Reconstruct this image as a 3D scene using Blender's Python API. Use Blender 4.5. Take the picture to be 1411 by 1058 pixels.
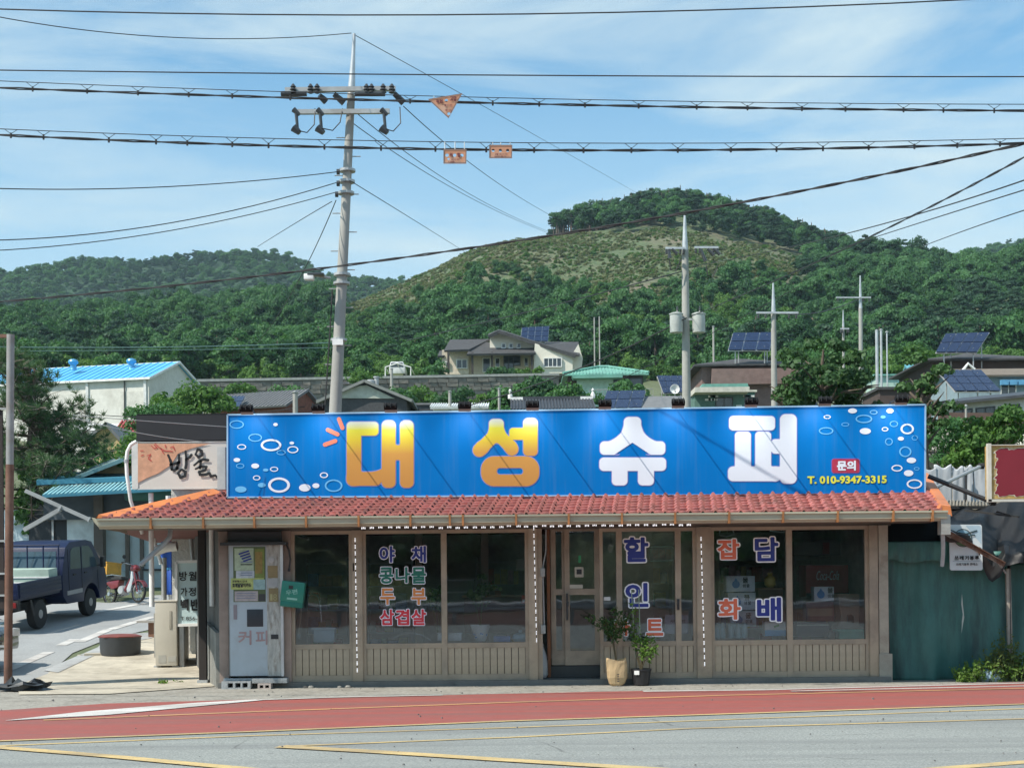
import bpy, bmesh, math, random
import numpy as np
from mathutils import Vector, Matrix, Euler
R = math.radians
HAZE = 0.00015
S = bpy.context.scene
COL = S.collection
rnd = random.Random(7)
for o in list(bpy.data.objects): bpy.data.objects.remove(o)

# ---------------------------------------------------------------- camera, sky, sun
F, CX, HY, ROLL, CH = 2000.0, 705.5, 795.0, R(0.55), 1.6
cd = bpy.data.cameras.new('camera'); cam = bpy.data.objects.new('camera', cd); COL.objects.link(cam)
cd.sensor_width = 36; cd.lens = F / 1411 * 36; cd.shift_y = (HY - 529) / 1411
cd.clip_start = 0.1; cd.clip_end = 6000
cam.location = (0, 0, CH)
cam.matrix_world = Matrix.Translation((0, 0, CH)) @ Matrix.Rotation(R(90), 4, 'X') @ Matrix.Rotation(-ROLL, 4, 'Z')
S.camera = cam

SUN = Vector((-0.71, -0.42, 1.0)).normalized()
w = bpy.data.worlds.new('World'); S.world = w; w.use_nodes = True
nt = w.node_tree; nt.nodes.clear()
def N(t, kind, **kw):
    n = t.nodes.new(kind)
    for k, v in kw.items():
        if k.startswith('i_'): n.inputs[k[2:].replace('_', ' ')].default_value = v
        else: setattr(n, k, v)
    return n
def ramp(t, src, stops, interp='LINEAR'):
    n = t.nodes.new('ShaderNodeValToRGB'); n.color_ramp.interpolation = interp
    e = n.color_ramp.elements
    while len(e) < len(stops): e.new(0.5)
    for i, (p, c) in enumerate(stops):
        e[i].position = p; e[i].color = (c[0], c[1], c[2], 1) if len(c) == 3 else c
    t.links.new(src, n.inputs[0]); return n.outputs[0]
def mixc(t, fac, a, b, mode='MIX'):
    n = t.nodes.new('ShaderNodeMix'); n.data_type = 'RGBA'; n.blend_type = mode
    for s, v in ((n.inputs[0], fac), (n.inputs[6], a), (n.inputs[7], b)):
        if isinstance(v, bpy.types.NodeSocket): t.links.new(v, s)
        elif isinstance(v, (int, float)): s.default_value = v
        else: s.default_value = (v[0], v[1], v[2], 1)
    return n.outputs[2]
sky = N(nt, 'ShaderNodeTexSky', sky_type='NISHITA', sun_disc=False, altitude=50, air_density=1.0, dust_density=0.6, ozone_density=1.6)
sky.sun_elevation = math.asin(SUN.z); sky.sun_rotation = math.atan2(SUN.x, SUN.y)
tc = N(nt, 'ShaderNodeTexCoord')
mp = N(nt, 'ShaderNodeMapping'); mp.inputs['Scale'].default_value = (1.0, 1.0, 5.5); mp.inputs['Rotation'].default_value = (0.0, R(5), 0.3)
nt.links.new(tc.outputs['Generated'], mp.inputs[0])
n1 = N(nt, 'ShaderNodeTexNoise'); n1.inputs['Scale'].default_value = 2.9; n1.inputs['Detail'].default_value = 9; n1.inputs['Roughness'].default_value = 0.6; n1.inputs['Distortion'].default_value = 0.5
nt.links.new(mp.outputs[0], n1.inputs['Vector'])
cl = ramp(nt, n1.outputs[0], [(0.38, (0.0,)*3), (0.48, (0.30,)*3), (0.64, (0.78,)*3)])
sepn = N(nt, 'ShaderNodeSeparateXYZ'); nt.links.new(tc.outputs['Generated'], sepn.inputs[0])
low = ramp(nt, sepn.outputs[2], [(0.08, (0.85,)*3), (0.19, (0.55,)*3), (0.36, (0.03,)*3)])
cf = mixc(nt, 1.0, cl, low, 'SCREEN')
SKYTINT = (0.56, 1.14, 1.27)
skyc = mixc(nt, 1.0, sky.outputs[0], SKYTINT, 'MULTIPLY')
CLOUD = (5.1, 6.1, 6.35)
skc = mixc(nt, cf, skyc, CLOUD)
bg = N(nt, 'ShaderNodeBackground'); bg.inputs[1].default_value = 0.10
nt.links.new(skc, bg.inputs[0])
wo = N(nt, 'ShaderNodeOutputWorld'); nt.links.new(bg.outputs[0], wo.inputs[0])

sl = bpy.data.lights.new('sun', 'SUN'); sl.energy = 4.2; sl.angle = R(0.5); sl.color = (1.0, 0.93, 0.82)
so = bpy.data.objects.new('sun', sl); COL.objects.link(so); so.location = (0, 0, 60)
so.rotation_euler = SUN.to_track_quat('Z', 'Y').to_euler()
S.view_settings.view_transform = 'Standard'; S.view_settings.look = 'None'
S.view_settings.exposure = 0.55; S.view_settings.gamma = 1.0; S.view_settings.use_curve_mapping = False
S.cycles.max_bounces = 8; S.cycles.transparent_max_bounces = 16; S.cycles.volume_bounces = 0
S.cycles.diffuse_bounces = 4; S.cycles.glossy_bounces = 4

# ---------------------------------------------------------------- survey helpers: picture position + distance -> place
cr, sr = math.cos(ROLL), math.sin(ROLL)
def UV(px, py):
    u = (px - CX) / F; v = (HY - py) / F
    return u * cr + v * sr, -u * sr + v * cr
def P(px, py, D):
    u, v = UV(px, py); return Vector((u * D, D, CH + v * D))
def PX(px, D, py=800): return P(px, py, D).x
def PZ(py, D, px=705.5): return P(px, py, D).z
def G(px, py, dz=0.0):
    u, v = UV(px, py)
    D = -CH / v if v < 0 else 1e9
    if D > 25: D = (CH + 2.25) / (0.09 - v)
    return Vector((u * D, D, max(0, 0.09 * (D - 25)) + dz))

# ---------------------------------------------------------------- object helpers
def tag(o, label=None, cat=None, group=None, kind=None):
    if label: o['label'] = label
    if cat: o['category'] = cat
    if group: o['group'] = group
    if kind: o['kind'] = kind
    return o
def thing(name, loc, label, cat, group=None):
    o = bpy.data.objects.new(name, None); COL.objects.link(o); o.location = loc; o.empty_display_size = 0.2
    return tag(o, label, cat, group)
def wloc(p):
    v = Vector((0, 0, 0))
    while p: v += p.location; p = p.parent
    return v
def link(name, me, mat, parent=None, smooth=False):
    o = bpy.data.objects.new(name, me); COL.objects.link(o)
    if mat and not me.materials: me.materials.append(mat)
    if smooth: me.polygons.foreach_set('use_smooth', [True] * len(me.polygons))
    o.parent = parent; return o
def copy_tree(o, parent=None):
    c = o.copy(); COL.objects.link(c); c.parent = parent
    for ch in list(o.children): copy_tree(ch, c)
    return c
class MB:
    def __init__(s): s.v = []; s.f = []
    def add(s, vs, fs):
        b = len(s.v); s.v += [tuple(v) for v in vs]; s.f += [tuple(i + b for i in f) for f in fs]; return s
    def box(s, x0, x1, y0, y1, z0, z1):
        return s.add([(x0,y0,z0),(x1,y0,z0),(x1,y1,z0),(x0,y1,z0),(x0,y0,z1),(x1,y0,z1),(x1,y1,z1),(x0,y1,z1)],
                     [(0,3,2,1),(4,5,6,7),(0,1,5,4),(1,2,6,5),(2,3,7,6),(3,0,4,7)])
    def obox(s, c, size, rot=(0,0,0)):
        m = Matrix.Translation(c) @ Euler(rot).to_matrix().to_4x4(); a, b, d = [q / 2 for q in size]
        vs = [m @ Vector(q) for q in [(-a,-b,-d),(a,-b,-d),(a,b,-d),(-a,b,-d),(-a,-b,d),(a,-b,d),(a,b,d),(-a,b,d)]]
        return s.add(vs, [(0,3,2,1),(4,5,6,7),(0,1,5,4),(1,2,6,5),(2,3,7,6),(3,0,4,7)])
    def bar(s, p0, p1, wd, ht):
        p0 = Vector(p0); p1 = Vector(p1); d = (p1 - p0)
        if d.length < 1e-6: return s
        d.normalize(); up = Vector((0,0,1)) if abs(d.z) < 0.95 else Vector((0,1,0))
        a = d.cross(up).normalized() * wd / 2; b = a.cross(d).normalized() * ht / 2
        vs = [p0-a-b, p0+a-b, p0+a+b, p0-a+b, p1-a-b, p1+a-b, p1+a+b, p1-a+b]
        return s.add(vs, [(0,1,2,3),(7,6,5,4),(0,4,5,1),(1,5,6,2),(2,6,7,3),(3,7,4,0)])
    def tube(s, pts, r, n=8, cap=True):
        pts = [Vector(p) for p in pts]; m = len(pts); rs = r if isinstance(r, (list, tuple)) else [r] * m
        vs = []; fs = []; ref = None
        for i, p in enumerate(pts):
            d = (pts[min(i+1, m-1)] - pts[max(i-1, 0)]).normalized()
            if ref is None: ref = Vector((0,0,1)) if abs(d.z) < 0.9 else Vector((1,0,0))
            a = (ref - d * ref.dot(d))
            if a.length < 1e-4: a = Vector((0,1,0))
            a.normalize(); ref = a; b = d.cross(a)
            for k in range(n):
                t = 2 * math.pi * k / n; vs.append(p + (a * math.cos(t) + b * math.sin(t)) * rs[i])
        for i in range(m - 1):
            for k in range(n):
                k2 = (k + 1) % n; fs.append((i*n+k, i*n+k2, (i+1)*n+k2, (i+1)*n+k))
        if cap: fs.append(tuple(range(n-1, -1, -1))); fs.append(tuple((m-1)*n + k for k in range(n)))
        return s.add(vs, fs)
    def cyl(s, p0, p1, r0, r1=None, n=16): return s.tube([p0, p1], [r0, r0 if r1 is None else r1], n)
    def lathe(s, c, prof, n=20, axis='Z', cap=True):
        vs = []; fs = []; m = len(prof); c = Vector(c)
        for (r, h) in prof:
            for k in range(n):
                t = 2 * math.pi * k / n; a, b = r * math.cos(t), r * math.sin(t)
                vs.append(c + (Vector((a, b, h)) if axis == 'Z' else Vector((h, a, b)) if axis == 'X' else Vector((a, h, b))))
        for i in range(m - 1):
            for k in range(n):
                k2 = (k+1) % n; fs.append((i*n+k, i*n+k2, (i+1)*n+k2, (i+1)*n+k))
        if cap: fs.append(tuple(range(n-1, -1, -1))); fs.append(tuple((m-1)*n+k for k in range(n)))
        return s.add(vs, fs)
    def prism(s, poly, vec):
        poly = [Vector(p) for p in poly]; vec = Vector(vec); n = len(poly)
        return s.add(poly + [p + vec for p in poly], [tuple(range(n)), tuple(range(2*n-1, n-1, -1))] + [(i, i+n, (i+1) % n + n, (i+1) % n) for i in range(n)])
    def pxprism(s, pts, D, depth):
        return s.prism([P(x, y, D) for x, y in pts], (0, depth, 0))
    def build(s, name, mat, parent=None, smooth=False, bevel=0, tri=False):
        off = wloc(parent)
        me = bpy.data.meshes.new(name)
        me.from_pydata([(v[0]-off.x, v[1]-off.y, v[2]-off.z) for v in s.v], [], s.f); me.validate()
        bm = bmesh.new(); bm.from_mesh(me)
        bmesh.ops.recalc_face_normals(bm, faces=bm.faces)
        if bevel:
            es = [e for e in bm.edges if len(e.link_faces) == 2 and e.calc_face_angle(0) > 0.5]
            bmesh.ops.bevel(bm, geom=es, offset=bevel, segments=2, affect='EDGES', profile=0.6, clamp_overlap=True)
        bm.to_mesh(me); bm.free()
        o = link(name, me, mat, parent, smooth)
        if bevel or smooth:
            me.polygons.foreach_set('use_smooth', [True] * len(me.polygons))
            try: me.set_sharp_from_angle(angle=R(40))
            except Exception: pass
        return o

# ---------------------------------------------------------------- materials
MATS = {}
def principled(name):
    m = bpy.data.materials.new(name); m.use_nodes = True; t = m.node_tree
    return m, t, t.nodes['Principled BSDF']
def mat(name, col, rough=0.7, metal=0.0, var=0.18, scale=3.0, bump=0.0, bscale=40, dirt=None, dirtscale=0.8, emis=0, spec=0.5, stretch=None, coat=0, alpha=1):
    if name in MATS: return MATS[name]
    m, t, b = principled(name)
    tcn = t.nodes.new('ShaderNodeTexCoord'); src = tcn.outputs['Object']
    if stretch:
        mpn = t.nodes.new('ShaderNodeMapping'); mpn.inputs['Scale'].default_value = stretch; t.links.new(src, mpn.inputs[0]); src = mpn.outputs[0]
    n = t.nodes.new('ShaderNodeTexNoise'); n.inputs['Scale'].default_value = scale; n.inputs['Detail'].default_value = 6; n.inputs['Roughness'].default_value = 0.65
    t.links.new(src, n.inputs['Vector'])
    lo = [c * (1 - var) for c in col]; hi = [min(1, c * (1 + var)) for c in col]
    c = ramp(t, n.outputs[0], [(0.3, lo), (0.7, hi)])
    if dirt:
        n2 = t.nodes.new('ShaderNodeTexNoise'); n2.inputs['Scale'].default_value = dirtscale; n2.inputs['Detail'].default_value = 8; n2.inputs['Roughness'].default_value = 0.7
        t.links.new(src, n2.inputs['Vector'])
        fm = ramp(t, n2.outputs[0], [(0.48, (0, 0, 0)), (0.72, (0.85,)*3)])
        c = mixc(t, fm, c, dirt)
    t.links.new(c, b.inputs['Base Color'])
    b.inputs['Roughness'].default_value = rough; b.inputs['Metallic'].default_value = metal
    b.inputs['Specular IOR Level'].default_value = spec; b.inputs['Coat Weight'].default_value = coat
    if emis: t.links.new(c, b.inputs['Emission Color']); b.inputs['Emission Strength'].default_value = emis
    if bump:
        n3 = t.nodes.new('ShaderNodeTexNoise'); n3.inputs['Scale'].default_value = bscale; n3.inputs['Detail'].default_value = 4
        t.links.new(src, n3.inputs['Vector'])
        bp = t.nodes.new('ShaderNodeBump'); bp.inputs['Strength'].default_value = bump; bp.inputs['Distance'].default_value = 0.02
        t.links.new(n3.outputs[0], bp.inputs['Height']); t.links.new(bp.outputs[0], b.inputs['Normal'])
    MATS[name] = m; return m
def leafmat(name, c0, c1, transl=0.3, hue=0.5):
    m, t, b = principled(name)
    oi = t.nodes.new('ShaderNodeObjectInfo'); geo = t.nodes.new('ShaderNodeNewGeometry')
    n = t.nodes.new('ShaderNodeTexNoise'); n.inputs['Scale'].default_value = 0.9; n.inputs['Detail'].default_value = 3
    tcn = t.nodes.new('ShaderNodeTexCoord'); t.links.new(tcn.outputs['Object'], n.inputs['Vector'])
    ad = t.nodes.new('ShaderNodeMath'); ad.operation = 'MULTIPLY_ADD'; ad.inputs[1].default_value = 0.45; t.links.new(geo.outputs['Random Per Island'], ad.inputs[0])
    ad2 = t.nodes.new('ShaderNodeMath'); ad2.operation = 'MULTIPLY'; ad2.inputs[1].default_value = hue; t.links.new(oi.outputs['Random'], ad2.inputs[0]); t.links.new(ad2.outputs[0], ad.inputs[2])
    c = ramp(t, ad.outputs[0], [(0.0, c0), (0.85, c1)])
    c = mixc(t, 0.25, c, ramp(t, n.outputs[0], [(0.3, c0), (0.7, c1)]))
    t.links.new(c, b.inputs['Base Color']); b.inputs['Roughness'].default_value = 0.6; b.inputs['Specular IOR Level'].default_value = 0.25
    tr = t.nodes.new('ShaderNodeBsdfTranslucent'); mx = t.nodes.new('ShaderNodeMixShader'); mx.inputs[0].default_value = transl
    t.links.new(mixc(t, 1.0, c, (1.25, 1.35, 0.6), 'MULTIPLY'), tr.inputs[0]); out = t.nodes['Material Output']
    t.links.new(b.outputs[0], mx.inputs[1]); t.links.new(tr.outputs[0], mx.inputs[2]); t.links.new(mx.outputs[0], out.inputs[0])
    return m
def glassmat(name, tint=(0.75, 0.8, 0.8), refl=1.0):
    m = bpy.data.materials.new(name); m.use_nodes = True; t = m.node_tree; t.nodes.clear()
    tr = t.nodes.new('ShaderNodeBsdfTransparent'); tr.inputs[0].default_value = (*tint, 1)
    gl = t.nodes.new('ShaderNodeBsdfGlossy'); gl.inputs['Roughness'].default_value = 0.02; gl.inputs[0].default_value = (0.95, 0.97, 1, 1)
    fr = t.nodes.new('ShaderNodeFresnel'); fr.inputs[0].default_value = 1.6
    ma = t.nodes.new('ShaderNodeMath'); ma.operation = 'MULTIPLY'; ma.inputs[1].default_value = refl; ma.use_clamp = True; t.links.new(fr.outputs[0], ma.inputs[0])
    n = t.nodes.new('ShaderNodeTexNoise'); n.inputs['Scale'].default_value = 1.4; tcn = t.nodes.new('ShaderNodeTexCoord'); t.links.new(tcn.outputs['Object'], n.inputs['Vector'])
    bp = t.nodes.new('ShaderNodeBump'); bp.inputs['Strength'].default_value = 0.03; bp.inputs['Distance'].default_value = 0.05; t.links.new(n.outputs[0], bp.inputs['Height'])
    t.links.new(bp.outputs[0], gl.inputs['Normal'])
    mx = t.nodes.new('ShaderNodeMixShader'); t.links.new(ma.outputs[0], mx.inputs[0]); t.links.new(tr.outputs[0], mx.inputs[1]); t.links.new(gl.outputs[0], mx.inputs[2])
    o = t.nodes.new('ShaderNodeOutputMaterial'); t.links.new(mx.outputs[0], o.inputs[0]); return m
GLASS = glassmat('window_glass', tint=(.90,.93,.95), refl=1.5)

# ---------------------------------------------------------------- lettering helpers
def font_mesh(body, bold=0.0, shear=0.0, spacing=1.0):
    cu = bpy.data.curves.new('lettering', 'FONT'); cu.body = body; cu.size = 1; cu.offset = bold; cu.shear = shear; cu.space_character = spacing
    cu.fill_mode = 'BOTH'; cu.dimensions = '2D'; cu.resolution_u = 3; cu.align_x = 'CENTER'
    o = bpy.data.objects.new('lettering', cu); COL.objects.link(o)
    dg = bpy.context.evaluated_depsgraph_get()
    me = bpy.data.meshes.new_from_object(o.evaluated_get(dg)); bpy.data.objects.remove(o); me.materials.clear(); return me
# strokes -> signed distance -> outline curve -> filled mesh
def sd_rrect(X, Y, x0, y0, x1, y1, r):
    cx, cy = (x0+x1)/2, (y0+y1)/2; hx, hy = (x1-x0)/2, (y1-y0)/2; r = min(r, hx, hy)
    qx = np.abs(X-cx) - hx + r; qy = np.abs(Y-cy) - hy + r
    return np.hypot(np.maximum(qx, 0), np.maximum(qy, 0)) + np.minimum(np.maximum(qx, qy), 0) - r
def sd_cap(X, Y, ax, ay, bx, by, r):
    dx, dy = bx-ax, by-ay; h = np.clip(((X-ax)*dx + (Y-ay)*dy) / (dx*dx+dy*dy+1e-9), 0, 1)
    return np.hypot(X-ax-h*dx, Y-ay-h*dy) - r
def smin(a, b, k):
    if k <= 0: return np.minimum(a, b)
    h = np.clip(0.5 + 0.5*(b-a)/k, 0, 1); return b*(1-h) + a*h - k*h*(1-h)
def contour_loops(Fd, xs, ys, iso):
    Fv = Fd - iso; ny, nx = Fv.shape; seg = {}
    ins = Fv < 0
    def ip(i, j, i2, j2):
        a, b = Fv[j, i], Fv[j2, i2]; t = a/(a-b); return (xs[i] + (xs[i2]-xs[i])*t, ys[j] + (ys[j2]-ys[j])*t)
    pts = {}
    chg = (ins[:-1, :-1] != ins[:-1, 1:]) | (ins[:-1, :-1] != ins[1:, :-1]) | (ins[:-1, :-1] != ins[1:, 1:])
    for j, i in np.argwhere(chg):
        if True:
            j = int(j); i = int(i)
            c = (ins[j,i], ins[j,i+1], ins[j+1,i+1], ins[j+1,i]); k = sum(c)
            if k == 0 or k == 4: continue
            e = []
            cs = ((i,j),(i+1,j),(i+1,j+1),(i,j+1))
            for q in range(4):
                if c[q] != c[(q+1) % 4]:
                    key = tuple(sorted((cs[q], cs[(q+1) % 4]))); pts[key] = ip(*key[0], *key[1]); e.append(key)
            if len(e) == 2: prs = [(e[0], e[1])]
            else: prs = [(e[0], e[1]), (e[2], e[3])] if c[1] or c[3] else [(e[3], e[0]), (e[1], e[2])]
            for a, b in prs: seg.setdefault(a, []).append(b); seg.setdefault(b, []).append(a)
    loops = []; seen = set()
    for st in seg:
        if st in seen: continue
        lp = [st]; seen.add(st); cur = st
        while True:
            nx_ = [q for q in seg[cur] if q not in seen]
            if not nx_: break
            cur = nx_[0]; seen.add(cur); lp.append(cur)
        if len(lp) > 5: loops.append([pts[q] for q in lp])
    return loops
def loops_mesh(loops, tf):
    """filled mesh of nested loops; tf maps (x,y) to a point"""
    cu = bpy.data.curves.new('shape', 'CURVE'); cu.dimensions = '2D'; cu.fill_mode = 'BOTH'
    for lp in loops:
        sp = cu.splines.new('POLY'); sp.points.add(len(lp)-1); sp.use_cyclic_u = True
        for q, (x, y) in enumerate(lp): sp.points[q].co = (x, -y, 0, 1)
    o = bpy.data.objects.new('shape', cu); COL.objects.link(o)
    me = bpy.data.meshes.new_from_object(o.evaluated_get(bpy.context.evaluated_depsgraph_get())); bpy.data.objects.remove(o)
    for v in me.vertices: v.co = tf(v.co.x, -v.co.y)
    me.materials.clear(); me.use_auto_texspace = True; return me
def glyph_field(body, spacing=1.0, shear=0.0, res=0.02, pad=0.14):
    me = font_mesh(body, 0.0, shear, spacing)
    bm = bmesh.new(); bm.from_mesh(me); bmesh.ops.remove_doubles(bm, verts=bm.verts, dist=1e-5)
    sg = np.array([[*e.verts[0].co[:2], *e.verts[1].co[:2]] for e in bm.edges if len(e.link_faces) == 1]); bm.free(); bpy.data.meshes.remove(me)
    x0, x1 = sg[:, [0, 2]].min(), sg[:, [0, 2]].max(); y0, y1 = sg[:, [1, 3]].min(), sg[:, [1, 3]].max()
    xs = np.arange(x0 - pad, x1 + pad, res); ys = np.arange(y0 - pad, y1 + pad, res); X, Y = np.meshgrid(xs, ys)
    Dm = np.full(X.shape, 9.0); par = np.zeros(X.shape, bool)
    for ax, ay, bx, by in sg:
        i0 = max(0, int((min(ax, bx) - 0.16 - xs[0]) / res)); i1 = int((max(ax, bx) + 0.16 - xs[0]) / res) + 2
        j0 = max(0, int((min(ay, by) - 0.16 - ys[0]) / res)); j1 = int((max(ay, by) + 0.16 - ys[0]) / res) + 2
        sl_ = (slice(j0, j1), slice(i0, i1))
        Dm[sl_] = np.minimum(Dm[sl_], sd_cap(X[sl_], Y[sl_], ax, ay, bx, by, 0))
        if ay != by:
            yy = ys + 1e-7; c = (ay > yy) != (by > yy); xi = ax + (yy - ay) / (by - ay) * (bx - ax)
            par[c] ^= X[c] < xi[c][:, None]
    return np.where(par, -Dm, Dm), xs, ys, (x0, x1, y0, y1)
def put_text(name, body, box, D, m, parent, bold=0.0, dy=0.0, shear=0, spacing=1.0, keep=False, outline=None, ow=0.03, rot=0, res=0.02):
    """flat lettering filling the picture box at distance D, facing the road"""
    bx0, by0, bx1, by1 = box
    a = P(bx0, by1, D); b = P(bx1, by0, D); cxx = (a.x + b.x) / 2; czz = (a.z + b.z) / 2
    Fd, xs, ys, (x0, x1, y0, y1) = glyph_field(body, spacing, shear, res)
    ex = bold + (ow if outline else 0); x0 -= ex; x1 += ex; y0 -= ex; y1 += ex
    sx = (b.x - a.x) / (x1 - x0); sz = (b.z - a.z) / (y1 - y0)
    if keep: sx = sz = min(sx, sz)
    off = wloc(parent); out = None; c_, s_ = math.cos(rot), math.sin(rot)
    todo = ([(bold + ow, outline, 0.0, name + '_outline')] if outline else []) + [(bold, m, 0.003 if outline else 0, name)]
    for iso, mm, k, nm in todo:
        def tf(x, y):
            lx = (x - (x0 + x1) / 2) * sx; lz = (y - (y0 + y1) / 2) * sz
            return Vector((cxx + lx*c_ - lz*s_ - off.x, D - dy - k - off.y, czz + lx*s_ + lz*c_ - off.z))
        me = loops_mesh(contour_loops(Fd, xs, ys, iso), tf); out = link(nm, me, mm, parent)
    return out

# ================================================================ TERRAIN
def pl(pts, x): return np.interp(x, [p[0] for p in pts], [p[1] for p in pts])
BASE = [(-200, 0), (25, 0), (37, 1.08), (60, 4.5), (80, 7.5), (110, 12.0), (150, 20.0), (165, 23.0), (180, 27.0), (200, 30)]
R1 = [(-1500,500),(-400,480),(0,462),(100,458),(200,446),(300,440),(400,428),(450,424),(485,428),(540,408),(600,378),(650,352),(700,337),(760,330),(850,316),(900,303),(950,301),(1000,312),(1060,328),(1110,346),(1150,360),(1200,366),(1260,366),(1300,378),(1411,372),(1800,400),(2800,450)]
R2 = [(-1500,420),(-400,405),(0,390),(50,377),(130,369),(200,371),(250,367),(330,357),(380,359),(420,371),(440,386),(480,396),(560,402),(640,412),(1200,402),(1300,372),(1350,356),(1411,342),(1600,330),(2800,400)]
D1, D2 = 430.0, 900.0
def sstep(t): t = np.clip(t, 0, 1); return t*t*(3-2*t)
def nz(x, y, s): return (np.sin(x*s+1.3)*np.cos(y*s*1.2+.4) + .5*np.sin(x*s*2.3-y*s*1.7+2) + .3*np.sin(x*s*4.1+y*s*3.3))
def gz(x, y):
    x = np.asarray(x, float); y = np.asarray(y, float)
    b = pl(BASE, y)
    u = x / np.maximum(y, 120); px = CX + F * u
    rl = (px - CX) * math.tan(ROLL)
    z1 = CH + D1 * (HY - (pl(R1, px) + rl)) / F; z2 = CH + D2 * (HY - (pl(R2, px) + rl)) / F
    t1 = (y - 180) / (D1 - 180); up = 27 + (z1 - 27) * (0.55*np.clip(t1, 0, 1) + 0.45*sstep(t1))
    zv = np.minimum(z1 * 0.72, z2*0.72); t2 = sstep((y - D1) / 170); mid = z1 + (zv - z1) * t2
    t3 = (y - 600) / (D2 - 600); up2 = mid + (z2 - mid) * (0.4*np.clip(t3, 0, 1) + 0.6*sstep(t3))
    down = z2 * (1 - 0.6*sstep((y - D2) / 400))
    hz = np.where(y < D1, up, np.where(y < 600, mid, np.where(y < D2, up2, down)))
    wig = nz(x, y, 0.045) * 1.6 * np.clip((y - 190) / 80, 0, 1) * np.clip(np.abs(y - D1) / 60, 0.25, 1)
    return np.where(y > 180, hz + wig, b)
def gzf(x, y): return float(gz(x, y))
def terrain(name, rows, m, ns=140, dz=0):
    W = lambda d: 110 + 0.62 * max(d, 0)
    s = np.linspace(-1, 1, ns); vs = []
    for d in rows:
        xs = s * W(d); z = gz(xs, np.full(ns, d)) + dz
        vs += [(float(x), float(d), float(q)) for x, q in zip(xs, z)]
    fs = [(r*ns+i, r*ns+i+1, (r+1)*ns+i+1, (r+1)*ns+i) for r in range(len(rows)-1) for i in range(ns-1)]
    me = bpy.data.meshes.new(name); me.from_pydata(vs, [], fs)
    return tag(link(name, me, m, None, smooth=len(rows) > 40), kind='structure')

gm = mat('ground_soil', (0.11, 0.13, 0.07), 0.95, var=0.3, scale=1.2, bump=0.4, bscale=60, dirt=(0.07, 0.10, 0.035), dirtscale=0.35)
# hillside: green scrub with bare reddish-brown earth
m, t, b = principled('hillside_scrub'); MATS['hillside_scrub'] = m
tcn = t.nodes.new('ShaderNodeTexCoord')
def noise(t, src, sc, det=6, ro=0.6):
    n = t.nodes.new('ShaderNodeTexNoise'); n.inputs['Scale'].default_value = sc; n.inputs['Detail'].default_value = det; n.inputs['Roughness'].default_value = ro
    t.links.new(src, n.inputs['Vector']); return n.outputs[0]
O = tcn.outputs['Object']
c = ramp(t, noise(t, O, 0.8), [(0.3, (0.055, 0.095, 0.04)), (0.55, (0.10, 0.14, 0.065)), (0.8, (0.16, 0.18, 0.09))])
c = mixc(t, ramp(t, noise(t, O, 0.045, 8, 0.7), [(0.48, (0,)*3), (0.64, (0.75,)*3)]), c, (0.21, 0.165, 0.125))
c = mixc(t, ramp(t, noise(t, O, 0.16, 8, 0.75), [(0.60, (0,)*3), (0.68, (0.7,)*3)]), c, (0.10, 0.09, 0.08))
t.links.new(c, b.inputs['Base Color']); b.inputs['Roughness'].default_value = 0.95
bp = t.nodes.new('ShaderNodeBump'); bp.inputs['Strength'].default_value = 1; bp.inputs['Distance'].default_value = 1.2
t.links.new(noise(t, O, 0.7), bp.inputs['Height']); t.links.new(bp.outputs[0], b.inputs['Normal'])

terrain('ground', [-140, -100, -60, -30, 0, 5, 10, 15, 20, 25, 37, 45, 52, 60, 70, 80, 90, 100, 110, 120, 130, 140, 150, 157, 165, 172, 180], gm, 80, -0.004)
terrain('hills', list(np.linspace(180, D1, 60)) + list(np.linspace(D1+5, 600, 30)), MATS['hillside_scrub'], 200)
terrain('far_hills', list(np.linspace(600, 1300, 62)), mat('forest_undergrowth', (0.022, 0.058, 0.026), 1.0, var=.5, scale=.25, bump=1.0, bscale=.6), 200)

# flat sheets that follow the ground
def sheet(name, pts, m, dz, px=True, kind='structure', parent=None):
    bm = bmesh.new()
    vs = [bm.verts.new((q.x, q.y, 0)) for q in ([G(*p) for p in pts] if px else [Vector((p[0], p[1], 0)) for p in pts])]
    bm.faces.new(vs)
    for yy in (25, 37):
        bmesh.ops.bisect_plane(bm, geom=bm.verts[:]+bm.edges[:]+bm.faces[:], plane_co=(0, yy, 0), plane_no=(0, 1, 0))
    bmesh.ops.triangulate(bm, faces=bm.faces)
    for v in bm.verts: v.co.z = gzf(v.co.x, v.co.y) + dz
    bmesh.ops.recalc_face_normals(bm, faces=bm.faces)
    if bm.faces and sum(f.normal.z for f in bm.faces) < 0: bmesh.ops.reverse_faces(bm, faces=bm.faces)
    me = bpy.data.meshes.new(name); bm.to_mesh(me); bm.free()
    return tag(link(name, me, m, parent), kind=kind)
def strip(name, pts, wd, m, dz, taper=None):
    ps = [G(*p) for p in pts]; L = []; Rr = []
    for i, p in enumerate(ps):
        d = (ps[min(i+1, len(ps)-1)] - ps[max(i-1, 0)]); d.z = 0; d.normalize(); n = Vector((-d.y, d.x, 0)); ww = (taper[i] if taper else wd) / 2
        L.append((p.x+n.x*ww, p.y+n.y*ww)); Rr.append((p.x-n.x*ww, p.y-n.y*ww))
    return sheet(name, L + Rr[::-1], m, dz, px=False)

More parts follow.
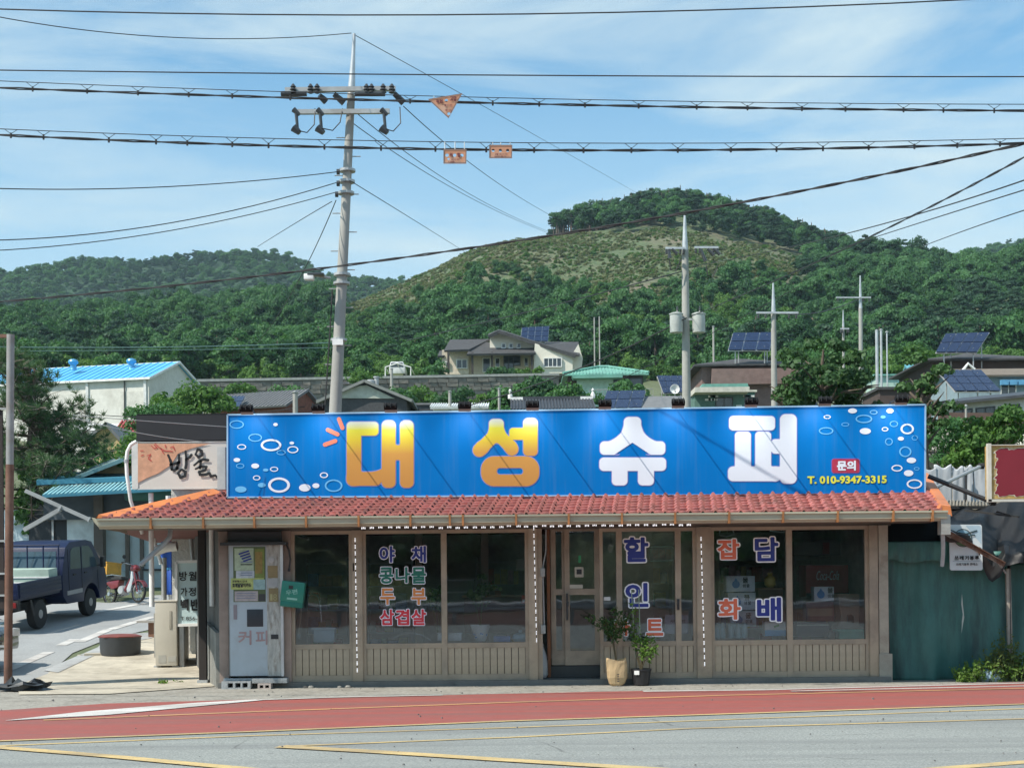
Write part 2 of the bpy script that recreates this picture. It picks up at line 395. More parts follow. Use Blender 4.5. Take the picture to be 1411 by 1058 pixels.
# asphalt with aggregate, oil, patched tone
m, t, b = principled('asphalt'); tcn = t.nodes.new('ShaderNodeTexCoord'); O = tcn.outputs['Object']
c = ramp(t, noise(t, O, 45, 3, 0.8), [(0.30, (0.13, 0.14, 0.135)), (0.5, (0.25, 0.265, 0.25)), (0.72, (0.42, 0.43, 0.40))])
c = mixc(t, ramp(t, noise(t, O, 0.5, 6, 0.7), [(0.40, (0.0,)*3), (0.75, (0.5,)*3)]), c, (0.19, 0.197, 0.19))
mv = t.nodes.new('ShaderNodeMapping'); mv.inputs['Scale'].default_value = (.06, 1.1, 1); mv.inputs['Rotation'].default_value = (0, 0, -R(14)); t.links.new(O, mv.inputs[0])
c = mixc(t, ramp(t, noise(t, mv.outputs[0], 1.6, 4, .6), [(0.42, (0,)*3), (0.62, (.55,)*3)]), c, (0.15, 0.155, 0.155))
vo = t.nodes.new('ShaderNodeTexVoronoi'); vo.feature = 'DISTANCE_TO_EDGE'; vo.inputs['Scale'].default_value = .55; wv_ = mixc(t, .25, O, noise(t, O, 2.2, 6)); t.links.new(wv_, vo.inputs['Vector'])
ck = mixc(t, 1.0, ramp(t, vo.outputs['Distance'], [(0.0, (1,)*3), (0.006, (0,)*3)]), ramp(t, noise(t, O, .35, 3), [(0.5, (0,)*3), (0.58, (.8,)*3)]), 'MULTIPLY')
c = mixc(t, ck, c, (0.06, 0.06, 0.058))
c = mixc(t, ramp(t, noise(t, O, 7, 2, 0.5), [(0.68, (0.0,)*3), (0.72, (0.6,)*3)]), c, (0.12, 0.12, 0.12))
t.links.new(c, b.inputs['Base Color']); b.inputs['Roughness'].default_value = 0.9
bp = t.nodes.new('ShaderNodeBump'); bp.inputs['Strength'].default_value = 0.5; bp.inputs['Distance'].default_value = 0.01
t.links.new(noise(t, O, 60, 3), bp.inputs['Height']); t.links.new(bp.outputs[0], b.inputs['Normal']); ASPH = m
def paint(name, col, wear, weardark=0.6):
    m, t, b = principled(name); tcn = t.nodes.new('ShaderNodeTexCoord'); O = tcn.outputs['Object']
    c = ramp(t, noise(t, O, 6, 5, 0.6), [(0.3, [q*0.85 for q in col]), (0.7, col)])
    c = mixc(t, ramp(t, noise(t, O, 40, 3, 0.8), [(0.62-wear*0.14, (0,)*3), (0.72-wear*0.14, (weardark,)*3)]), c, (0.22, 0.21, 0.20))
    c = mixc(t, ramp(t, noise(t, O, 1.3, 7, 0.7), [(0.5, (0,)*3), (0.75, (wear*0.8,)*3)]), c, (0.2, 0.19, 0.18))
    mv = t.nodes.new('ShaderNodeMapping'); mv.inputs['Scale'].default_value = (.08, 1.6, 1); mv.inputs['Rotation'].default_value = (0, 0, -R(13)); t.links.new(O, mv.inputs[0])
    c = mixc(t, ramp(t, noise(t, mv.outputs[0], 1.5, 5, .65), [(0.40, (0,)*3), (0.68, (.55,)*3)]), c, (0.13, 0.10, 0.09))
    t.links.new(c, b.inputs['Base Color']); b.inputs['Roughness'].default_value = 0.8
    bp = t.nodes.new('ShaderNodeBump'); bp.inputs['Strength'].default_value = 0.35; bp.inputs['Distance'].default_value = 0.008
    t.links.new(noise(t, O, 70, 3), bp.inputs['Height']); t.links.new(bp.outputs[0], b.inputs['Normal']); return m
RED = paint('red_pavement', (0.33, 0.075, 0.06), 0.2, 0.45); YEL = paint('yellow_paint', (0.64, 0.47, 0.20), 0.6); ORA = paint('orange_paint', (0.62, 0.32, 0.13), 0.5); WHI = paint('white_paint', (0.66, 0.65, 0.62), 0.35)
sheet('road', [(-160, -5), (160, -5), (160, 22), (30, 22.3), (8.2, 21.1), (-9.2, 21.1), (-30, 14), (-160, 14)], ASPH, 0.004, px=False)
FAR = [(0,979),(149,969.5),(347,964),(700,956),(886,952),(1053,950),(1204,945.5),(1411,940)]
NEAR = [(0,1020.5),(350,1007.5),(700,993),(1053,981.5),(1411,969.5)]
e = lambda pts, dx0, dx1: [(pts[0][0]-400, pts[0][1]+dx0)] + pts + [(pts[-1][0]+400, pts[-1][1]+dx1)]
FARx = e(FAR, 34, -10); NEARx = e(NEAR, 26, -13)
sheet('red_pavement', FARx + NEARx[::-1], RED, 0.008)
strip('yellow_road_line', [(x, y+1.2) for x, y in NEARx], 0.10, YEL, 0.013)
strip('orange_road_line', [(60,993),(347,981.5),(700,968.5),(1002,958.5),(1411,949),(1800,940)], 0.12, ORA, 0.013)
strip('white_road_line', [(8,994),(130,984),(278,971),(357,965.2)], 0.1, WHI, 0.017, taper=[0.02, 0.62, 0.45, 0.16])
strip('white_road_line', [(357,965.2),(480,961),(610,958.6)], 0.1, WHI, 0.0165)
strip('white_road_line', [(886,953),(1053,951),(1204,947),(1411,941.6),(1700,934)], 0.14, WHI, 0.013)
strip('white_road_line', [(1090,952.8),(1411,945.6),(1700,938)], 0.10, WHI, 0.013)
strip('yellow_road_line', [(-300,1045),(0,1028),(347,1014),(700,1003),(1053,989.7),(1411,976.6),(1700,966)], 0.08, YEL, 0.009)
strip('yellow_road_line', [(384,1029),(700,1016.5),(952,1004),(1411,990.7),(1700,981)], 0.08, YEL, 0.0095)
strip('yellow_road_line', [(386,1029.5),(520,1037),(700,1048.5),(870,1059),(1100,1073)], 0.2, YEL, 0.0145)
strip('yellow_road_line', [(-200,1012),(0,1031),(150,1043),(298,1057),(420,1068)], 0.17, YEL, 0.015)
strip('yellow_road_line', [(1250,1063),(1411,1050.5),(1700,1035)], 0.17, YEL, 0.009)
# worn concrete between the red surface and the shop, and the apron at its side
CONC = mat('old_concrete', (0.46, 0.42, 0.34), 0.9, var=0.22, scale=2.5, bump=0.35, bscale=50, dirt=(0.20, 0.17, 0.13), dirtscale=0.9)
GRIT = mat('gritty_kerb', (0.30, 0.285, 0.25), 0.95, var=0.35, scale=14, bump=0.6, bscale=50, dirt=(0.15, 0.14, 0.12), dirtscale=2.2)
sheet('pavement', [(-500,1000)] + [(x, y+1) for x, y in FARx[1:-1]] + [(1800,932),(1800,925),(1411,929),(1220,931),(300,938),(150,940),(0,944),(-500,950)], GRIT, 0.006)
sheet('concrete_apron', [(26,958),(150,957),(305,946),(320,930),(300,900),(262,866),(214,868),(205,880),(160,890),(70,925),(25,945)], CONC, 0.018)
sheet('concrete_apron', [(60,925),(135,893),(150,876),(215,872),(210,880),(160,890),(80,928)], mat('gutter_concrete', (0.36,0.37,0.37), 0.8, dirt=(0.2,0.19,0.18)), 0.026)
sheet('alley', [(-700,960),(-700,800),(-200,812),(60,824),(150,831),(215,823),(262,822),(262,866),(214,866),(150,880),(100,900),(26,944)], mat('alley_asphalt', (0.30, 0.31, 0.31), 0.9, var=0.2, scale=30, bump=0.2, dirt=(0.22,0.225,0.225), dirtscale=0.4), 0.012)
for seg in ([(8,925),(68,899)], [(84,890),(103,881.5)], [(110,885),(150,868)], [(152,868),(212,850)], [(128,845),(212,829)]):
    strip('white_kerb_line', seg, 0.22, WHI, 0.02)
# pebbles on the road edge
mb = MB(); rr = random.Random(5)
for _ in range(140):
    px = rr.uniform(-100, 1500); py = rr.uniform(958, 1075) if rr.random() < .6 else rr.uniform(944, 956) + (705-px)*0.02
    g = G(px, py, 0.012); s = rr.uniform(0.007, 0.016) * (1.5 if rr.random() < .08 else 1)
    n = [Vector((rr.uniform(.6,1)*s*math.cos(a), rr.uniform(.6,1)*s*math.sin(a), 0)) for a in (0.2, 1.7, 3.3, 4.8)]
    mb.add([g+q for q in n] + [g+q*0.6+Vector((0,0,s*.8)) for q in n], [(0,1,5,4),(1,2,6,5),(2,3,7,6),(3,0,4,7),(4,5,6,7)])
tag(mb.build('pebbles', mat('pebble', (0.13,0.125,0.12), var=.5, scale=6)), 'small dark pebbles and grit scattered over the road', 'gravel', kind='stuff')

# ================================================================ VEGETATION
def leaf_quads(centers, normals, size, rs, aspect=0.75):
    n = len(centers); a = np.cross(normals, rs.normal(size=(n, 3))); a /= np.linalg.norm(a, axis=1)[:, None] + 1e-9
    b = np.cross(normals, a); s = size * rs.uniform(0.6, 1.35, n)[:, None]
    a = a * s; b = b * s * aspect; bend = normals * s * 0.18
    v = np.stack([centers - a, centers - b*0.9 + bend, centers + a, centers + b*0.9 + bend], 1).reshape(-1, 3)
    return v
def quads_mesh(name, v):
    n = len(v) // 4; me = bpy.data.meshes.new(name)
    me.vertices.add(len(v)); me.vertices.foreach_set('co', np.asarray(v, dtype=np.float32).ravel())
    me.loops.add(4*n); me.loops.foreach_set('vertex_index', np.arange(4*n, dtype=np.int32))
    me.polygons.add(n); me.polygons.foreach_set('loop_start', np.arange(0, 4*n, 4, dtype=np.int32)); me.polygons.foreach_set('loop_total', np.full(n, 4, dtype=np.int32))
    me.update(calc_edges=True); return me
def crown_pts(seed, rx, rz, nl, lobes=14, lobe_r=0.42, zc=0.0, squash=1.0, fill=0.25, s0=0.35, s1=0.78):
    rs = np.random.RandomState(seed); P_ = []; N_ = []
    lc = []
    for k in range(lobes):
        d = rs.normal(size=3); d /= np.linalg.norm(d); d[2] = d[2] * 0.85 + 0.1
        lc.append(np.array([d[0]*rx, d[1]*rx, d[2]*rz]) * rs.uniform(s0, s1))
    per = nl // lobes
    for k, c0 in enumerate(lc):
        r = lobe_r * rx * rs.uniform(0.65, 1.25)
        d = rs.normal(size=(per, 3)); d /= np.linalg.norm(d, axis=1)[:, None]; d[:, 2] = np.abs(d[:, 2]) * 0.9 + d[:, 2]*0.1 - 0.15
        rad = r * np.where(rs.rand(per) < fill, rs.uniform(0.3, 1, per), rs.uniform(0.85, 1.15, per))
        P_.append(c0 + d * rad[:, None] * [1, 1, squash]); nn = d + rs.normal(scale=0.45, size=(per, 3)); N_.append(nn / np.linalg.norm(nn, axis=1)[:, None])
    Pp = np.concatenate(P_); Pp[:, 2] += zc; return Pp, np.concatenate(N_), rs
def crown_mesh(name, seed, rx, rz, nl, leaf, **k):
    p, n, rs = crown_pts(seed, rx, rz, nl, **k); return quads_mesh(name, leaf_quads(p, n, leaf, rs))
LF_DEC = leafmat('forest_leaves', (0.014, 0.052, 0.026), (0.085, 0.205, 0.070), hue=0.7)
LF_PINE = leafmat('pine_needles', (0.012, 0.042, 0.028), (0.055, 0.125, 0.066))
LF_BRI = leafmat('bright_leaves', (0.030, 0.095, 0.022), (0.13, 0.25, 0.055))
LF_DRY = leafmat('scrub_leaves', (0.085, 0.115, 0.055), (0.22, 0.235, 0.125))
BARK = mat('bark', (0.11, 0.085, 0.065), 0.95, var=0.4, scale=6, bump=0.6, stretch=(1, 1, 0.2))
protos = []   # (crown mesh, kind)
for k in range(4): protos.append(('broadleaf', crown_mesh('crown', 10+k, 2.9, 2.9, 2600, 0.20, lobes=17+k, lobe_r=0.33), LF_DEC))
for k in range(2): protos.append(('pine', crown_mesh('crown', 30+k, 2.3, 3.0, 2200, 0.18, lobes=18, lobe_r=0.34, squash=0.5), LF_PINE))
for k in range(2): protos.append(('shrub', crown_mesh('crown', 50+k, 2.2, 1.7, 1700, 0.18, lobes=16, lobe_r=0.32), LF_BRI))
protos.append(('scrub', crown_mesh('crown', 70, 1.0, 0.55, 110, 0.26, lobes=6, lobe_r=0.5), LF_DRY))
for _, me, mm in protos: me.materials.append(mm)
tm = MB(); tm.tube([(0,0,-1.5),(0.1,0.05,2.5),(0,0.1,6.5)], [0.22,0.16,0.07], 6); trunk_proto = tm.build('trunk', BARK); trunk_me = trunk_proto.data; bpy.data.objects.remove(trunk_proto)

BALD = [(462,420),(540,376),(600,345),(645,318),(690,298),(756,292),(762,318),(800,322),(870,322),(905,314),(960,322),(1000,330),(1060,340),(1105,358),(1125,372),(1090,384),(1040,374),(985,372),(930,396),(880,404),(820,398),(760,388),(700,372),(655,368),(610,396),(560,420),(490,440)]
def in_poly(px, py, poly=BALD):
    c = False; j = len(poly) - 1
    for i in range(len(poly)):
        xi, yi = poly[i]; xj, yj = poly[j]
        if (yi > py) != (yj > py) and px < (xj-xi)*(py-yi)/(yj-yi)+xi: c = not c
        j = i
    return c
def topx(x, y, z): 
    u = x / y; v = (z - CH) / y; U = u*cr - v*sr; V = u*sr + v*cr
    return CX + F*U, HY - F*V
rs = np.random.RandomState(3)
trees = []  # x,y,z,scale,kind
def rnoise(x, y): return nz(x, y, 0.03)
def scatter(d0, d1, cell, scl, ulo=-0.52, uhi=0.52):
    y = d0
    while y < d1:
        W0, W1 = ulo*y, uhi*y; n = int((W1-W0)/cell)
        for i in range(n):
            x = W0 + (i + rs.rand()) * cell; yy = y + rs.rand()*cell
            z = gzf(x, yy); px, py = topx(x, yy, z)
            if 180 < yy < 470 and in_poly(px, py): continue
            if 180 < yy < 470 and in_poly(*topx(x, yy, z+6.2*scl)):
                for q_ in range(2): trees.append((x+rs.uniform(-2,2), yy+rs.uniform(-2,2), z, scl*rs.uniform(.35, .75), 'shrub' if rs.rand() < .4 else 'low'))
                continue
            if yy > D1 + 40 and yy < 620: continue
            k = rnoise(x, yy) + rs.normal()*0.5
            if yy < 215 and rs.rand() < 0.5: kind, s = 'shrub', scl*rs.uniform(0.7, 1.2)
            elif k > 0.55: kind, s = 'pine', scl*rs.uniform(0.75, 1.45)
            elif (k < -1.0 and yy < 330) or (yy < 270 and rs.rand() < .25): kind, s = 'shrub', scl*rs.uniform(0.8, 1.3)
            else: kind, s = 'broadleaf', scl*(rs.uniform(0.6, 1.15) if rs.rand() < .7 else rs.uniform(1.1, 1.6))
            if yy < D1+40 and py < 345 and 750 < px < 1160: kind = 'pine' if rs.rand() < .6 else 'broadleaf'
            if yy > 395 and yy < 470: s = min(s, .85)
            trees.append((x, yy, z, s, kind))
        y += cell
scatter(181, 200, 3.6, 0.85)
yb_ = 169.0
while yb_ < 185:
    for px_ in np.arange(-40, 1450, 15.0):
        if 590 < px_ < 800 or rs.rand() < .25: continue
        x_ = (px_+rs.uniform(-8,8)-CX)/F*yb_; y_ = yb_+rs.uniform(0, 3.5); trees.append((x_, y_, gzf(x_, y_), rs.uniform(.5, 1.0), 'shrub' if rs.rand() < .8 else 'broadleaf'))
    yb_ += 4.0
scatter(200, 250, 3.7, 0.80); scatter(250, D1+22, 4.1, 0.82); scatter(640, D2+12, 5.6, 0.95)
# tall pines standing on the crest of the hill
for i in range(560):
    px = rs.uniform(758, 1165); D = rs.uniform(D1-22, D1+26); x = (px-CX)/F*D; z = gzf(x, D)
    dens = 0.55 if px < 800 else 1
    if rs.rand() < dens: trees.append((x, D, z, rs.uniform(.78, 1.08)*(0.85 if px < 785 else 1.08 if px < 900 else .95), 'crest'))
for (px, D, s) in [(8,178,1.1),(28,176,.9),(330,179,1.0),(420,178,.9),(500,178,.8),(560,176,.7),(575,179,.9),(850,182,1.1),(880,180,1.0),(905,178,1.2),(930,182,1.1),(980,176,.9),(1090,172,1.1),(1180,176,1)]:
    x = (px-CX)/F*D; trees.append((x, D, gzf(x, D), s, 'shrub' if D < 178 else 'broadleaf'))
def vis(tz):
    px, py = topx(tz[0], tz[1], tz[2]+3); return -30 < px < 1440 and tz[4] != 'low'
order = sorted([t_ for t_ in trees if vis(t_) and t_[1] < 300], key=lambda q: q[1] / q[3])
single = order[:290]; ids = set(id(q) for q in single); rest = [q for q in trees if id(q) not in ids]
LBL = {'broadleaf': 'rounded green broadleaf tree at the foot of the wooded hill', 'pine': 'dark green pine tree at the foot of the wooded hill', 'shrub': 'bright yellow-green leafy shrub at the edge of the hill forest', 'crest': 'tall pine on the crest of the bare hill'}
HT = {'low': 1.6, 'broadleaf': 2.9, 'pine': 3.4, 'shrub': 1.1, 'crest': 5.6}
kinds = {k: [i for i, p_ in enumerate(protos) if p_[0] == k] for k in ('broadleaf', 'pine', 'shrub', 'scrub')}; kinds['low'] = kinds['broadleaf']; kinds['crest'] = kinds['pine'] + kinds['broadleaf'][:1]
srcobj = {}
for (x, y, z, s, kd) in single:
    nm = {'broadleaf': 'broadleaf_tree', 'pine': 'pine_tree', 'shrub': 'leafy_shrub', 'crest': 'pine_tree'}[kd]
    r = thing(nm, (x, y, z), LBL[kd], 'shrub' if kd == 'shrub' else 'tree', {'broadleaf': 'broadleaf trees at the foot of the hill', 'pine': 'pine trees at the foot of the hill', 'shrub': 'bright shrubs at the forest edge', 'crest': 'pines on the crest'}[kd])
    pi = kinds[kd][rs.randint(len(kinds[kd]))]
    o = bpy.data.objects.new('crown', protos[pi][1]); COL.objects.link(o); o.parent = r; o.location = (0, 0, HT[kd]*s); o.rotation_euler.z = rs.uniform(0, 6.28); o.scale = (s, s, s*rs.uniform(.9, 1.25))
    tr = bpy.data.objects.new('trunk', trunk_me); COL.objects.link(tr); tr.parent = r; tr.scale = (s*.9, s*.9, s*(0.35 if kd == 'shrub' else 0.75))
    srcobj.setdefault(pi, o)
def gn_scatter(name, pts, srcs, label, cat):
    """one object: copies of the given meshes on points"""
    me = bpy.data.meshes.new(name); me.from_pydata([p[:3] for p in pts], [], [])
    for an, typ, key in (('sc', 'FLOAT_VECTOR', 3), ('rot', 'FLOAT', 4), ('idx', 'INT', 5)):
        a = me.attributes.new(an, typ, 'POINT')
        if typ == 'FLOAT_VECTOR': a.data.foreach_set('vector', np.array([p[3] for p in pts], dtype=np.float32).ravel())
        elif typ == 'FLOAT': a.data.foreach_set('value', np.array([p[4] for p in pts], dtype=np.float32))
        else: a.data.foreach_set('value', np.array([p[5] for p in pts], dtype=np.int32))
    o = bpy.data.objects.new(name, me); COL.objects.link(o)
    ng = bpy.data.node_groups.new(name, 'GeometryNodeTree'); ng.interface.new_socket('Geometry', in_out='INPUT', socket_type='NodeSocketGeometry'); ng.interface.new_socket('Geometry', in_out='OUTPUT', socket_type='NodeSocketGeometry')
    gi = ng.nodes.new('NodeGroupInput'); go = ng.nodes.new('NodeGroupOutput'); iop = ng.nodes.new('GeometryNodeInstanceOnPoints'); g2i = ng.nodes.new('GeometryNodeGeometryToInstance')
    for s_ in reversed(srcs):   # the first link made comes last
        oi = ng.nodes.new('GeometryNodeObjectInfo'); oi.inputs['Object'].default_value = s_; ng.links.new(oi.outputs['Geometry'], g2i.inputs[0])
    def attr(nm, dt):
        a = ng.nodes.new('GeometryNodeInputNamedAttribute'); a.data_type = dt; a.inputs['Name'].default_value = nm; return a.outputs['Attribute']
    ng.links.new(gi.outputs[0], iop.inputs['Points']); ng.links.new(g2i.outputs[0], iop.inputs['Instance'])
    iop.inputs['Pick Instance'].default_value = True
    ng.links.new(attr('idx', 'INT'), iop.inputs['Instance Index']); ng.links.new(attr('sc', 'FLOAT_VECTOR'), iop.inputs['Scale'])
    cx = ng.nodes.new('ShaderNodeCombineXYZ'); ng.links.new(attr('rot', 'FLOAT'), cx.inputs[2]); ng.links.new(cx.outputs[0], iop.inputs['Rotation'])
    ng.links.new(iop.outputs[0], go.inputs[0]); md = o.modifiers.new('scatter', 'NODES'); md.node_group = ng
    return tag(o, label, cat, kind='stuff')
srcs = []; smap = {}
for i in sorted(srcobj): smap[i] = len(srcs); srcs.append(srcobj[i])
pts = []
for (x, y, z, s, kd) in rest:
    av = [k for k in kinds[kd] if k in smap] or list(smap); pi = av[rs.randint(len(av))]
    pts.append((x, y, z + HT[kd]*s, (s*rs.uniform(.75,1.2), s*rs.uniform(.75,1.2), s*rs.uniform(.8, 1.5 if y < 380 else 1.1)), rs.uniform(0, 6.28), smap[pi]))
gn_scatter('forest', pts, srcs, 'dense green woodland covering the hills behind the village', 'forest')
# trunks of the crest pines (seen against the bare slope)
tp = [(q[0], q[1], q[2], (q[3]*1.2, q[3]*1.2, q[3]*1.25), 0.0, 0) for q in rest if q[4] == 'crest']
gn_scatter('forest_trunks', tp, [o for o in bpy.data.objects if o.name.startswith('trunk')][:1], 'thin trunks of the pines on the hill crest', 'tree trunks')
# scrub on the bare slope
sc = []
me = protos[8][1]; r = thing('low_shrub', (0, 0, 0), 'low dry shrub at the lower edge of the bare hillside', 'shrub')
zz = P(700, 372, 400); r.location = (zz.x, 400, gzf(zz.x, 400)); so_ = bpy.data.objects.new('crown', me); COL.objects.link(so_); so_.parent = r
s2 = bpy.data.objects.new('bright_crown', protos[6][1]); COL.objects.link(s2); s2.parent = r; s2.scale = (.35,)*3; s2.location = (1.5, 0, .3)
n = 0
while n < 17000:
    D = rs.uniform(235, D1+8); px = rs.uniform(440, 1140); x = (px-CX)/F*D; z = gzf(x, D); qx, qy = topx(x, D, z)
    if not (in_poly(qx, qy) or in_poly(*topx(x, D, z+6))): continue
    n += 1
    if nz(x, D, .11) + .6*nz(D, x, .31) + rs.normal()*.5 < -.55: continue
    s = rs.uniform(0.22, 0.8)*(1.5 if rs.rand() < .06 else 1); k = 0 if rs.rand() < .6 else 1
    if k: s *= 0.42
    sc.append((x, D, z+.2*s, (s, s, s*rs.uniform(.7, 1.2)), rs.uniform(0, 6), k))
gn_scatter('hillside_scrub', sc, [so_, s2], 'low scrub dotted over the bare hillside', 'scrub')

def shrub(name, label, cat, base, rx, rz, nl, leaf, seed, m, group=None, trunk=True, hc=None, **k):
    r = thing(name, base, label, cat, group); hc = rz*0.95 if hc is None else hc
    me = crown_mesh('crown', seed, rx, rz, nl, leaf, zc=hc, **k); link('crown', me, m, r)
    if trunk:
        mb = MB(); b0 = Vector(base); rr = random.Random(seed)
        mb.tube([b0-Vector((0,0,.3)), b0+Vector((0.03,0,hc*.5)), b0+Vector((0,0,hc*1.1))], [max(.03, rx*.05), max(.025, rx*.04), .01], 7)
        for i in range(7):
            a = rr.uniform(0, 6.28); h = hc*rr.uniform(.25, .8)
            mb.tube([b0+Vector((0,0,h)), b0+Vector((math.cos(a)*rx*.4, math.sin(a)*rx*.4, h+rz*.3)), b0+Vector((math.cos(a)*rx*.8, math.sin(a)*rx*.8, h+rz*.5))], [max(.015, rx*.02), max(.01, rx*.014), .004], 5)
        mb.build('trunk', BARK, r)
    return r
def gp(px, D): 
    x = (px-CX)/F*D; return Vector((x, D, gzf(x, D)))

# ================================================================ VILLAGE BEHIND THE SHOP
WIN_DARK = mat('dark_window_glass', (0.03, 0.04, 0.05), 0.08, spec=0.8)
WFRAME = mat('white_window_frame', (0.7, 0.7, 0.68), 0.5)
DFRAME = mat('dark_window_frame', (0.05, 0.05, 0.05), 0.5)
def frame3(a, b):
    d = Vector((b.x-a.x, b.y-a.y, 0)); L = d.length; d.normalize(); return d, Vector((-d.y, d.x, 0)), L
def wmesh(root, a, d, n, x0, x1, z0, z1, fm=WFRAME, pm=WIN_DARK, ft=0.06, name='window', mull=0, proud=0.05):
    """a framed window on the face through a with direction d, n pointing inward"""
    def q(x, y, z): return a + d*x + n*y + Vector((0, 0, z))
    mb = MB()
    def bx(m_, xa, xb, za, zb, y0, y1): m_.prism([q(xa,y0,za), q(xb,y0,za), q(xb,y0,zb), q(xa,y0,zb)], n*(y1-y0))
    bx(mb, x0-ft, x0, z0-ft, z1+ft, -proud, 0.02); bx(mb, x1, x1+ft, z0-ft, z1+ft, -proud, 0.02)
    bx(mb, x0, x1, z1, z1+ft, -proud, 0.02); bx(mb, x0, x1, z0-ft, z0, -proud, 0.02)
    for k in range(mull):
        xm = x0 + (x1-x0)*(k+1)/(mull+1); bx(mb, xm-ft*.4, xm+ft*.4, z0, z1, -proud*.9, 0.02)
    f = mb.build(name, fm, root); pn = MB(); bx(pn, x0, x1, z0, z1, -proud*0.35, 0.01); pn.build('pane', pm, f); return f
def slab(mb, pts, th):
    pts = [Vector(p) for p in pts]; n = (pts[1]-pts[0]).cross(pts[2]-pts[0]).normalized()
    if n.z < 0: n = -n
    mb.prism(pts, -n*th)
def building(name, label, cat, fl, fr, depth, wallm, roofm, roof='gable', rise=1.2, over=0.4, zg=None, wins=(), side=(), ribs=0, group=None, th=0.12, ribr=0.04, fm=WFRAME, fascia=None, mid=0.5):
    a = P(*fl); b = P(*fr); ze = (a.z+b.z)/2; a.z = b.z = ze; d, n, L = frame3(a, b)
    zb = (min(gzf(a.x, a.y), gzf(b.x, b.y)) - 0.6) if zg is None else zg
    base = (a+b)/2 + n*depth/2; base.z = zb
    r = thing(name, base, label, cat, group); Z = Vector((0,0,1))
    A, B, Cc, Dd = a, b, b+n*depth, a+n*depth
    mb = MB()
    if roof == 'gable':
        mp_ = (a + n*depth*mid + Z*rise)
        mb.prism([Vector((a.x,a.y,zb)), a, mp_, Dd, Vector((Dd.x,Dd.y,zb))], d*L)
    elif roof == 'front':
        mb.prism([Vector((a.x,a.y,zb)), Vector((b.x,b.y,zb)), b, a + d*L*mid + Z*rise, a], n*depth)
    else:
        mb.prism([Vector((p.x,p.y,zb)) for p in (A,B,Cc,Dd)], Z*(ze-zb))
    mb.build('wall', wallm, r)
    rb = MB(); lift = Z*0.02
    if roof in ('gable', 'front'):
        if roof == 'gable':
            k1 = rise/(depth*mid); k2 = rise/(depth*(1-mid))
            rl, rr_ = a + n*depth*mid + Z*rise + lift - d*over, b + n*depth*mid + Z*rise + lift + d*over
            s1 = [a - n*over - Z*over*k1 + lift - d*over, b - n*over - Z*over*k1 + lift + d*over, rr_, rl]
            s2 = [rl, rr_, Cc + n*over - Z*over*k2 + lift + d*over, Dd + n*over - Z*over*k2 + lift - d*over]
        else:
            k1 = rise/(L*mid); k2 = rise/(L*(1-mid)); pk = a + d*L*mid + Z*rise + lift
            s1 = [a - d*over - Z*over*k1 + lift - n*over, pk - n*over, pk + n*(depth+over), Dd - d*over - Z*over*k1 + lift + n*over]
            s2 = [pk - n*over, b + d*over - Z*over*k2 + lift - n*over, Cc + d*over - Z*over*k2 + lift + n*over, pk + n*(depth+over)]
        up = Z*th
        slab(rb, [p+up for p in s1], th); slab(rb, [p+up for p in s2], th)
        ro = rb.build('roof', roofm, r)
        if ribs:
            q = MB(); s = [p+up for p in (s1 if roof == 'gable' else s2)]
            for i in range(ribs+1):
                t_ = i/ribs
                if roof == 'gable': q.bar(s[0].lerp(s[1], t_)+Z*.02, s[3].lerp(s[2], t_)+Z*.02, ribr*1.5, ribr*2)
                else: q.bar(s[0].lerp(s[3], t_)+Z*.02, s[1].lerp(s[2], t_)+Z*.02, ribr*1.5, ribr*2)
            tag(q.build('roof_seams', roofm, r), kind='stuff')
        if fascia:
            q = MB()
            for s in ((s1, s2)):
                for i in range(4):
                    p0, p1 = s[i]+up*.5, s[(i+1) % 4]+up*.5
                    if roof == 'gable' and {i} & {2} and s is s1: continue
                    q.bar(p0, p1, th*1.1, th*1.4)
            q.build('fascia', fascia, r)
    elif roof == 'hip':
        o_ = over; e0 = [A-d*o_-n*o_, B+d*o_-n*o_, Cc+d*o_+n*o_, Dd-d*o_+n*o_]; h = min(depth, L)/2*0.9
        r0 = a + n*depth/2 + d*h + Z*rise; r1 = b + n*depth/2 - d*h + Z*rise
        lo = [p - Z*th for p in e0]
        rb.add(e0 + [r0, r1] + lo, [(0,1,5,4),(1,2,5),(2,3,4,5),(3,0,4),(9,8,7,6),(0,6,7,1),(1,7,8,2),(2,8,9,3),(3,9,6,0)])
        rb.build('roof', roofm, r)
        if ribs:
            q = MB()
            for i in range(1, ribs):
                t_ = i/ribs; p0 = e0[0].lerp(e0[1], t_); x = t_*(L+2*o_)
                tt = 1.0 if h+o_ < x < L-h+o_ else (x/(h+o_) if x < h+o_ else (L+2*o_-x)/(h+o_))
                top = Vector(p0) + (n*(depth/2+o_) + Z*rise)*min(1, tt); q.tube([p0+Z*.02, top+Z*.02], ribr, 5)
            q.tube([r0+Z*.08-d*.1, r1+Z*.08+d*.1], ribr*2.6, 8)
            for p_ in e0[:2]: q.tube([p_+Z*.1, (r0 if p_ is e0[0] else r1)+Z*.1], ribr*2, 6)
            tag(q.build('roof_tiles', roofm, r), kind='stuff')
    else:
        e0 = [A-d*over-n*over, B+d*over-n*over, Cc+d*over+n*over, Dd-d*over+n*over]; rb.prism(e0, Z*th); rb.build('roof', roofm, r)
    for (x0, x1, z0, z1, *m_) in wins: wmesh(r, Vector((a.x,a.y,ze)), d, n, x0*L, x1*L, z0, z1, fm=fm, mull=(m_[0] if m_ else 0))
    for (x0, x1, z0, z1) in side: wmesh(r, Vector((b.x,b.y,ze)), n, -d, x0*depth, x1*depth, z0, z1, fm=fm)
    return r, a, b, d, n, L
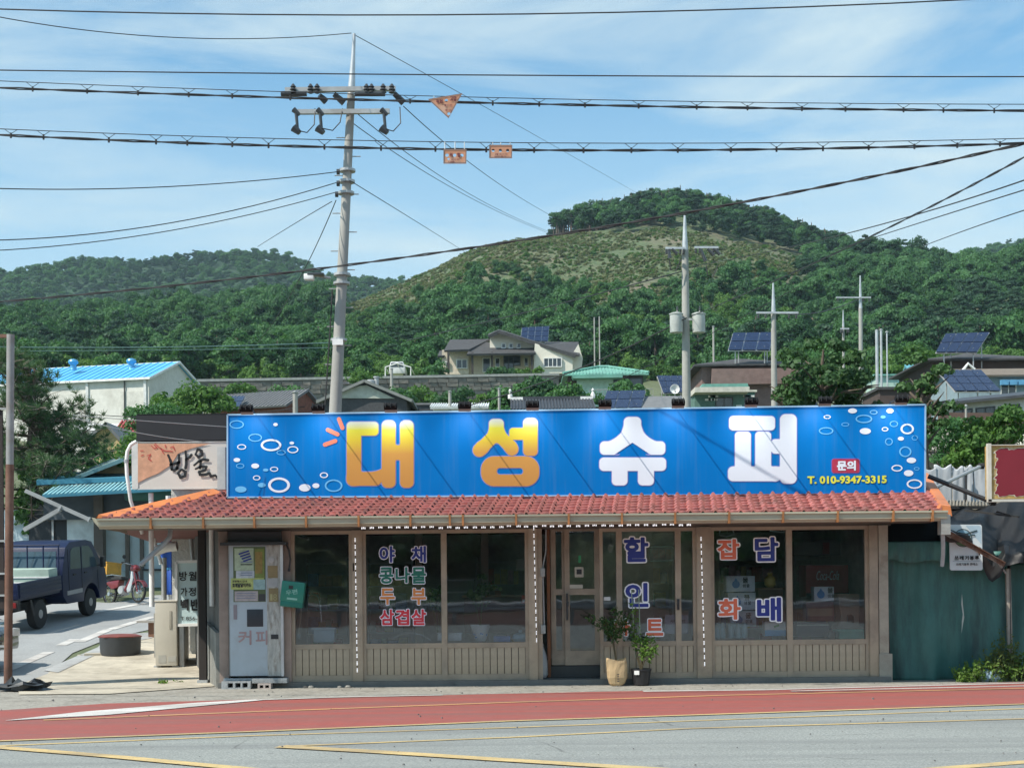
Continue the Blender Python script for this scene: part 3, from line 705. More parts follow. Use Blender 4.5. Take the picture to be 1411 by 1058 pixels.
PANEL = mat('solar_cell', (0.02, 0.035, 0.08), 0.25, spec=0.35, var=0.3, scale=8); ALU = mat('aluminium', (0.62, 0.63, 0.64), 0.4, 0.6)
GALV = mat('galvanised_steel', (0.45, 0.46, 0.46), 0.5, 0.5, dirt=(0.3,0.27,0.24)); BLK = mat('black_metal', (0.03,0.03,0.032), 0.5)
def solar(label, q, Db, Dt, nx, ny, legs=True, gap=0.035):
    bl, br, tr, tl = P(*q[0], Db), P(*q[1], Db), P(*q[2], Dt), P(*q[3], Dt)
    c = (bl+br+tr+tl)/4; zb = gzf(c.x, c.y); r = thing('solar_array', (c.x, c.y, min(zb, bl.z-.5)), label, 'solar panels', 'solar arrays on the village roofs')
    nn = (br-bl).cross(tl-bl).normalized(); nn = nn if nn.z > 0 else -nn
    def bi(s, t): return bl.lerp(br, s).lerp(tl.lerp(tr, s), t)
    fb = MB(); fb.prism([bi(0,0)-nn*.09, bi(1,0)-nn*.09, bi(1,1)-nn*.09, bi(0,1)-nn*.09], -nn*.05); fb.build('frame', ALU, r)
    for i in range(nx):
        for j in range(ny):
            s0, s1, t0, t1 = i/nx, (i+1)/nx, j/ny, (j+1)/ny; g = gap/2
            s0 += g/nx*2; s1 -= g/nx*2; t0 += g/ny*2; t1 -= g/ny*2
            p = MB(); p.prism([bi(s0,t0), bi(s1,t0), bi(s1,t1), bi(s0,t1)], -nn*.035); p.build('solar_panel', PANEL, r)
    if legs:
        mb = MB()
        for s, t_ in ((.15,.2),(.85,.2),(.15,.85),(.85,.85)):
            p = bi(s, t_); mb.cyl(p, (p.x, p.y, bl.z-0.9), .04, n=6)
        tag(mb.build('support_legs', GALV, r), kind='stuff')
    return r

BLUEROOF = mat('blue_sheet_roof', (0.10, 0.42, 0.72), 0.45, var=0.08, scale=0.6)
CREAMW = mat('cream_wall', (0.66, 0.65, 0.60), 0.85, var=0.08, dirt=(0.45,0.43,0.38), dirtscale=0.3)
TRIMW = mat('white_trim', (0.75,0.75,0.73), 0.5)
r, a, b, d, n, L = building('warehouse', 'long white warehouse with a bright blue sheet roof', 'warehouse', (-110,533,115), (205,525,110), 9.0, CREAMW, BLUEROOF, rise=1.75, over=0.25, ribs=34, ribr=0.03, fascia=TRIMW)
for i, x in enumerate((0.29, 0.62, 0.88)):
    m_ = MB(); p = a + d*L*(x) + Vector((0,0,-3.2)) - n*.03; m_.prism([p, p+d*2.2, p+d*2.2+Vector((0,0,2.3)), p+Vector((0,0,2.3))], n*.05); m_.build('shutter_panel', mat('shutter', (0.58,0.57,0.52), .8), r)
mb = MB()
for x in (0.5, 0.74, 0.985): p = a + d*L*x - n*.02; mb.box(p.x-.1, p.x+.1, p.y-.12, p.y, p.z-5, p.z-.1)
tag(mb.build('pilasters', TRIMW, r), kind='stuff')
mb = MB(); p = a + d*L*0.90 - n*.1; mb.cyl(p+Vector((0,0,-5)), p-Vector((0,0,.1)), .05); mb.build('downpipe', DFRAME, r)
VENT = mat('vent_blue', (0.10,0.35,0.60), .35, .3)
for px in (101, 181):
    p = P(px, 503.5 - (px-101)*0.0125, 114); rr_ = thing('roof_ventilator', p, 'blue turbine ventilator on the warehouse ridge, %s one' % ('left' if px == 101 else 'right'), 'ventilator', 'ventilators on the warehouse')
    MB().lathe(p+Vector((0,0,-.35)), [(.3,0),(.26,.1),(.22,.35),(.24,.4)], 14).build('collar', VENT, rr_, True)
    MB().lathe(p+Vector((0,0,.05)), [(.24,0),(.36,.1),(.4,.22),(.34,.36),(.15,.44),(.02,.46)], 14).build('turbine', VENT, rr_, True)

# long stone retaining wall, coursed blocks
STONE = mat('retaining_stone', (0.20, 0.185, 0.16), 0.95, var=0.4, scale=0.9, bump=0.5, bscale=8, dirt=(0.10,0.10,0.085)); STCAP = mat('pale_coping', (0.42,0.41,0.38), 0.9)
p0 = P(262, 526, 140); p1 = P(770, 517, 152); d, n, L = frame3(p0, p1); r = thing('retaining_wall', (p0+p1)/2 - Vector((0,0,8)), 'long dark stone retaining wall below the villa', 'wall')
mb = MB(); lo = 9.5; mb.prism([p0-Vector((0,0,lo)), p1-Vector((0,0,lo)), p1, p0], n*0.5); mb.build('wall_core', STONE, r)
mb = MB(); rr = random.Random(2); slope = (p1.z-p0.z)/L
for j in range(15):
    x = rr.uniform(0, .5)
    while x < L-1.2:
        w_ = rr.uniform(.75, 1.25); q = p0 + d*x + Vector((0,0,slope*x - .1 - (j+1)*0.42)); o_ = rr.uniform(.04, .2)
        mb.prism([q-n*o_, q+d*(w_-.07)-n*o_*rr.uniform(.6,1.3), q+d*(w_-.07)+Vector((0,0,.37))-n*o_*.8, q+Vector((0,0,.37))-n*o_], n*(o_+.05)); x += w_
tag(mb.build('stone_blocks', STONE, r), kind='stuff')
mb = MB(); mb.prism([p0-n*.15+Vector((0,0,-.02)), p1-n*.15+Vector((0,0,-.02)), p1-n*.15+Vector((0,0,.22)), p0-n*.15+Vector((0,0,.22))], n*.6); mb.build('coping', STCAP, r)
# terrace behind the wall
q = [p0+n*.4-Vector((0,0,.1)), p1+n*.4-Vector((0,0,.1)), p1+n*24+d*9-Vector((0,0,.1)), p0+n*24-Vector((0,0,.1))]
tag(MB().prism(q, (0,0,-6)).build('terrace', mat('grass_ground', (0.10,0.13,0.04), .95, var=.3, scale=.6)), kind='structure')

# villa on the terrace
VW = mat('villa_wall', (0.72, 0.68, 0.58), 0.85, var=0.06); VB = mat('villa_brick', (0.60,0.52,0.42), .9, var=.2, scale=5); VR = mat('villa_shingles', (0.055,0.055,0.058), 0.85, var=.3, scale=3, bump=.3); VT = mat('villa_trim', (0.045,0.035,0.03), .6)
D = 158.0; vb = P(703, 518, D+4); r = thing('villa', vb, 'beige single-storey villa with dark hipped roofs above the stone wall', 'house')
mb = MB(); mb.pxprism([(609,516),(646,515.5),(646,481),(609,482)], D+2.5, 9); mb.build('left_wing_wall', VB, r)
mb = MB(); mb.pxprism([(646,516),(735,515),(735,484),(646,485)], D+3.2, 8); mb.build('entrance_wall', VB, r)
mb = MB(); mb.pxprism([(735,515),(789,514),(789,489),(737,473)], D+1.0, 10); mb.build('right_wing_wall', VW, r)
mb = MB(); mb.pxprism([(675,482),(735,481),(735,474),(690,457),(675,460)], D+3, 7); mb.build('clerestory_wall', VW, r)
def roofslab(name, pts, th=0.22, m_=VR):
    m2 = MB(); slab(m2, [P(*p) for p in pts], th); return m2.build(name, m_, r)
roofslab('left_roof', [(612,482.5,D+1),(647,481,D+1),(675,467,D+7),(620,468,D+7)])
roofslab('low_left_roof', [(603,490,D+2.2),(612,490,D+2.2),(618,483,D+5),(606,483,D+5)])
roofslab('porch_roof', [(643,487.5,D),(738,486,D),(735,477,D+4),(655,470,D+6)])
roofslab('gable_roof_right', [(688,455,D+1.6),(688,453.5,D+9),(794,487,D+9),(794,489,D+0.4)], .35)
roofslab('gable_roof_left', [(688,454.5,D+1.6),(688,453.5,D+9),(673,460,D+9),(672,462,D+1.6)], .35)
roofslab('right_roof', [(752,476,D+3),(799,489,D+1),(797,471,D+9),(752,471,D+9)])
mb = MB(); mb.pxprism([(789,514),(801,510),(803,494),(797,474),(789,487)], D+2.2, 6); mb.build('end_wall', VW, r)
mb = MB()
for px in (618, 651, 678, 733):
    p = P(px, 515, D+.5); mb.box(p.x-.12, p.x+.12, p.y, p.y+.24, p.z, P(px, 485, D+.5).z)
tag(mb.build('porch_posts', VT, r), kind='stuff')
def pw(x0, y0, x1, y1, DD, fm=TRIMW, nm='window', mull=0):
    a_ = P(x0, y1, DD); b_ = P(x1, y0, DD); return wmesh(r, Vector((a_.x, DD, a_.z)), Vector((1,0,0)), Vector((0,1,0)), 0, b_.x-a_.x, 0, b_.z-a_.z, fm=fm, ft=.09, mull=mull, name=nm, proud=.12)
pw(630,496,643,507,D+2.4,mull=1); pw(683,494,688,505,D+3.1,fm=WFRAME); pw(695,491.5,707,510,D+3.1,fm=DFRAME,mull=1); pw(708,491.5,716,503,D+3.1,fm=DFRAME); pw(723,493,727,504,D+3.1,fm=WFRAME)
pw(750,494,773,505,D+.9,fm=TRIMW,mull=3); pw(615,499,618,505,D+2.4); pw(666,494,675,512,D+3.1,nm='door')
for x in (692, 702, 713): pw(x,474,x+4,479,D+2.9,fm=TRIMW)
solar('tilted solar array of twelve panels on the villa roof', [(717,469),(755,470),(757,449),(719,451)], D+5, D+6.5, 4, 3)
# carport hoop frame and white van on the terrace
cbase = P(544, 519, 158); r = thing('carport_frame', cbase, 'white bare tubular carport frame over the parked van', 'carport')
for k in range(5):
    x = lambda px: P(px, 519, 155+k*1.3); m_ = MB(); dd = 155+k*1.3; sh = -k*1.2
    m_.tube([P(531+sh+k*1.2,519,dd), P(531+sh+k*1.2,506,dd), P(547+sh+k*1.2,500.5,dd), P(566+sh+k*1.2,506,dd), P(566+sh+k*1.2,519,dd)], .07, 6); m_.build('hoop', TRIMW, r)
m_ = MB()
for px, py in ((531,506),(547,500.5),(566,506)): m_.tube([P(px,py,155), P(px,py,155)+Vector((0,5.4,0))], .05, 6)
tag(m_.build('rails', TRIMW, r), kind='stuff')
vp = P(547, 519, 157.5); r = thing('parked_van', vp, 'small white van parked under the carport frame', 'van'); VWHITE = mat('van_white', (.7,.7,.7), .3, coat=.5)
m_ = MB(); prof = [(-.85,.35),(.85,.35),(.85,1.0),(.68,1.65),(-.68,1.65),(-.85,1.0)]; m_.prism([vp+Vector((x, 0, z)) for x, z in prof], (0,3.6,0)); m_.build('body', VWHITE, r, bevel=.08)
m_ = MB(); m_.prism([vp+Vector((x, -.02, z)) for x, z in [(-.72,1.05),(.72,1.05),(.6,1.52),(-.6,1.52)]], (0,.03,0)); m_.build('windscreen', WIN_DARK, r)
for sx in (-1, 1):
    for yy in (.7, 2.9): MB().lathe(vp+Vector((sx*.75-.1, yy, .33)), [(.33,0),(.33,.2)], 14, 'X').build('wheel', BLK, r)

# jade-tiled house right of the villa
JADE = mat('jade_roof_tiles', (0.16,0.38,0.31), .6, var=.15, dirt=(.1,.2,.17)); MINT = mat('mint_wall', (0.42,0.58,0.50), .85); DKW = mat('dark_brown_wall', (0.07,0.05,0.045), .9)
r, a, b, d, n, L = building('jade_roof_house', 'low mint house with a jade green tiled hipped roof', 'house', (783,517,120), (886,515,120), 6.0, DKW, JADE, 'hip', rise=1.0, over=.45, ribs=26, ribr=.05)
m_ = MB(); m_.pxprism([(795,560),(845,560),(845,519),(795,520)], 119.6, .8); m_.build('mint_bay', MINT, r); m_ = MB(); m_.pxprism([(790,521),(858,520),(858,517),(788,518)], 118.6, 1.5); m_.build('canopy', JADE, r)
pw_r = r
a_ = P(848, 535, 119.4); 
for (x0,y0,x1,y1,DD) in ((846,523,856,535,119.9),(862,522,884,534,119.9)):
    q = P(x0,y1,DD); q2 = P(x1,y0,DD); wmesh(r, Vector((q.x,DD,q.z)), Vector((1,0,0)), Vector((0,1,0)), 0, q2.x-q.x, 0, q2.z-q.z, fm=DFRAME)
# white railing in front of it
rl = P(860, 547, 112); r = thing('balcony_railing', rl, 'thin grey railing in front of the mint house', 'railing')
m_ = MB(); m_.tube([P(812,537,112), P(900,536,112)], .03, 5); m_.tube([P(812,546,112), P(900,545,112)], .03, 5); m_.build('rail', GALV, r)
for i in range(23): x = 812+i*4; m_ = MB(); m_.tube([P(x,537,112), P(x,546,112)], .015, 4); m_.build('baluster', GALV, r)

SLATE = mat('dark_slate_roof', (0.045,0.05,0.06), .55, var=.3, scale=2); GREYR = mat('grey_sheet_roof', (0.16,0.165,0.17), .6); DKB = mat('charcoal_brick', (0.06,0.062,0.068), .85, var=.25, scale=6); PALEG = mat('pale_gable_panel', (0.40,0.43,0.38), .8)
# grey corrugated roof with solar, far left
building('ribbed_roof_house', 'brick shed under a grey ribbed sheet roof', 'house', (290,562,92), (392,562,90), 5, mat('red_brick',(0.22,0.09,0.06),.9,var=.3,scale=6), GREYR, rise=1.15, over=.3, ribs=22, ribr=.035)
solar('flat solar array on the ribbed grey roof at left', [(296,561),(330,560),(338,545),(305,546)], 89.6, 91.7, 3, 2, legs=False)
# dark modern house with pale gable
r, a, b, d, n, L = building('charcoal_house', 'charcoal brick house with a pale gable and grey roof', 'house', (446,551,86), (560,553,86), 8, DKB, GREYR, 'front', rise=1.05, over=.35, fascia=mat('gable_fascia',(0.2,0.21,0.2),.6), wins=[(0.24,0.48,-1.9,-.75,1)])
m_ = MB(); m_.pxprism([(470,548.5),(544,549),(505,530.5),(493,532),(470,540)], 85.9, .08); m_.build('gable_panel', PALEG, r)
building('charcoal_annexe', 'lower charcoal annexe beside the pale-gabled house', 'house', (548,557,90), (608,559,90), 5, DKB, GREYR, 'flat', over=.1)
m_ = P(512, 528, 90); r = thing('roof_water_tank', P(512,541,90), 'small steel flue cluster behind the pale gable', 'flue'); MB().lathe(P(511,541,90), [(.28,0),(.28,.75),(.2,.8)], 12).build('drum', GALV, r, True); MB().lathe(P(519,541,90), [(.14,0),(.14,.9),(.2,.92),(.2,1.0)], 10).build('flue', GALV, r, True)
building('white_roof_shed', 'low shed with a white corrugated roof behind the sign', 'shed', (598,564,80), (668,563,80), 4, CREAMW, mat('white_sheet_roof',(.6,.62,.62),.5), rise=.4, over=.2, ribs=24, ribr=.03)
# traditional black tiled roof with white ridge
r, a, b, d, n, L = building('tile_roof_house', 'traditional house with a black tiled roof and white ridge ends', 'house', (716,566,78), (808,565,78), 5, DKW, SLATE, 'gable', rise=.75, over=.45, ribs=26, ribr=.05)
m_ = MB(); rz = a + n*2.5 + Vector((0,0,.95)); m_.bar(rz-d*.5, rz+d*(L+.5), .22, .22); m_.build('ridge', SLATE, r)
for s_, xx in ((-1, -.5), (1, L+.5)):
    m_ = MB(); q = rz + d*xx; m_.bar(q, q-d*s_*.7, .26, .16); m_.lathe(q, [(.12,0),(.13,.2),(.05,.35),(.09,.45),(.02,.55)], 8); m_.build('ridge_end', TRIMW, r, True)
building('grey_roof_house', 'plain grey sheet roof between two solar arrays', 'house', (880,566,80), (938,565,80), 4, DKW, GREYR, rise=.9, over=.3)
solar('solar array of six panels behind the sign, right of the tiled roof', [(828,562),(884,561),(890,537),(836,538)], 80, 82, 3, 2)
solar('small solar array beside the transformer pole', [(914,541),(944,540),(943,517),(905,517)], 100, 102, 4, 3)
m_ = P(930, 536, 84); r = thing('satellite_dish', m_, 'small white satellite dish under the small solar array', 'dish'); MB().lathe(m_, [(.02,.12),(.16,.08),(.28,0),(.27,-.02),(.14,.05),(.02,.09)], 14, 'Y').build('dish', TRIMW, r, True); MB().tube([m_, m_+Vector((0,.15,-1.2))], .025, 6).build('mast', GALV, r)
# brown house with dark roof, solar
BRW = mat('brown_wall', (0.20,0.13,0.115), .85)
r, a, b, d, n, L = building('brown_house', 'brown walled house with a low black roof and solar panels', 'house', (967,503,100), (1098,503,100), 7, BRW, VR, 'hip', rise=.95, over=.6)
m_ = MB(); m_.pxprism([(981,530),(1100,528),(1100,507),(981,508)], 99.4, .4); m_.build('wall_band', BRW, r)
m_ = MB(); m_.pxprism([(965,535),(1032,534),(1030,528),(968,529)], 97.5, 1.6); m_.build('green_canopy', JADE, r)
solar('solar array of six panels high on the brown house roof', [(1003,482),(1061,482),(1066,457),(1010,458)], 99, 100.5, 3, 2)
GBR = mat('green_brick', (0.10,0.19,0.16), .85, var=.2, scale=4); 
r, a, b, d, n, L = building('green_brick_house', 'flat-roofed house of green bricks with scattered white bricks', 'house', (957,541,88), (1040,540,88), 5, GBR, mat('cream_parapet',(.55,.53,.46),.8), 'flat', over=.12, wins=[(.36,.62,-1.6,-.35,1)], fm=DFRAME)
rr = random.Random(9); f0 = P(957,541,88)
for i in range(26):
    x = rr.uniform(.05,.93)*L; z = -.2*rr.randint(1, 6)-.1
    if .33 < x/L < .66: continue
    q = Vector((a.x, a.y, a.z)) + d*x + Vector((0,0,z)); m_ = MB(); m_.prism([q-n*.03, q+d*.34-n*.03, q+d*.34-n*.03+Vector((0,0,.12)), q-n*.03+Vector((0,0,.12))], n*.04); m_.build('white_brick', TRIMW, r)
m_ = MB(); q = P(957, 528, 87); m_.box(q.x, P(1032,528,87).x, 86.8, 89, P(960,541,87).z, P(960,534,87).z); m_.build('parapet', mat('cream_parapet', (.55,.53,.46)), r)
# right-hand group
r, a, b, d, n, L = building('dark_roof_house', 'dark house with a heavy black hipped roof at the right edge', 'house', (1284,497,95), (1440,494,95), 8, DKW, VR, 'hip', rise=1.0, over=.6)
solar('large solar array of eight panels on the dark roof, upper right', [(1289,485),(1346,485),(1364,457),(1303,459)], 93.5, 95, 4, 2)
TAUPE = mat('taupe_roof', (0.17,0.14,0.11), .8)
r, a, b, d, n, L = building('taupe_roof_house', 'house with taupe roof and a white gable peak beside the lower solar array', 'house', (1322,519,88), (1450,518,88), 6, mat('blue_shutters_wall',(.24,.32,.36),.7), TAUPE, rise=.75, over=.4, wins=[(.45,.6,-1.5,-.3,1)])
m_ = MB(); m_.tube([P(1327,510,87.5), P(1334,501,87.5), P(1343,509,87.5)], .09, 6); m_.build('white_gable_trim', TRIMW, r)
m_ = MB()
for k in range(4): x = 1380+k*12; m_.pxprism([(x,523),(x+10,523),(x+10,530),(x,530)], 87.4, .3)
tag(m_.build('blue_awnings', mat('awning_blue',(.1,.3,.5),.6), r), kind='stuff')
solar('lower solar array at the right tilted toward the left', [(1316,538),(1380,538),(1352,509),(1291,509)], 80, 82.5, 4, 3)
r, a, b, d, n, L = building('long_eaves_house', 'long low house with dark eaves and pale window strip, right of the persimmon tree', 'house', (1300,545,70), (1460,556,66), 6, CREAMW, SLATE, 'gable', rise=.5, over=.5, wins=[(.1,.25,-1.3,-.35,1),(.3,.45,-1.3,-.35,1),(.52,.66,-1.3,-.35,1)], fm=DFRAME)
m_ = MB(); q = P(1300,570,66); m_.pxprism([(1296,588),(1480,590),(1480,570),(1296,568)], 64.5, .4); m_.build('brown_lower_roof', mat('rust_brown_roof',(.12,.075,.06),.8), r)
OLDT = mat('old_grey_tiles', (0.30,0.28,0.24), .9, var=.3, scale=5, bump=.4)
r, a, b, d, n, L = building('old_tiled_house', 'low shed with weathered pale grey roof tiles behind the white sheet fence', 'shed', (1200,628,50), (1400,626,50), 4, mat('mud_wall',(.3,.25,.2),.9), OLDT, rise=.95, over=.3)
m_ = MB(); s0 = a-n*.3; 
for i in range(34):
    for j in range(7):
        q = a + d*(i*L/34) + n*(-.3+j*.33) + Vector((0,0,-.02+ j*.157)); m_.bar(q+Vector((0,0,.16)), q+n*.3+Vector((0,0,.27)), L/34*.72, .06)
tag(m_.build('roof_tiles', OLDT, r), kind='stuff')
building('teal_roof_shed', 'small shed with a teal and white striped roof by the persimmon tree', 'shed', (1262,521,100), (1287,520,100), 4, MINT, mat('teal_sheet',(.12,.35,.42),.5), rise=1.0, over=.2, ribs=6, ribr=.05)
building('mint_shed', 'tiny mint shed with a green roof between the tree crowns', 'shed', (1207,519,105), (1247,517,105), 3, MINT, JADE, 'flat', over=.2)
building('black_plank_shed', 'black plank shed just above the sign right of the tree', 'shed', (1212,538,62), (1262,536,62), 3, DKW, VR, 'flat', over=.1)
# yellow and red-roofed houses seen low behind the pine
building('yellow_house', 'small ochre house with a pale roof low behind the pine', 'house', (118,612,62), (168,606,62), 4, mat('ochre_wall',(.55,.42,.22),.85), GREYR, 'front', rise=.7, over=.25, mid=.6)
building('red_roof_shed', 'little shed with a red ribbed roof beside the ochre house', 'shed', (160,601,66), (196,600,66), 3, CREAMW, mat('red_sheet',(.35,.06,.06),.6), rise=.7, over=.1, ribs=8)
building('white_roof_hut', 'white-roofed hut beneath the warehouse', 'shed', (95,600,70), (160,592,70), 4, CREAMW, TRIMW, rise=.5, over=.2)

# small trees and bushes among the houses
for (px, py, D, rx, rz, lab, sd, m_, nl) in [
    (262,560,84,2.6,1.9,'round bright green tree in front of the warehouse gable',101,LF_BRI,2600),
    (215,585,60,1.6,1.4,'low green bush left of the black board top',102,LF_DEC,1400),
    (585,552,128,2.2,1.8,'pale green bush against the stone wall',103,LF_BRI,1000),
    (700,560,95,1.9,1.7,'leafy green tree at the foot of the stone wall',104,LF_DEC,1600),
    (748,556,98,2.3,2.1,'dense garden tree left of the mint house',105,LF_DEC,2200),
    (790,560,96,2.1,1.6,'low dense bush in front of the mint house',106,LF_DEC,1600),
    (670,562,98,1.5,1.0,'small bush above the white shed roof',107,LF_BRI,900),
    (720,514,153,1.1,.55,'clipped shrub at the villa terrace door',108,LF_BRI,500),
    (688,515,153,1.8,.5,'flat hedge left of the villa door',109,LF_DEC,600),
    (742,513,153,.8,.7,'yellowish shrub right of the villa door',110,LF_BRI,400),
    (548,560,100,2.0,1.5,'dark round tree beside the charcoal house roof',131,LF_DEC,1500),
    (400,552,118,2.4,1.4,'bushy tree in front of the stone wall left of the pole',132,LF_DEC,1500),
    (632,558,112,2.2,1.5,'green tree overlapping the stone wall below the villa',133,LF_DEC,1500),
    (330,540,128,2.0,1.0,'low scrub along the stone wall by the warehouse',134,LF_BRI,900),
    (1008,512,122,2.6,2.2,'broad tree between the transformer pole and the brown house',135,LF_DEC,1500),
    (1130,505,118,2.6,2.4,'tall dark tree behind the persimmon crown',136,LF_DEC,1500),
    (1262,500,112,2.0,1.7,'leafy tree left of the dark-roofed house',137,LF_BRI,1200),
    (868,545,90,1.6,1.2,'small garden tree above the blue sign near the solar panels',138,LF_DEC,1000),
    (600,514,150,1.5,1.5,'tree at the left corner of the villa',111,LF_DEC,800),
    (500,522,140,2.0,1.0,'low shrub on top of the stone wall',112,LF_BRI,700),
    (1226,520,110,2.0,1.9,'pale green tree in front of the wooded slope at right',113,LF_BRI,1300),
    (1215,600,38,1.0,.9,'leafy shoots behind the right end of the sign',114,LF_BRI,900),
    (160,650,44,1.4,1.0,'green hedge behind the blue eaves at left',115,LF_DEC,1500),
    (205,630,40,1.1,.8,'bright hedge beside the round sign pipe',116,LF_BRI,1200),
    (1300,620,44,1.3,1.2,'dark leafy bush right of the blue sign',117,LF_DEC,1600),
    (1372,600,34,1.0,.95,'bright green sapling thicket above the red sign',118,LF_BRI,2400),
    (1340,630,37,.8,.7,'bright green shoots left of the red sign',119,LF_BRI,1300),
    (930,540,108,1.2,1.0,'dark shrub behind the transformer pole',120,LF_DEC,600)]:
    base = P(px, py, D) - Vector((0,0,rz)); shrub('garden_bush', lab, 'bush', base, rx, rz, int(nl*1.9), max(.055, min(.13, D*.00135)), sd, m_, lobes=22, lobe_r=.30)
# persimmon trees just behind the sign
LF_PER = leafmat('persimmon_leaves', (0.015, 0.050, 0.020), (0.085, 0.17, 0.055), 0.2)
def bigtree(name, label, cat, base, hc, rx, rz, nl, leaf, seed, m_, lobes=20, lobe_r=.35):
    r = thing(name, base, label, cat); me = crown_mesh('crown', seed, rx, rz, nl, leaf, zc=hc, lobes=lobes, lobe_r=lobe_r, fill=.6, s0=.3, s1=1.05); link('crown', me, m_, r)
    rr = random.Random(seed); b0 = Vector(base)
    MB().tube([b0-Vector((0,0,.3)), b0+Vector((.05,0,hc*.5)), b0+Vector((-.05,.05,hc)), b0+Vector((0,0,hc+rz*.7))], [.16,.12,.08,.02], 9).build('trunk', BARK, r, True)
    for i in range(12):
        a = rr.uniform(0, 6.28); h = hc - rz*rr.uniform(-.3, .9); p1 = b0+Vector((math.cos(a)*rx*.5, math.sin(a)*rx*.5, h+rz*.25)); p2 = b0+Vector((math.cos(a)*rx*.95, math.sin(a)*rx*.95, h+rz*rr.uniform(.2,.6)))
        MB().tube([b0+Vector((0,0,h)), p1, p2], [.05,.03,.008], 6).build('branch', BARK, r, True)
    return r
p = P(1135, 530, 37); g_ = gzf(p.x, 37); bigtree('persimmon_tree', 'big-leaved persimmon tree rising above the right part of the blue sign', 'tree', (p.x, 37, g_), p.z-g_, 1.2, 1.3, 4200, .068, 201, LF_PER, 44, .22)
p = P(1178, 545, 37.8); g_ = gzf(p.x, 37.8); bigtree('persimmon_tree', 'lower persimmon crown leaning left of the paired white poles', 'tree', (p.x, 37.8, g_), p.z-g_, .75, 1.0, 1900, .068, 202, LF_PER, 26, .26)
p = P(1274, 565, 34); g_ = gzf(p.x, 34); bigtree('persimmon_tree', 'persimmon tree hanging over the right corner of the blue sign', 'tree', (p.x, 34, g_), p.z-g_, .62, 1.25, 2300, .068, 203, LF_PER, 30, .30)
p = P(1085, 555, 39); g_ = gzf(p.x, 39); bigtree('persimmon_tree', 'small persimmon crown by the slender pole above the sign', 'tree', (p.x, 39, g_), p.z-g_, .55, .8, 900, .075, 204, LF_PER, 12, .4)
# old pine at the left
def pine(base, h, seed):
    r = thing('old_pine', base, 'old pine with bare lower twigs behind the blue truck', 'tree'); rr = random.Random(seed); b0 = Vector(base)
    tp_ = [b0-Vector((0,0,.3)), b0+Vector((.1,0,h*.3)), b0+Vector((-.05,.05,h*.6)), b0+Vector((.12,0,h*.98))]
    MB().tube(tp_, [.2,.16,.11,.03], 9).build('trunk', BARK, r, True)
    tuf = []; tw = MB()
    for i in range(54):
        z = h*(.30+.68*i/54); L = (1.25-.65*(i/54))*rr.uniform(1.1, 2.1); a = rr.uniform(0, 6.28)
        p0 = b0+Vector((0,0,z)); d_ = Vector((math.cos(a), math.sin(a), rr.uniform(-.15,.25))); pts_ = [p0, p0+d_*L*.5, p0+d_*L+Vector((0,0,.25*L))]
        MB().tube(pts_, [.05,.03,.012], 6).build('branch', BARK, r, True)
        dense = .35 if z < h*.45 else 1
        for k in range(int(22*dense*max(.6, L))):
            t_ = rr.uniform(.25, 1.05); q = pts_[0].lerp(pts_[1], t_*2) if t_ < .5 else pts_[1].lerp(pts_[2], (t_-.5)*2)
            e_ = q + Vector((rr.gauss(0,.2), rr.gauss(0,.2), rr.gauss(.06,.13))); tw.tube([q, e_], [.008,.005], 4, cap=False); tuf.append(e_)
        for k in range(6):
            q = pts_[0].lerp(pts_[1], rr.random()); tw.tube([q, q+Vector((rr.gauss(0,.25), rr.gauss(0,.25), rr.gauss(-.1,.2)))], [.01,.004], 4, cap=False)
    tag(tw.build('twigs', mat('pale_twig', (.22,.19,.16), .9), r), kind='stuff')
    rs_ = np.random.RandomState(seed); V = []
    for e_ in tuf:
        m_ = 26; dv = rs_.normal(size=(m_, 3)); dv /= np.linalg.norm(dv, axis=1)[:, None]; dv[:, 2] = np.abs(dv[:, 2])*.9+.25; dv *= rs_.uniform(.10, .19, m_)[:, None]
        sd = np.cross(dv, rs_.normal(size=(m_, 3))); sd /= np.linalg.norm(sd, axis=1)[:, None]; sd *= .008
        o_ = np.array(e_)-np.array(b0) + rs_.normal(scale=.02, size=(m_, 3)); V.append(np.stack([o_-sd, o_+sd, o_+dv+sd*.4, o_+dv-sd*.4], 1).reshape(-1, 3))
    me = quads_mesh('needles', np.concatenate(V)); link('needles', me, LF_NEED, r); return r
LF_NEED = leafmat('needle_leaves', (0.03, 0.075, 0.04), (0.11, 0.19, 0.08), .2)
pb = gp(45, 40); pine(pb, PZ(492, 40)-pb.z, 301)
# ivy climbing the pine trunk
p = gp(38, 39.6); r = thing('ivy', p, 'bright green ivy climbing the old pine trunk', 'climber'); pp, nn_, rs_ = crown_pts(77, .38, 1.5, 2200, lobes=20, lobe_r=.55, zc=PZ(690, 39.6)-p.z); link('leaves', quads_mesh('leaves', leaf_quads(pp, nn_, .055, rs_)), LF_BRI, r)

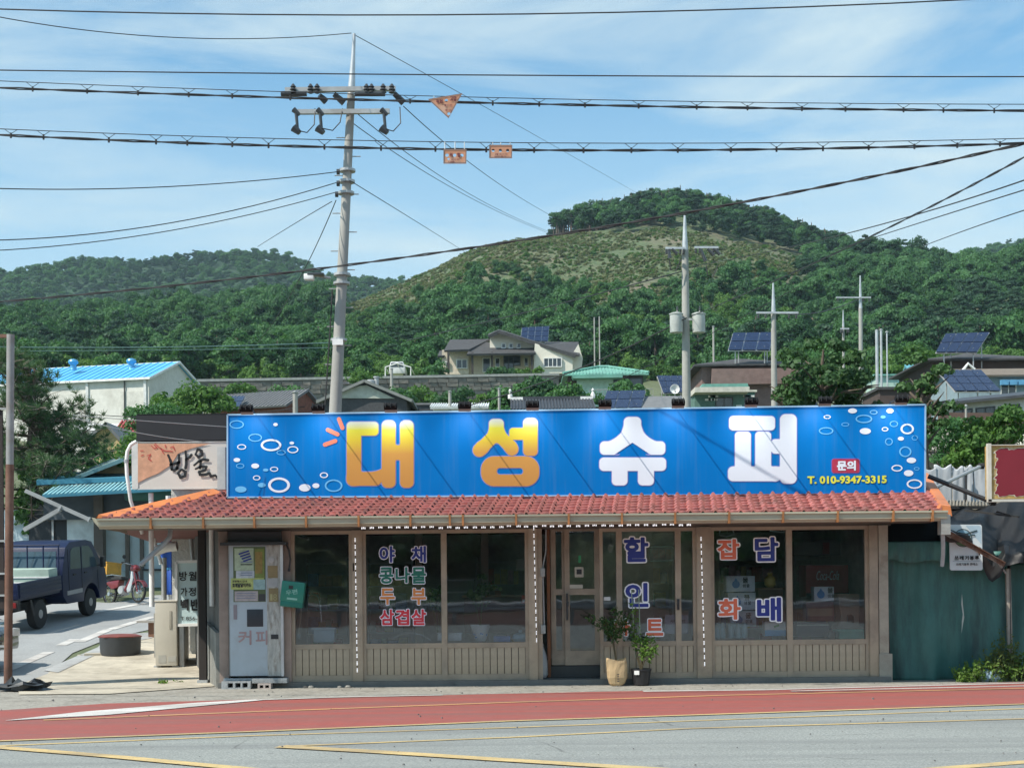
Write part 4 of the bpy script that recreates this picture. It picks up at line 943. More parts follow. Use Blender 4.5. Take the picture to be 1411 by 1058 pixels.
# ================================================================ POLES AND WIRES
POLE = mat('concrete_pole', (0.36,0.355,0.33), .85, var=.08, scale=1, dirt=(.25,.24,.22)); INS = mat('insulator', (0.05,0.055,0.06), .3); WIRE = mat('cable_black', (0.02,0.02,0.022), .6); STEELP = mat('steel_pole_top', (.5,.52,.53), .4, .4)
def wpt(t): return P(*t)
top = P(485.5, 100, 30); bot = P(461.5, 575, 30); dirv = (top-bot)/(top.z-bot.z); g_ = gzf(bot.x, 30); base = bot + dirv*(g_-bot.z)
r = thing('utility_pole', base, 'tall leaning concrete utility pole with two crossarms behind the shop', 'utility pole')
def atz(py): z = PZ(py, 30, 475); return bot + dirv*(z-bot.z)
MB().tube([base-Vector((0,0,.5)), atz(575), atz(130)], [.16,.130,.080], 16).build('pole', POLE, r, True)
MB().tube([atz(132), atz(108), atz(80), atz(47)], [.085,.065,.045,.03], 12).build('steel_top', STEELP, r, True)
def armbar(x0, y0, x1, y1, wd=.09, off=-.2):
    a_ = P(x0,y0,30); b_ = P(x1,y1,30); a_.y += off; b_.y += off; return a_, b_
for (x0,y0,x1,y1) in ((395,129,546,127),(412,159,538,158)):
    a_, b_ = armbar(x0,y0,x1,y1); MB().bar(a_, b_, .09, .09).build('crossarm', GALV, r)
for px in (404, 428, 437, 505, 512, 528, 540):
    q = P(px, 128, 29.7); MB().lathe(q+Vector((0,0,-.02)), [(.03,0),(.07,.02),(.04,.06),(.07,.08),(.04,.12),(.06,.14),(.02,.2)], 10).build('insulator', INS, r, True)
for px in (398, 412, 500, 520):
    q = P(px, 129.5, 29.7); MB().tube([q-Vector((.16,0,0)), q+Vector((.16,0,.0))], [.055,.055], 10).build('dead_end_clamp', INS, r, True)
for (x, y) in ((408,168),(441,168),(529,168)):
    q = P(x, y, 29.65); m_ = MB(); m_.tube([q+Vector((0,0,.2)), q+Vector((.03,0,-.16))], [.035,.03], 8); m_.build('fuse_cutout', INS, r, True)
    for dz, rr_ in ((.2,.06),(-.17,.09)): MB().tube([q+Vector((-.05,0,dz+.05)), q+Vector((.07,0,dz-.06))], [rr_, rr_*.6], 8).build('insulator', INS, r, True)
for (x0,y0,x1,y1) in ((440,132,449,140),(460,130,474,142),(543,129,556,142)):
    MB().tube([P(x0,y0,29.8), P(x1,y1,29.9)], [.055,.075], 8).build('strain_insulator', INS, r, True)
for (x0,y0,x1,y1) in ((410,180,434,150),(443,177,472,150),(531,178,551,148)):
    mid_ = ((x0+x1)/2+5, max(y0,y1)+2); MB().tube([P(x0,y0,29.6), P(mid_[0]-4,mid_[1]+1,29.6), P(mid_[0]+6,mid_[1]-10,29.6), P(x1,y1,29.8)], .012, 5).build('jumper_wire', WIRE, r)
for (x, y) in ((467,237),(467,253),(465,268)): MB().tube([P(x-3,y,29.8), P(x+1,y,29.8)], [.06,.06], 8).build('spool_insulator', INS, r, True)
for y in (237, 252, 268, 380, 392, 470):
    q = atz(y); MB().lathe(q, [(.17,0),(.17,.05)], 14).build('pole_band', GALV, r)
for k in range(14):
    q = atz(190+k*26); s_ = 1 if k % 2 else -1; MB().tube([q, q+Vector((s_*.26,0,0))], .012, 5).build('step_bolt', GALV, r)
MB().tube([P(455,383,29.8), P(432,379,29.6)], .025, 6).build('lamp_arm', GALV, r); q = P(426,382,29.6)
MB().obox(q+Vector((0,0,.0)), (.2,.18,.12)).build('street_lamp_box', TRIMW, r, bevel=.02); MB().obox(q+Vector((.14,0,.05)), (.34,.2,.05)).build('lamp_cap', INS, r, bevel=.02)
m_ = MB(); m_.tube([atz(400)+Vector((-.18,-.05,0)), atz(470)+Vector((-.19,-.05,0)), atz(560)+Vector((-.21,-.05,0))], .015, 5); m_.build('riser_cable', WIRE, r)
MB().obox(atz(473)+Vector((0,-.17,0)), (.22,.02,.12)).build('number_plate', TRIMW, r)

def pole2(label, px, ytop, ymid, D, arms, rp=.14, extras=None, lean=0, g=None):
    x = P(px, 560, D).x; gz_ = gzf(x, D); r = thing('utility_pole', (x, D, gz_), label, 'utility pole')
    zm = PZ(ymid, D, px); zt = PZ(ytop, D, px); MB().tube([(x,D,gz_-.3), (x,D,zm)], [rp*1.25, rp*.85], 12).build('pole', POLE, r, True)
    MB().tube([(x,D,zm-.05), (x,D,zt)], [rp*.8, rp*.28], 10).build('steel_top', STEELP, r, True)
    for (x0, x1, y) in arms:
        a_ = P(x0, y, D-.2); b_ = P(x1, y, D-.2); MB().bar(a_, b_, .09, .1).build('crossarm', STEELP, r)
        for t_ in (.05, .22, .78, .95):
            q = a_.lerp(b_, t_); MB().lathe(q-Vector((0,0,.3)), [(.02,0),(.07,.03),(.04,.08),(.07,.11),(.04,.16),(.06,.19),(.02,.26)], 8).build('insulator', INS, r, True)
    return r, x
r, x = pole2('concrete utility pole carrying two grey transformers', 946, 297, 345, 70, [(917,943,342),(957,990,341)], .19)
for px in (932, 963):
    q = P(px, 459, 69.7); m_ = MB(); m_.lathe(q, [(.02,0),(.30,.02),(.31,.06),(.31,.86),(.34,.88),(.34,.93),(.2,.98),(.03,1.0)], 20); t_ = m_.build('transformer', mat('transformer_grey',(.42,.44,.42),.5), r, True)
    MB().lathe(q+Vector((.05,0,.98)), [(.03,0),(.05,.05),(.03,.1),(.05,.14),(.03,.2),(.04,.24),(.01,.32)], 8).build('bushing', INS, t_, True)
MB().bar(P(938,440,69.9), P(958,440,69.9), .08, .1).build('transformer_bracket', GALV, r)
for (x0,y0,x1,y1) in ((921,344,923,356),(926,343,933,350),(966,344,972,360),(975,343,984,352),(984,343,992,351)):
    MB().tube([P(x0,y0,69.6), P(x1,y1,69.6)], [.06,.09], 8).build('strain_insulator', INS, r, True)
for (x0,y0) in ((922,372),(973,380)):
    MB().tube([P(x0,y0-14,69.6), P(x0+2,y0,69.6), P(x0+9,y0+2,69.6), P(x0+16,y0-14,69.6)], .03, 5).build('jumper_wire', WIRE, r)
pole2('slender pole with a single long crossarm right of the solar roof', 1067, 390, 432, 74, [(1042,1100,431)], .15)
pole2('thin far utility pole with one crossarm before the wooded slope', 1187, 380, 425, 110, [(1152,1200,410)], .17)
pole2('short far pole left of the thin crossarm pole', 1163, 427, 450, 105, [(1158,1170,453)], .10)
for k, (px, yt, D) in enumerate(((1209,456,85),(1215,455,86),(1223,458,90))):
    x = P(px, 560, D).x; g0 = gzf(x, D); r = thing('white_post', (x, D, g0), ['left one of three pale posts right of the persimmon tree','middle one of three pale posts right of the persimmon tree','thin right one of three pale posts right of the persimmon tree'][k], 'post', 'pale posts'); MB().cyl((x,D,g0-.2), (x,D,PZ(yt,D,px)), .09-.02*k, n=8).build('post_shaft', STEELP, r, True); MB().lathe((x,D,PZ(yt,D,px)), [(.1,0),(.1,.05),(.02,.09)], 8).build('post_cap', GALV, r)
for k, (px, yt, D, w_) in enumerate(((1331,560,46,.045),(407,541,55,.12),(620,540,80,.1),(688,536,82,.09),(820,438,150,.08),(827,437,150,.08),(540,508,138,.16),(984,450,120,.1))):
    x = P(px, 560, D).x; g0 = gzf(x, D); lab = ['grey steel pipe post behind the white sheet fence','short square pole behind the blue sign, left of the leaning pole','short pole by the white shed roof','short pole in the garden bushes','left one of two tall thin poles right of the villa','right one of two tall thin poles right of the villa','short concrete post on the stone wall','short pale post beside the transformers'][k]
    r = thing('post', (x, D, g0), lab, 'post'); MB().cyl((x,D,g0-.2), (x,D,PZ(yt,D,px)), w_, w_*.8, n=8).build('post_shaft', POLE, r, True); MB().lathe((x,D,PZ(yt,D,px)), [(w_*1.1,0),(w_*1.1,.04),(.01,.07)], 8).build('post_cap', GALV, r)

def wire(label, pts, rad, name='cable', cat='cable', group=None, ext=(0, 0), m_=WIRE, n=26, strands=1):
    """pts: three or more survey points (px, py, D); smooth curve through them"""
    px = np.array([p[0] for p in pts], float); o_ = np.argsort(px); px = px[o_]; py = np.array([p[1] for p in pts], float)[o_]; iD = (1/np.array([p[2] for p in pts], float))[o_]
    c1 = np.polyfit(px, py, min(2, len(pts)-1)); c2 = np.polyfit(px, iD, 1)
    xs = np.linspace(px[0]-ext[0], px[-1]+ext[1], n)
    P3 = [P(x, np.polyval(c1, x), 1/max(np.polyval(c2, x), 1/400)) for x in xs]
    r = thing(name, P3[n//2], label, cat, group)
    if strands == 1: MB().tube(P3, rad, 6).build('strand', m_, r, True)
    else:
        for s_ in range(strands):
            q = [p_ + Vector((0, math.cos(i*1.3+s_*math.pi)*rad*.7, math.sin(i*1.3+s_*math.pi)*rad*.9)) for i, p_ in enumerate(P3)]
            MB().tube(q, rad*.75, 6).build('strand', m_, r, True)
    return r, lambda x: P(x, np.polyval(c1, x), 1/np.polyval(c2, x))
wire('topmost thin cable crossing the whole sky', [(0,13,18),(700,20,18),(1330,0,18)], .009, ext=(900,900))
wire('second straight thin cable crossing the sky below the topmost', [(0,97,18),(700,104,18),(1411,106,18)], .008, ext=(900,900))
def lashed(l1, l2, top, bot, hx):
    _, ft = wire(l1, top, .005, 'messenger_wire', 'wire', ext=(700,700)); r, fb = wire(l2, bot, .0115, 'cable_bundle', 'cable', ext=(700,700), strands=2, n=90)
    for x in hx:
        a_, a2, b_ = ft(x-9), ft(x+9), fb(x); MB().tube([a_, b_.lerp(ft(x-3), .35), b_], .0035, 5).build('hanger', WIRE, r); MB().tube([a2, b_.lerp(ft(x+3), .35), b_], .0035, 5).build('hanger', WIRE, r)
        MB().tube([b_-Vector((0,0,.03)), b_+Vector((0,0,.03))], .012, 6).build('hanger_clip', WIRE, r)
    return ft, fb
ft1, fb1 = lashed('thin messenger wire of the upper lashed cable', 'upper black lashed cable bundle with V hangers', [(0,112,18),(560,131,18),(740,137,18),(1411,144,18)], [(0,121,18),(400,136,18),(700,142,18),(1411,153,18)], [-60,45,120,190,260,320,400,565,679,743,806,880,960,1030,1105,1165,1245,1300,1370,1440])
ft2, fb2 = lashed('thin messenger wire of the lower lashed cable', 'lower black lashed cable bundle with V hangers', [(0,178,17),(380,191,17),(700,197,17),(1411,191,17)], [(0,186,17),(480,204,17),(740,207,17),(1200,203,17),(1411,198,17)], [-50,15,60,150,215,258,320,370,447,525,600,670,736,804,870,934,1007,1070,1134,1197,1260,1319,1378,1440])
wire('heavy dark cable sweeping from lower left up to the right edge', [(0,415,24),(460,370,23),(730,328,21),(1100,263,19),(1411,199,17.5)], .0135, 'heavy_cable', ext=(250,200), strands=2, n=90)
wire('twisted cable falling from the right edge to the transformer pole', [(1411,218,20),(1280,283,26),(1165,345,34),(1050,395,45),(948,437,69)], .014, 'twisted_cable', ext=(0,200), strands=2, n=60)
wire('cable continuing from the transformer pole down to the white shed', [(946,438,69),(800,507,75),(640,560,80)], .035, 'service_cable', ext=(25,0))
wire('thin cable from the right edge past the hill forest', [(1411,248,22),(1200,316,36),(1050,345,50),(948,370,69)], .012, ext=(0,200))
wire('thin cable from the transformer pole across the villa roof', [(944,372,69),(850,400,80),(700,435,100),(560,470,120)], .03)
wire('second thin cable at the right edge fading into the hill', [(1411,262,22),(1290,300,30),(1150,345,42)], .010, ext=(0,200))
wire('lowest thin cable at the right edge', [(1411,290,22),(1340,314,28),(1270,340,36)], .009, ext=(0,200))
wire('thin line from the leaning pole top to the hill', [(488,49,30),(610,113,40),(740,190,60),(920,290,200)], .009)
wire('line from the crossarm end down to the hill crest', [(556,146,30),(620,205,38),(700,260,55),(775,306,110)], .010)
wire('upper line of the pair falling from the pole to the hill crest', [(485,150,30),(560,212,38),(650,268,55),(757,320,120)], .010)
wire('lower line of the pair falling from the pole to the hill crest', [(484,168,30),(560,222,38),(650,273,55),(757,322,120)], .010)
wire('line from the middle of the leaning pole to the hill slope', [(482,249,30),(560,297,40),(645,350,90)], .010)
wire('thin line from the leaning pole top to the left edge', [(484,46,30),(240,52,26),(0,24,23)], .008, ext=(250,0))
wire('line from pole middle to left edge, uppermost of three', [(465,237,30),(240,257,27),(0,260,24)], .009, ext=(250,0))
wire('line from pole middle to left edge, middle of three', [(463,252,30),(200,313,27),(0,331,24)], .009, ext=(250,0))
wire('line from pole middle to left edge, lowest of three', [(463,265,30),(240,317,27),(0,345,24)], .008, ext=(250,0))
wire('service wire falling from the pole toward the left hill', [(457,278,30),(400,312,38),(355,340,55)], .010)
wire('steep service wire from the pole toward the warehouse', [(463,276,30),(445,320,40),(424,360,60),(380,440,75),(300,520,90)], .012, n=30)
wire('upper thin teal line across the left forest', [(0,478,50),(250,478,50),(460,472,50)], .018, ext=(200,0), m_=mat('faded_green_cable',(.08,.16,.15),.6))
wire('lower thin teal line across the left forest', [(0,484,50),(250,482,50),(460,479,50)], .012, ext=(200,0), m_=mat('faded_green_cable',(.08,.16,.15)))
wire('pale wire crossing the black board above the restaurant sign', [(100,572,20.4),(200,580,20.4),(312,588,21.4)], .005, m_=GALV)
wire('pale wire drooping over the restaurant sign corner', [(100,575,20.6),(200,598,20.6),(312,611,21.4)], .005, m_=GALV)
wire('cable running behind the pine toward the charcoal house', [(0,553,60),(200,575,58),(420,560,55)], .015)
wire('line over the village from the brown house to the sign', [(1100,395,74),(960,470,80),(840,530,85)], .02)
wire('far thin line over the far pole crossarms', [(1067,431,74),(1130,430,90),(1187,410,110)], .03)
# hanging notice plates on the lashed cables
NOT = mat('notice_plate', (0.52,0.24,0.14), .6, var=.12, scale=5, dirt=(.5,.4,.33), dirtscale=4); NOTE_E = mat('plate_edge', (0.20,0.15,0.14), .6); NTX = mat('maroon_print', (0.12,0.02,0.03), .7)
def plate(label, pts, D, holes, texts, hang, parent_f):
    c = P(sum(p[0] for p in pts)/len(pts), sum(p[1] for p in pts)/len(pts), D); r = thing('hanging_notice', c, label, 'notice plate')
    xs = np.arange(min(p[0] for p in pts)-3, max(p[0] for p in pts)+3, .25); ys = np.arange(min(p[1] for p in pts)-3, max(p[1] for p in pts)+3, .25); X, Y = np.meshgrid(xs, ys)
    rad = 3.0 if len(pts) == 4 else 2.0; sd = None; cx_, cy_ = sum(p[0] for p in pts)/len(pts), sum(p[1] for p in pts)/len(pts)
    for i in range(len(pts)):
        (ax, ay), (bx, by) = pts[i], pts[(i+1) % len(pts)]; nx_, ny_ = by-ay, -(bx-ax); l_ = math.hypot(nx_, ny_); nx_, ny_ = nx_/l_, ny_/l_
        if (cx_-ax)*nx_+(cy_-ay)*ny_ > 0: nx_, ny_ = -nx_, -ny_
        e_ = (X-ax)*nx_+(Y-ay)*ny_ + rad; sd = e_ if sd is None else smin(sd, e_, -1) if False else (e_ if sd is None else np.maximum(sd, e_))
    # rounded corners from distance to the inset shape
    sd = sd - rad
    body = sd.copy()
    for (hx, hy, hr) in holes: body = np.maximum(body, hr - np.hypot((X-hx), (Y-hy)))
    rim = np.maximum(body, -(sd + 1.2))
    for fld, mm, dy, nm in ((body, NOT, 0, 'plate'), (rim, NOTE_E, .006, 'rim')):
        me = loops_mesh(contour_loops(fld, xs, ys, 0), lambda x, y: P(x, y, D) - Vector((0, dy, 0)) - c)
        bm = bmesh.new(); bm.from_mesh(me)
        if nm == 'plate':
            ex = bmesh.ops.extrude_face_region(bm, geom=bm.faces[:]); bmesh.ops.translate(bm, vec=(0,.012,0), verts=[v for v in ex['geom'] if isinstance(v, bmesh.types.BMVert)])
            bmesh.ops.recalc_face_normals(bm, faces=bm.faces)
        bm.to_mesh(me); bm.free(); link(nm, me, mm, r)
    for (body_, bx_, bold) in texts: put_text('lettering', body_, bx_, D, NTX, r, bold=bold, dy=.01, res=.04)
    for (x, y) in hang: MB().tube([P(x, y, D+.006), parent_f(x)], .006, 5).build('hook', GALV, r)
plate('triangular orange notice hanging on the upper cable', [(590,137),(637,129),(618,163)], 17.9, [(615,138.5,2.3),(618.5,157,2.3)], [('위험', (601,137.5,610,143), .04), ('고압', (620,133,629,140), .04), ('통신선', (612,144,623,147.5), .02), ('주의', (613,151,622,154), .02)], [(598,135.5),(630,131)], ft1)
plate('left rectangular orange notice on the lower cable', [(611,206),(643,206),(642.5,225.5),(611,225.5)], 16.9, [(616,214,2.4),(626.5,214,2.4),(636.5,214.2,2.4),(618,219,1.6)], [('위', (619.5,211,623.5,217), .04), ('험', (630,211,634,217), .04), ('통신선 주의', (622,219,633,222), .02), ('1588-0000' [:4], (618,222.3,626,224.5), .02)], [(613,206),(627,206),(640,206)], ft2)
plate('right rectangular orange notice on the lower cable', [(674,200),(706,200),(705.5,218),(674,218)], 16.9, [(679.5,207.5,2.2),(689.5,207.5,2.2),(699.5,207.5,2.2)], [('고압', (682,211.5,687,214.5), .04), ('통신선 주의', (688,212,699,214.3), .02), ('접근금지', (681,215,697,217), .02)], [(679,200),(690,200),(703,200)], ft2)

# ================================================================ THE SHOP
DF = 21.5
def W(px): return PX(px, DF)
def Zf(py): return CH + (HY - py) / F * DF
TAU = mat('bronze_aluminium', (0.40, 0.32, 0.235), 0.5, var=.12, scale=2, dirt=(0.20,0.17,0.14), dirtscale=1.5); TAU2 = mat('bronze_slat', (0.46, 0.37, 0.265), 0.55, var=.26, scale=3, dirt=(0.24,0.20,0.16), dirtscale=1.2)
ROOM = mat('dim_room_wall', (0.42,0.42,0.40), .9, var=.3, scale=2); ROOMF = mat('room_floor', (0.24,0.22,0.20), .6); CREAMC = mat('worn_cream_column', (0.40,0.36,0.29), .8, var=.2, dirt=(.2,.16,.12), dirtscale=2)
XL, XR = W(303), W(1222)
shop = thing('shop_building', ((XL+XR)/2, 25, 0), 'low supermarket building with red tiled eaves and bronze shop windows', 'shop')
def sb(name, x0, x1, y0, y1, z0, z1, m_, parent=None, bevel=0): return MB().box(x0,x1,y0,y1,z0,z1).build(name, m_, parent or shop, bevel=bevel)
# rear, side and inner walls
BLX = XL - 1.35
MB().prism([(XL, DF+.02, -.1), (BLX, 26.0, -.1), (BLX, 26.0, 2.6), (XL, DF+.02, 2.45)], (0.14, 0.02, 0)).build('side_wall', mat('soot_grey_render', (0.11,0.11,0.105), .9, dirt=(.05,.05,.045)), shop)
MB().prism([(XL-.02, DF+.05, -.1), (XL-.60, 23.4, -.1), (XL-.60, 23.4, .95), (XL-.02, DF+.05, .82)], (-0.06, 0, 0)).build('side_plinth', mat('grey_render', (0.24,0.24,0.22), .9, dirt=(.12,.12,.11)), shop)
sb('rear_wall', BLX, XR+.4, 29.4, 29.6, -.1, 3.6, ROOM); sb('right_wall', XR-.12, XR, DF+.06, 29.4, -.05, 2.5, ROOM)
sb('room_back_wall', XL+.1, XR-.12, 26.4, 26.5, .06, 2.44, mat('room_panelling',(0.48,0.45,0.40),.9,var=.3)); sb('room_floor', XL+.1, XR-.12, DF+.1, 26.4, .02, .06, ROOMF); sb('room_ceiling', XL+.1, XR-.12, DF+.1, 26.4, 2.44, 2.5, mat('ceiling_board',(.5,.5,.48),.9))
for px in (577, 668): x = PX(px, 24); sb('inner_post', x-.06, x+.06, 24, 24.12, .06, 2.44, TAU)
x = PX(885, 23.6); sb('inner_partition', PX(858, 23.6), PX(900, 23.6), 23.6, 23.65, .06, 2.44, mat('pale_partition', (.25,.23,.19), .8))
sb('foundation', XL-.02, XR+.02, DF-.13, DF+.1, -.1, .085, mat('grey_sill', (0.17,0.17,0.16), .8, dirt=(.08,.08,.075), dirtscale=3))
sb('head_beam', XL-.05, XR+.05, DF-.06, DF+.12, Zf(729), 2.52, mat('shaded_head_beam', (.10,.085,.07), .8))  # eave shadow over the beam is put into its dark colour
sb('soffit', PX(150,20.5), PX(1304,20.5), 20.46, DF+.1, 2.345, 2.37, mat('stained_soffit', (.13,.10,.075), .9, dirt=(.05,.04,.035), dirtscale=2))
# posts between windows
for a_, b_, nm, mm in ((303,316,'corner_post',mat('pinkish_post',(.33,.25,.21),.7,dirt=(.18,.14,.12))),(390,402,'post',mat('pinkish_post',(.24,.18,.155))),(486,500,'post',TAU),(728,740,'post',TAU),(959,979,'post',TAU),(1196,1208,'post',TAU),(1209,1222,'end_column',CREAMC)):
    sb(nm, W(a_), W(b_), DF-.09, DF+.07, .085, Zf(728.5), mm, bevel=.006)
sb('end_column_foot', W(1208), W(1226), DF-.11, DF+.05, 0, .42, mat('bent_tin', (.33,.31,.26), .6, .2, dirt=(.2,.15,.1)))
def shopwin(x0, x1, mull=(), top=729, bot=884.5, low=936, trans=None):
    a_, b_ = W(x0), W(x1); zt, zb, zl = Zf(top), Zf(bot), Zf(low); y0, y1 = DF-.045, DF+.045
    mb = MB(); t = .05
    mb.box(a_, a_+t, y0, y1, zl, zt); mb.box(b_-t, b_, y0, y1, zl, zt); mb.box(a_+t, b_-t, y0, y1, zt-t, zt); mb.box(a_+t, b_-t, y0+.003, y1, zb-.075, zb); mb.box(a_+t, b_-t, y0+.003, y1, zl, zl+.09)
    for m_ in mull: mb.box(W(m_)-.042, W(m_)+.042, y0-.008, y1, zl+.121 if False else zl, zt-t)
    wn = mb.build('window', TAU, shop); xs_ = [x0] + list(mull) + [x1]
    for i in range(len(xs_)-1):
        g0 = W(xs_[i]) + (t if i == 0 else .042); g1 = W(xs_[i+1]) - (t if i == len(xs_)-2 else .042)
        MB().box(g0, g1, DF, DF+.006, zb, zt-t).build('pane', GLASS, wn)
        n = max(1, round((g1-g0)/.102)); w_ = (g1-g0)/n; me = None
        sb('panel_backing', g0, g1, DF+.005, DF+.03, zl+.09, zb-.075, mat('panel_groove', (.13,.105,.085), .8), wn)
        for k in range(n):
            q = MB().box(0, w_-.014, -.03, .003, 0, (zb-.11)-(zl+.12)) 
            if me is None:
                o_ = MB(); o_.box(-w_/2+.0045, w_/2-.0045, 0, .035, 0, (zb-.075)-(zl+.09)); sl_ = o_.build('slat', TAU2, None, bevel=.004); me = sl_.data; sl_.parent = wn
            else: sl_ = bpy.data.objects.new('slat', me); COL.objects.link(sl_); sl_.parent = wn
            sl_.location = Vector((g0+(k+.5)*w_, DF-.03, zl+.09)) - wloc(wn)
    return wn
w1 = shopwin(402, 486); w2 = shopwin(500, 728, (612,)); w3 = shopwin(826, 959, (853, 934)); w4 = shopwin(979, 1196, (1087,))
# entrance: recessed sliding doors
sb('door_jamb', W(740), W(747), DF-.02, DF+.6, .06, Zf(729), TAU); sb('door_step', W(740), W(826), DF+.05, DF+1.3, .02, .10, mat('dark_step', (.05,.052,.05), .7)); sb('inner_step', W(740), PX(826,DF+.25), DF+.24, DF+1.3, .10, .26, mat('dark_step', (.05,.052,.05)))
sb('rusty_post', W(754), W(758.5), DF+.2, DF+.26, .10, Zf(729), mat('rusty_post', (.22,.09,.04), .8, dirt=(.1,.05,.03)))
def door(x0, x1, mid, nm, D_):
    a_, b_ = PX(x0, D_), PX(x1, D_); zt, zm, zb = PZ(728, D_), PZ(816, D_), PZ(912, D_); t = .075; mb = MB()
    zb = .27; mb.box(a_, a_+t, D_, D_+.05, zb, zt); mb.box(b_-t, b_, D_, D_+.05, zb, zt); mb.box(a_+t, b_-t, D_, D_+.05, zt-.05, zt); mb.box(a_+t, b_-t, D_, D_+.05, zm-.045, zm+.045); mb.box(a_+t, b_-t, D_, D_+.05, zb, zb+.22)
    d_ = mb.build(nm, TAU, shop); MB().box(a_+t, b_-t, D_+.02, D_+.026, zm+.045, zt-.05).build('pane', GLASS, d_); MB().box(a_+t, b_-t, D_+.02, D_+.026, zb+.22, zm-.045).build('pane', GLASS, d_); return d_, a_, b_
door(759, 781, 0, 'door', DF+.36); dd, a_, b_ = door(778, 826, 0, 'door', DF+.30)
MB().box(a_+.02, a_+.045, DF+.25, DF+.3, .95, 1.35).build('handle', BLK, dd)
put_text('door_notice', 'Ｔ', (792, 781, 803, 795), DF+.3, mat('cream_paper', (.55,.53,.45), .8), dd, bold=.1, dy=.02) if False else None
CRM = mat('cream_paper', (.55,.53,.45), .8); q0, q1 = P(792,795,DF+.3), P(804,781,DF+.3); MB().box(q0.x, q1.x, DF+.305, DF+.31, q0.z, q1.z).build('notice', CRM, dd)
q0, q1 = P(794.5,791,DF+.3), P(801.5,784,DF+.3); MB().box(q0.x, q1.x, DF+.301, DF+.304, q0.z, q1.z).build('notice_print', BLK, dd)
q0, q1 = P(785,810.5,DF+.3), P(803,805,DF+.3); MB().box(q0.x, q1.x, DF+.305, DF+.31, q0.z, q1.z).build('notice', CRM, dd)
q0, q1 = P(797,775,DF+.3), P(800.5,765,DF+.3); MB().box(q0.x, q1.x, DF+.305, DF+.31, q0.z, q1.z).build('green_sticker', mat('green_print',(.03,.3,.12),.5), dd)
q0, q1 = P(832,827,DF), P(841,822,DF); MB().box(q0.x, q1.x, DF-.012, DF-.008, q0.z, q1.z).build('small_notice', TRIMW, w3)
# electrical conduit and boxes by the door
m_ = MB(); m_.tube([(W(753), DF+.05, Zf(730)), (W(752.5), DF+.05, Zf(760)), (W(748), DF+.02, Zf(782)), (W(749.5), DF+.02, Zf(868))], .012, 6); m_.build('conduit', GALV, shop)
for y0_, y1_ in ((783,795),(861,873)): sb('switch_box', W(744.5), W(751), DF-.05, DF+.02, Zf(y1_), Zf(y0_), mat('grey_plastic', (.35,.36,.34), .5), bevel=.008)
for px, y0_, y1_ in ((933.5,827,842),(781.5,829,836),(488,773,785)): sb('lock', W(px-1.5), W(px+1.5), DF-.09, DF-.04, Zf(y1_), Zf(y0_), BLK, bevel=.006)

# ---- tiled roof
SL = 0.25; ye = 20.40; ze = 2.475; xfl = PX(140, ye); xfr = PX(1306, ye); yr = 25.4
def rl(y): return xfl + (y-ye)*0.735
def rr2(y): return xfr + (y-ye)*0.17
zr = ze + (yr-ye)*SL
rb = MB(); Lb, Rb = (xfl-1.6, 29.9, ze), (rr2(29.9), 29.9, ze)
rb.add([(xfl,ye,ze-.03),(xfr,ye,ze-.03),(rr2(yr),yr,zr-.03),(rl(yr),yr,zr-.03),Lb,Rb,(xfl,ye,ze-.1),(xfr,ye,ze-.1),(Lb[0],Lb[1],ze-.1),(Rb[0],Rb[1],ze-.1)],
       [(0,1,2,3),(3,2,5,4),(0,3,4),(1,5,2),(6,8,9,7),(0,6,7,1),(1,7,9,5),(5,9,8,4),(4,8,6,0)])
rb.build('roof', mat('roof_underlay', (.16,.06,.05), .9), shop)
TILE = mat('red_pressed_tile', (0.35, 0.115, 0.10), 0.6, var=.38, scale=7, dirt=(0.17,0.085,0.07), dirtscale=2)
pit = 0.177; cd_ = 0.195; rr = random.Random(4); row = 0; y = ye - .03
while y < 23.6:
    x0, x1 = rl(y)+.05, rr2(y)-.08; n = int((x1-x0)/pit*10); V = []; Fc = []; sh = -row*.022
    for i in range(n+1):
        x = x0 + (x1-x0)*i/n; ph = ((x+sh)/pit) % 1.0; wv = (.042*math.sin(math.pi*ph/.36)**.7 if ph < .36 else .006*math.sin(math.pi*(ph-.36)/.64)); jit = .010*(math.sin(int((x+sh)/pit)*12.9898+row*78.233)*43758.5 % 1.0 - .5)
        sc_ = .02*math.sin(math.pi*ph)
        for dy_, dz in ((-sc_, -.004), (-sc_, .036), (cd_*.55, .016), (cd_+.03, .0)):
            V.append((x, y+dy_, ze + (y+dy_-ye)*SL + dz + wv + jit))
    for i in range(n):
        for k in range(3): Fc.append((i*4+k, (i+1)*4+k, (i+1)*4+k+1, i*4+k+1))
    m_ = MB(); m_.add(V, Fc); o_ = m_.build('tile_row', TILE, shop); o_.data.polygons.foreach_set('use_smooth', [False]*len(o_.data.polygons)); y += cd_; row += 1
OHIP = mat('orange_flashing', (0.62, 0.20, 0.065), 0.5, var=.12, dirt=(.4,.15,.07))
h0 = Vector((xfl-.05, ye-.02, ze+.01)); h1 = Vector((rl(22.1), 22.1, ze+1.7*SL+.0))
MB().add([h0, h0+Vector((.30,0,.0)), h1+Vector((.14,-.05,.03)), h1+Vector((-.02,0,.09)), h1+Vector((-.25,.2,-.02)), h0+Vector((-.08,.1,-.03)), h0+Vector((.02,0,.05))], [(0,1,2,3,6),(6,3,4,5)]).build('hip_flashing', OHIP, shop)
for t_ in (): p_ = h0.lerp(h1, t_); MB().bar(p_+Vector((.12,-.1,.03)), p_+Vector((-.1,.05,.13)), .03, .02).build('flashing_joint', OHIP, shop)
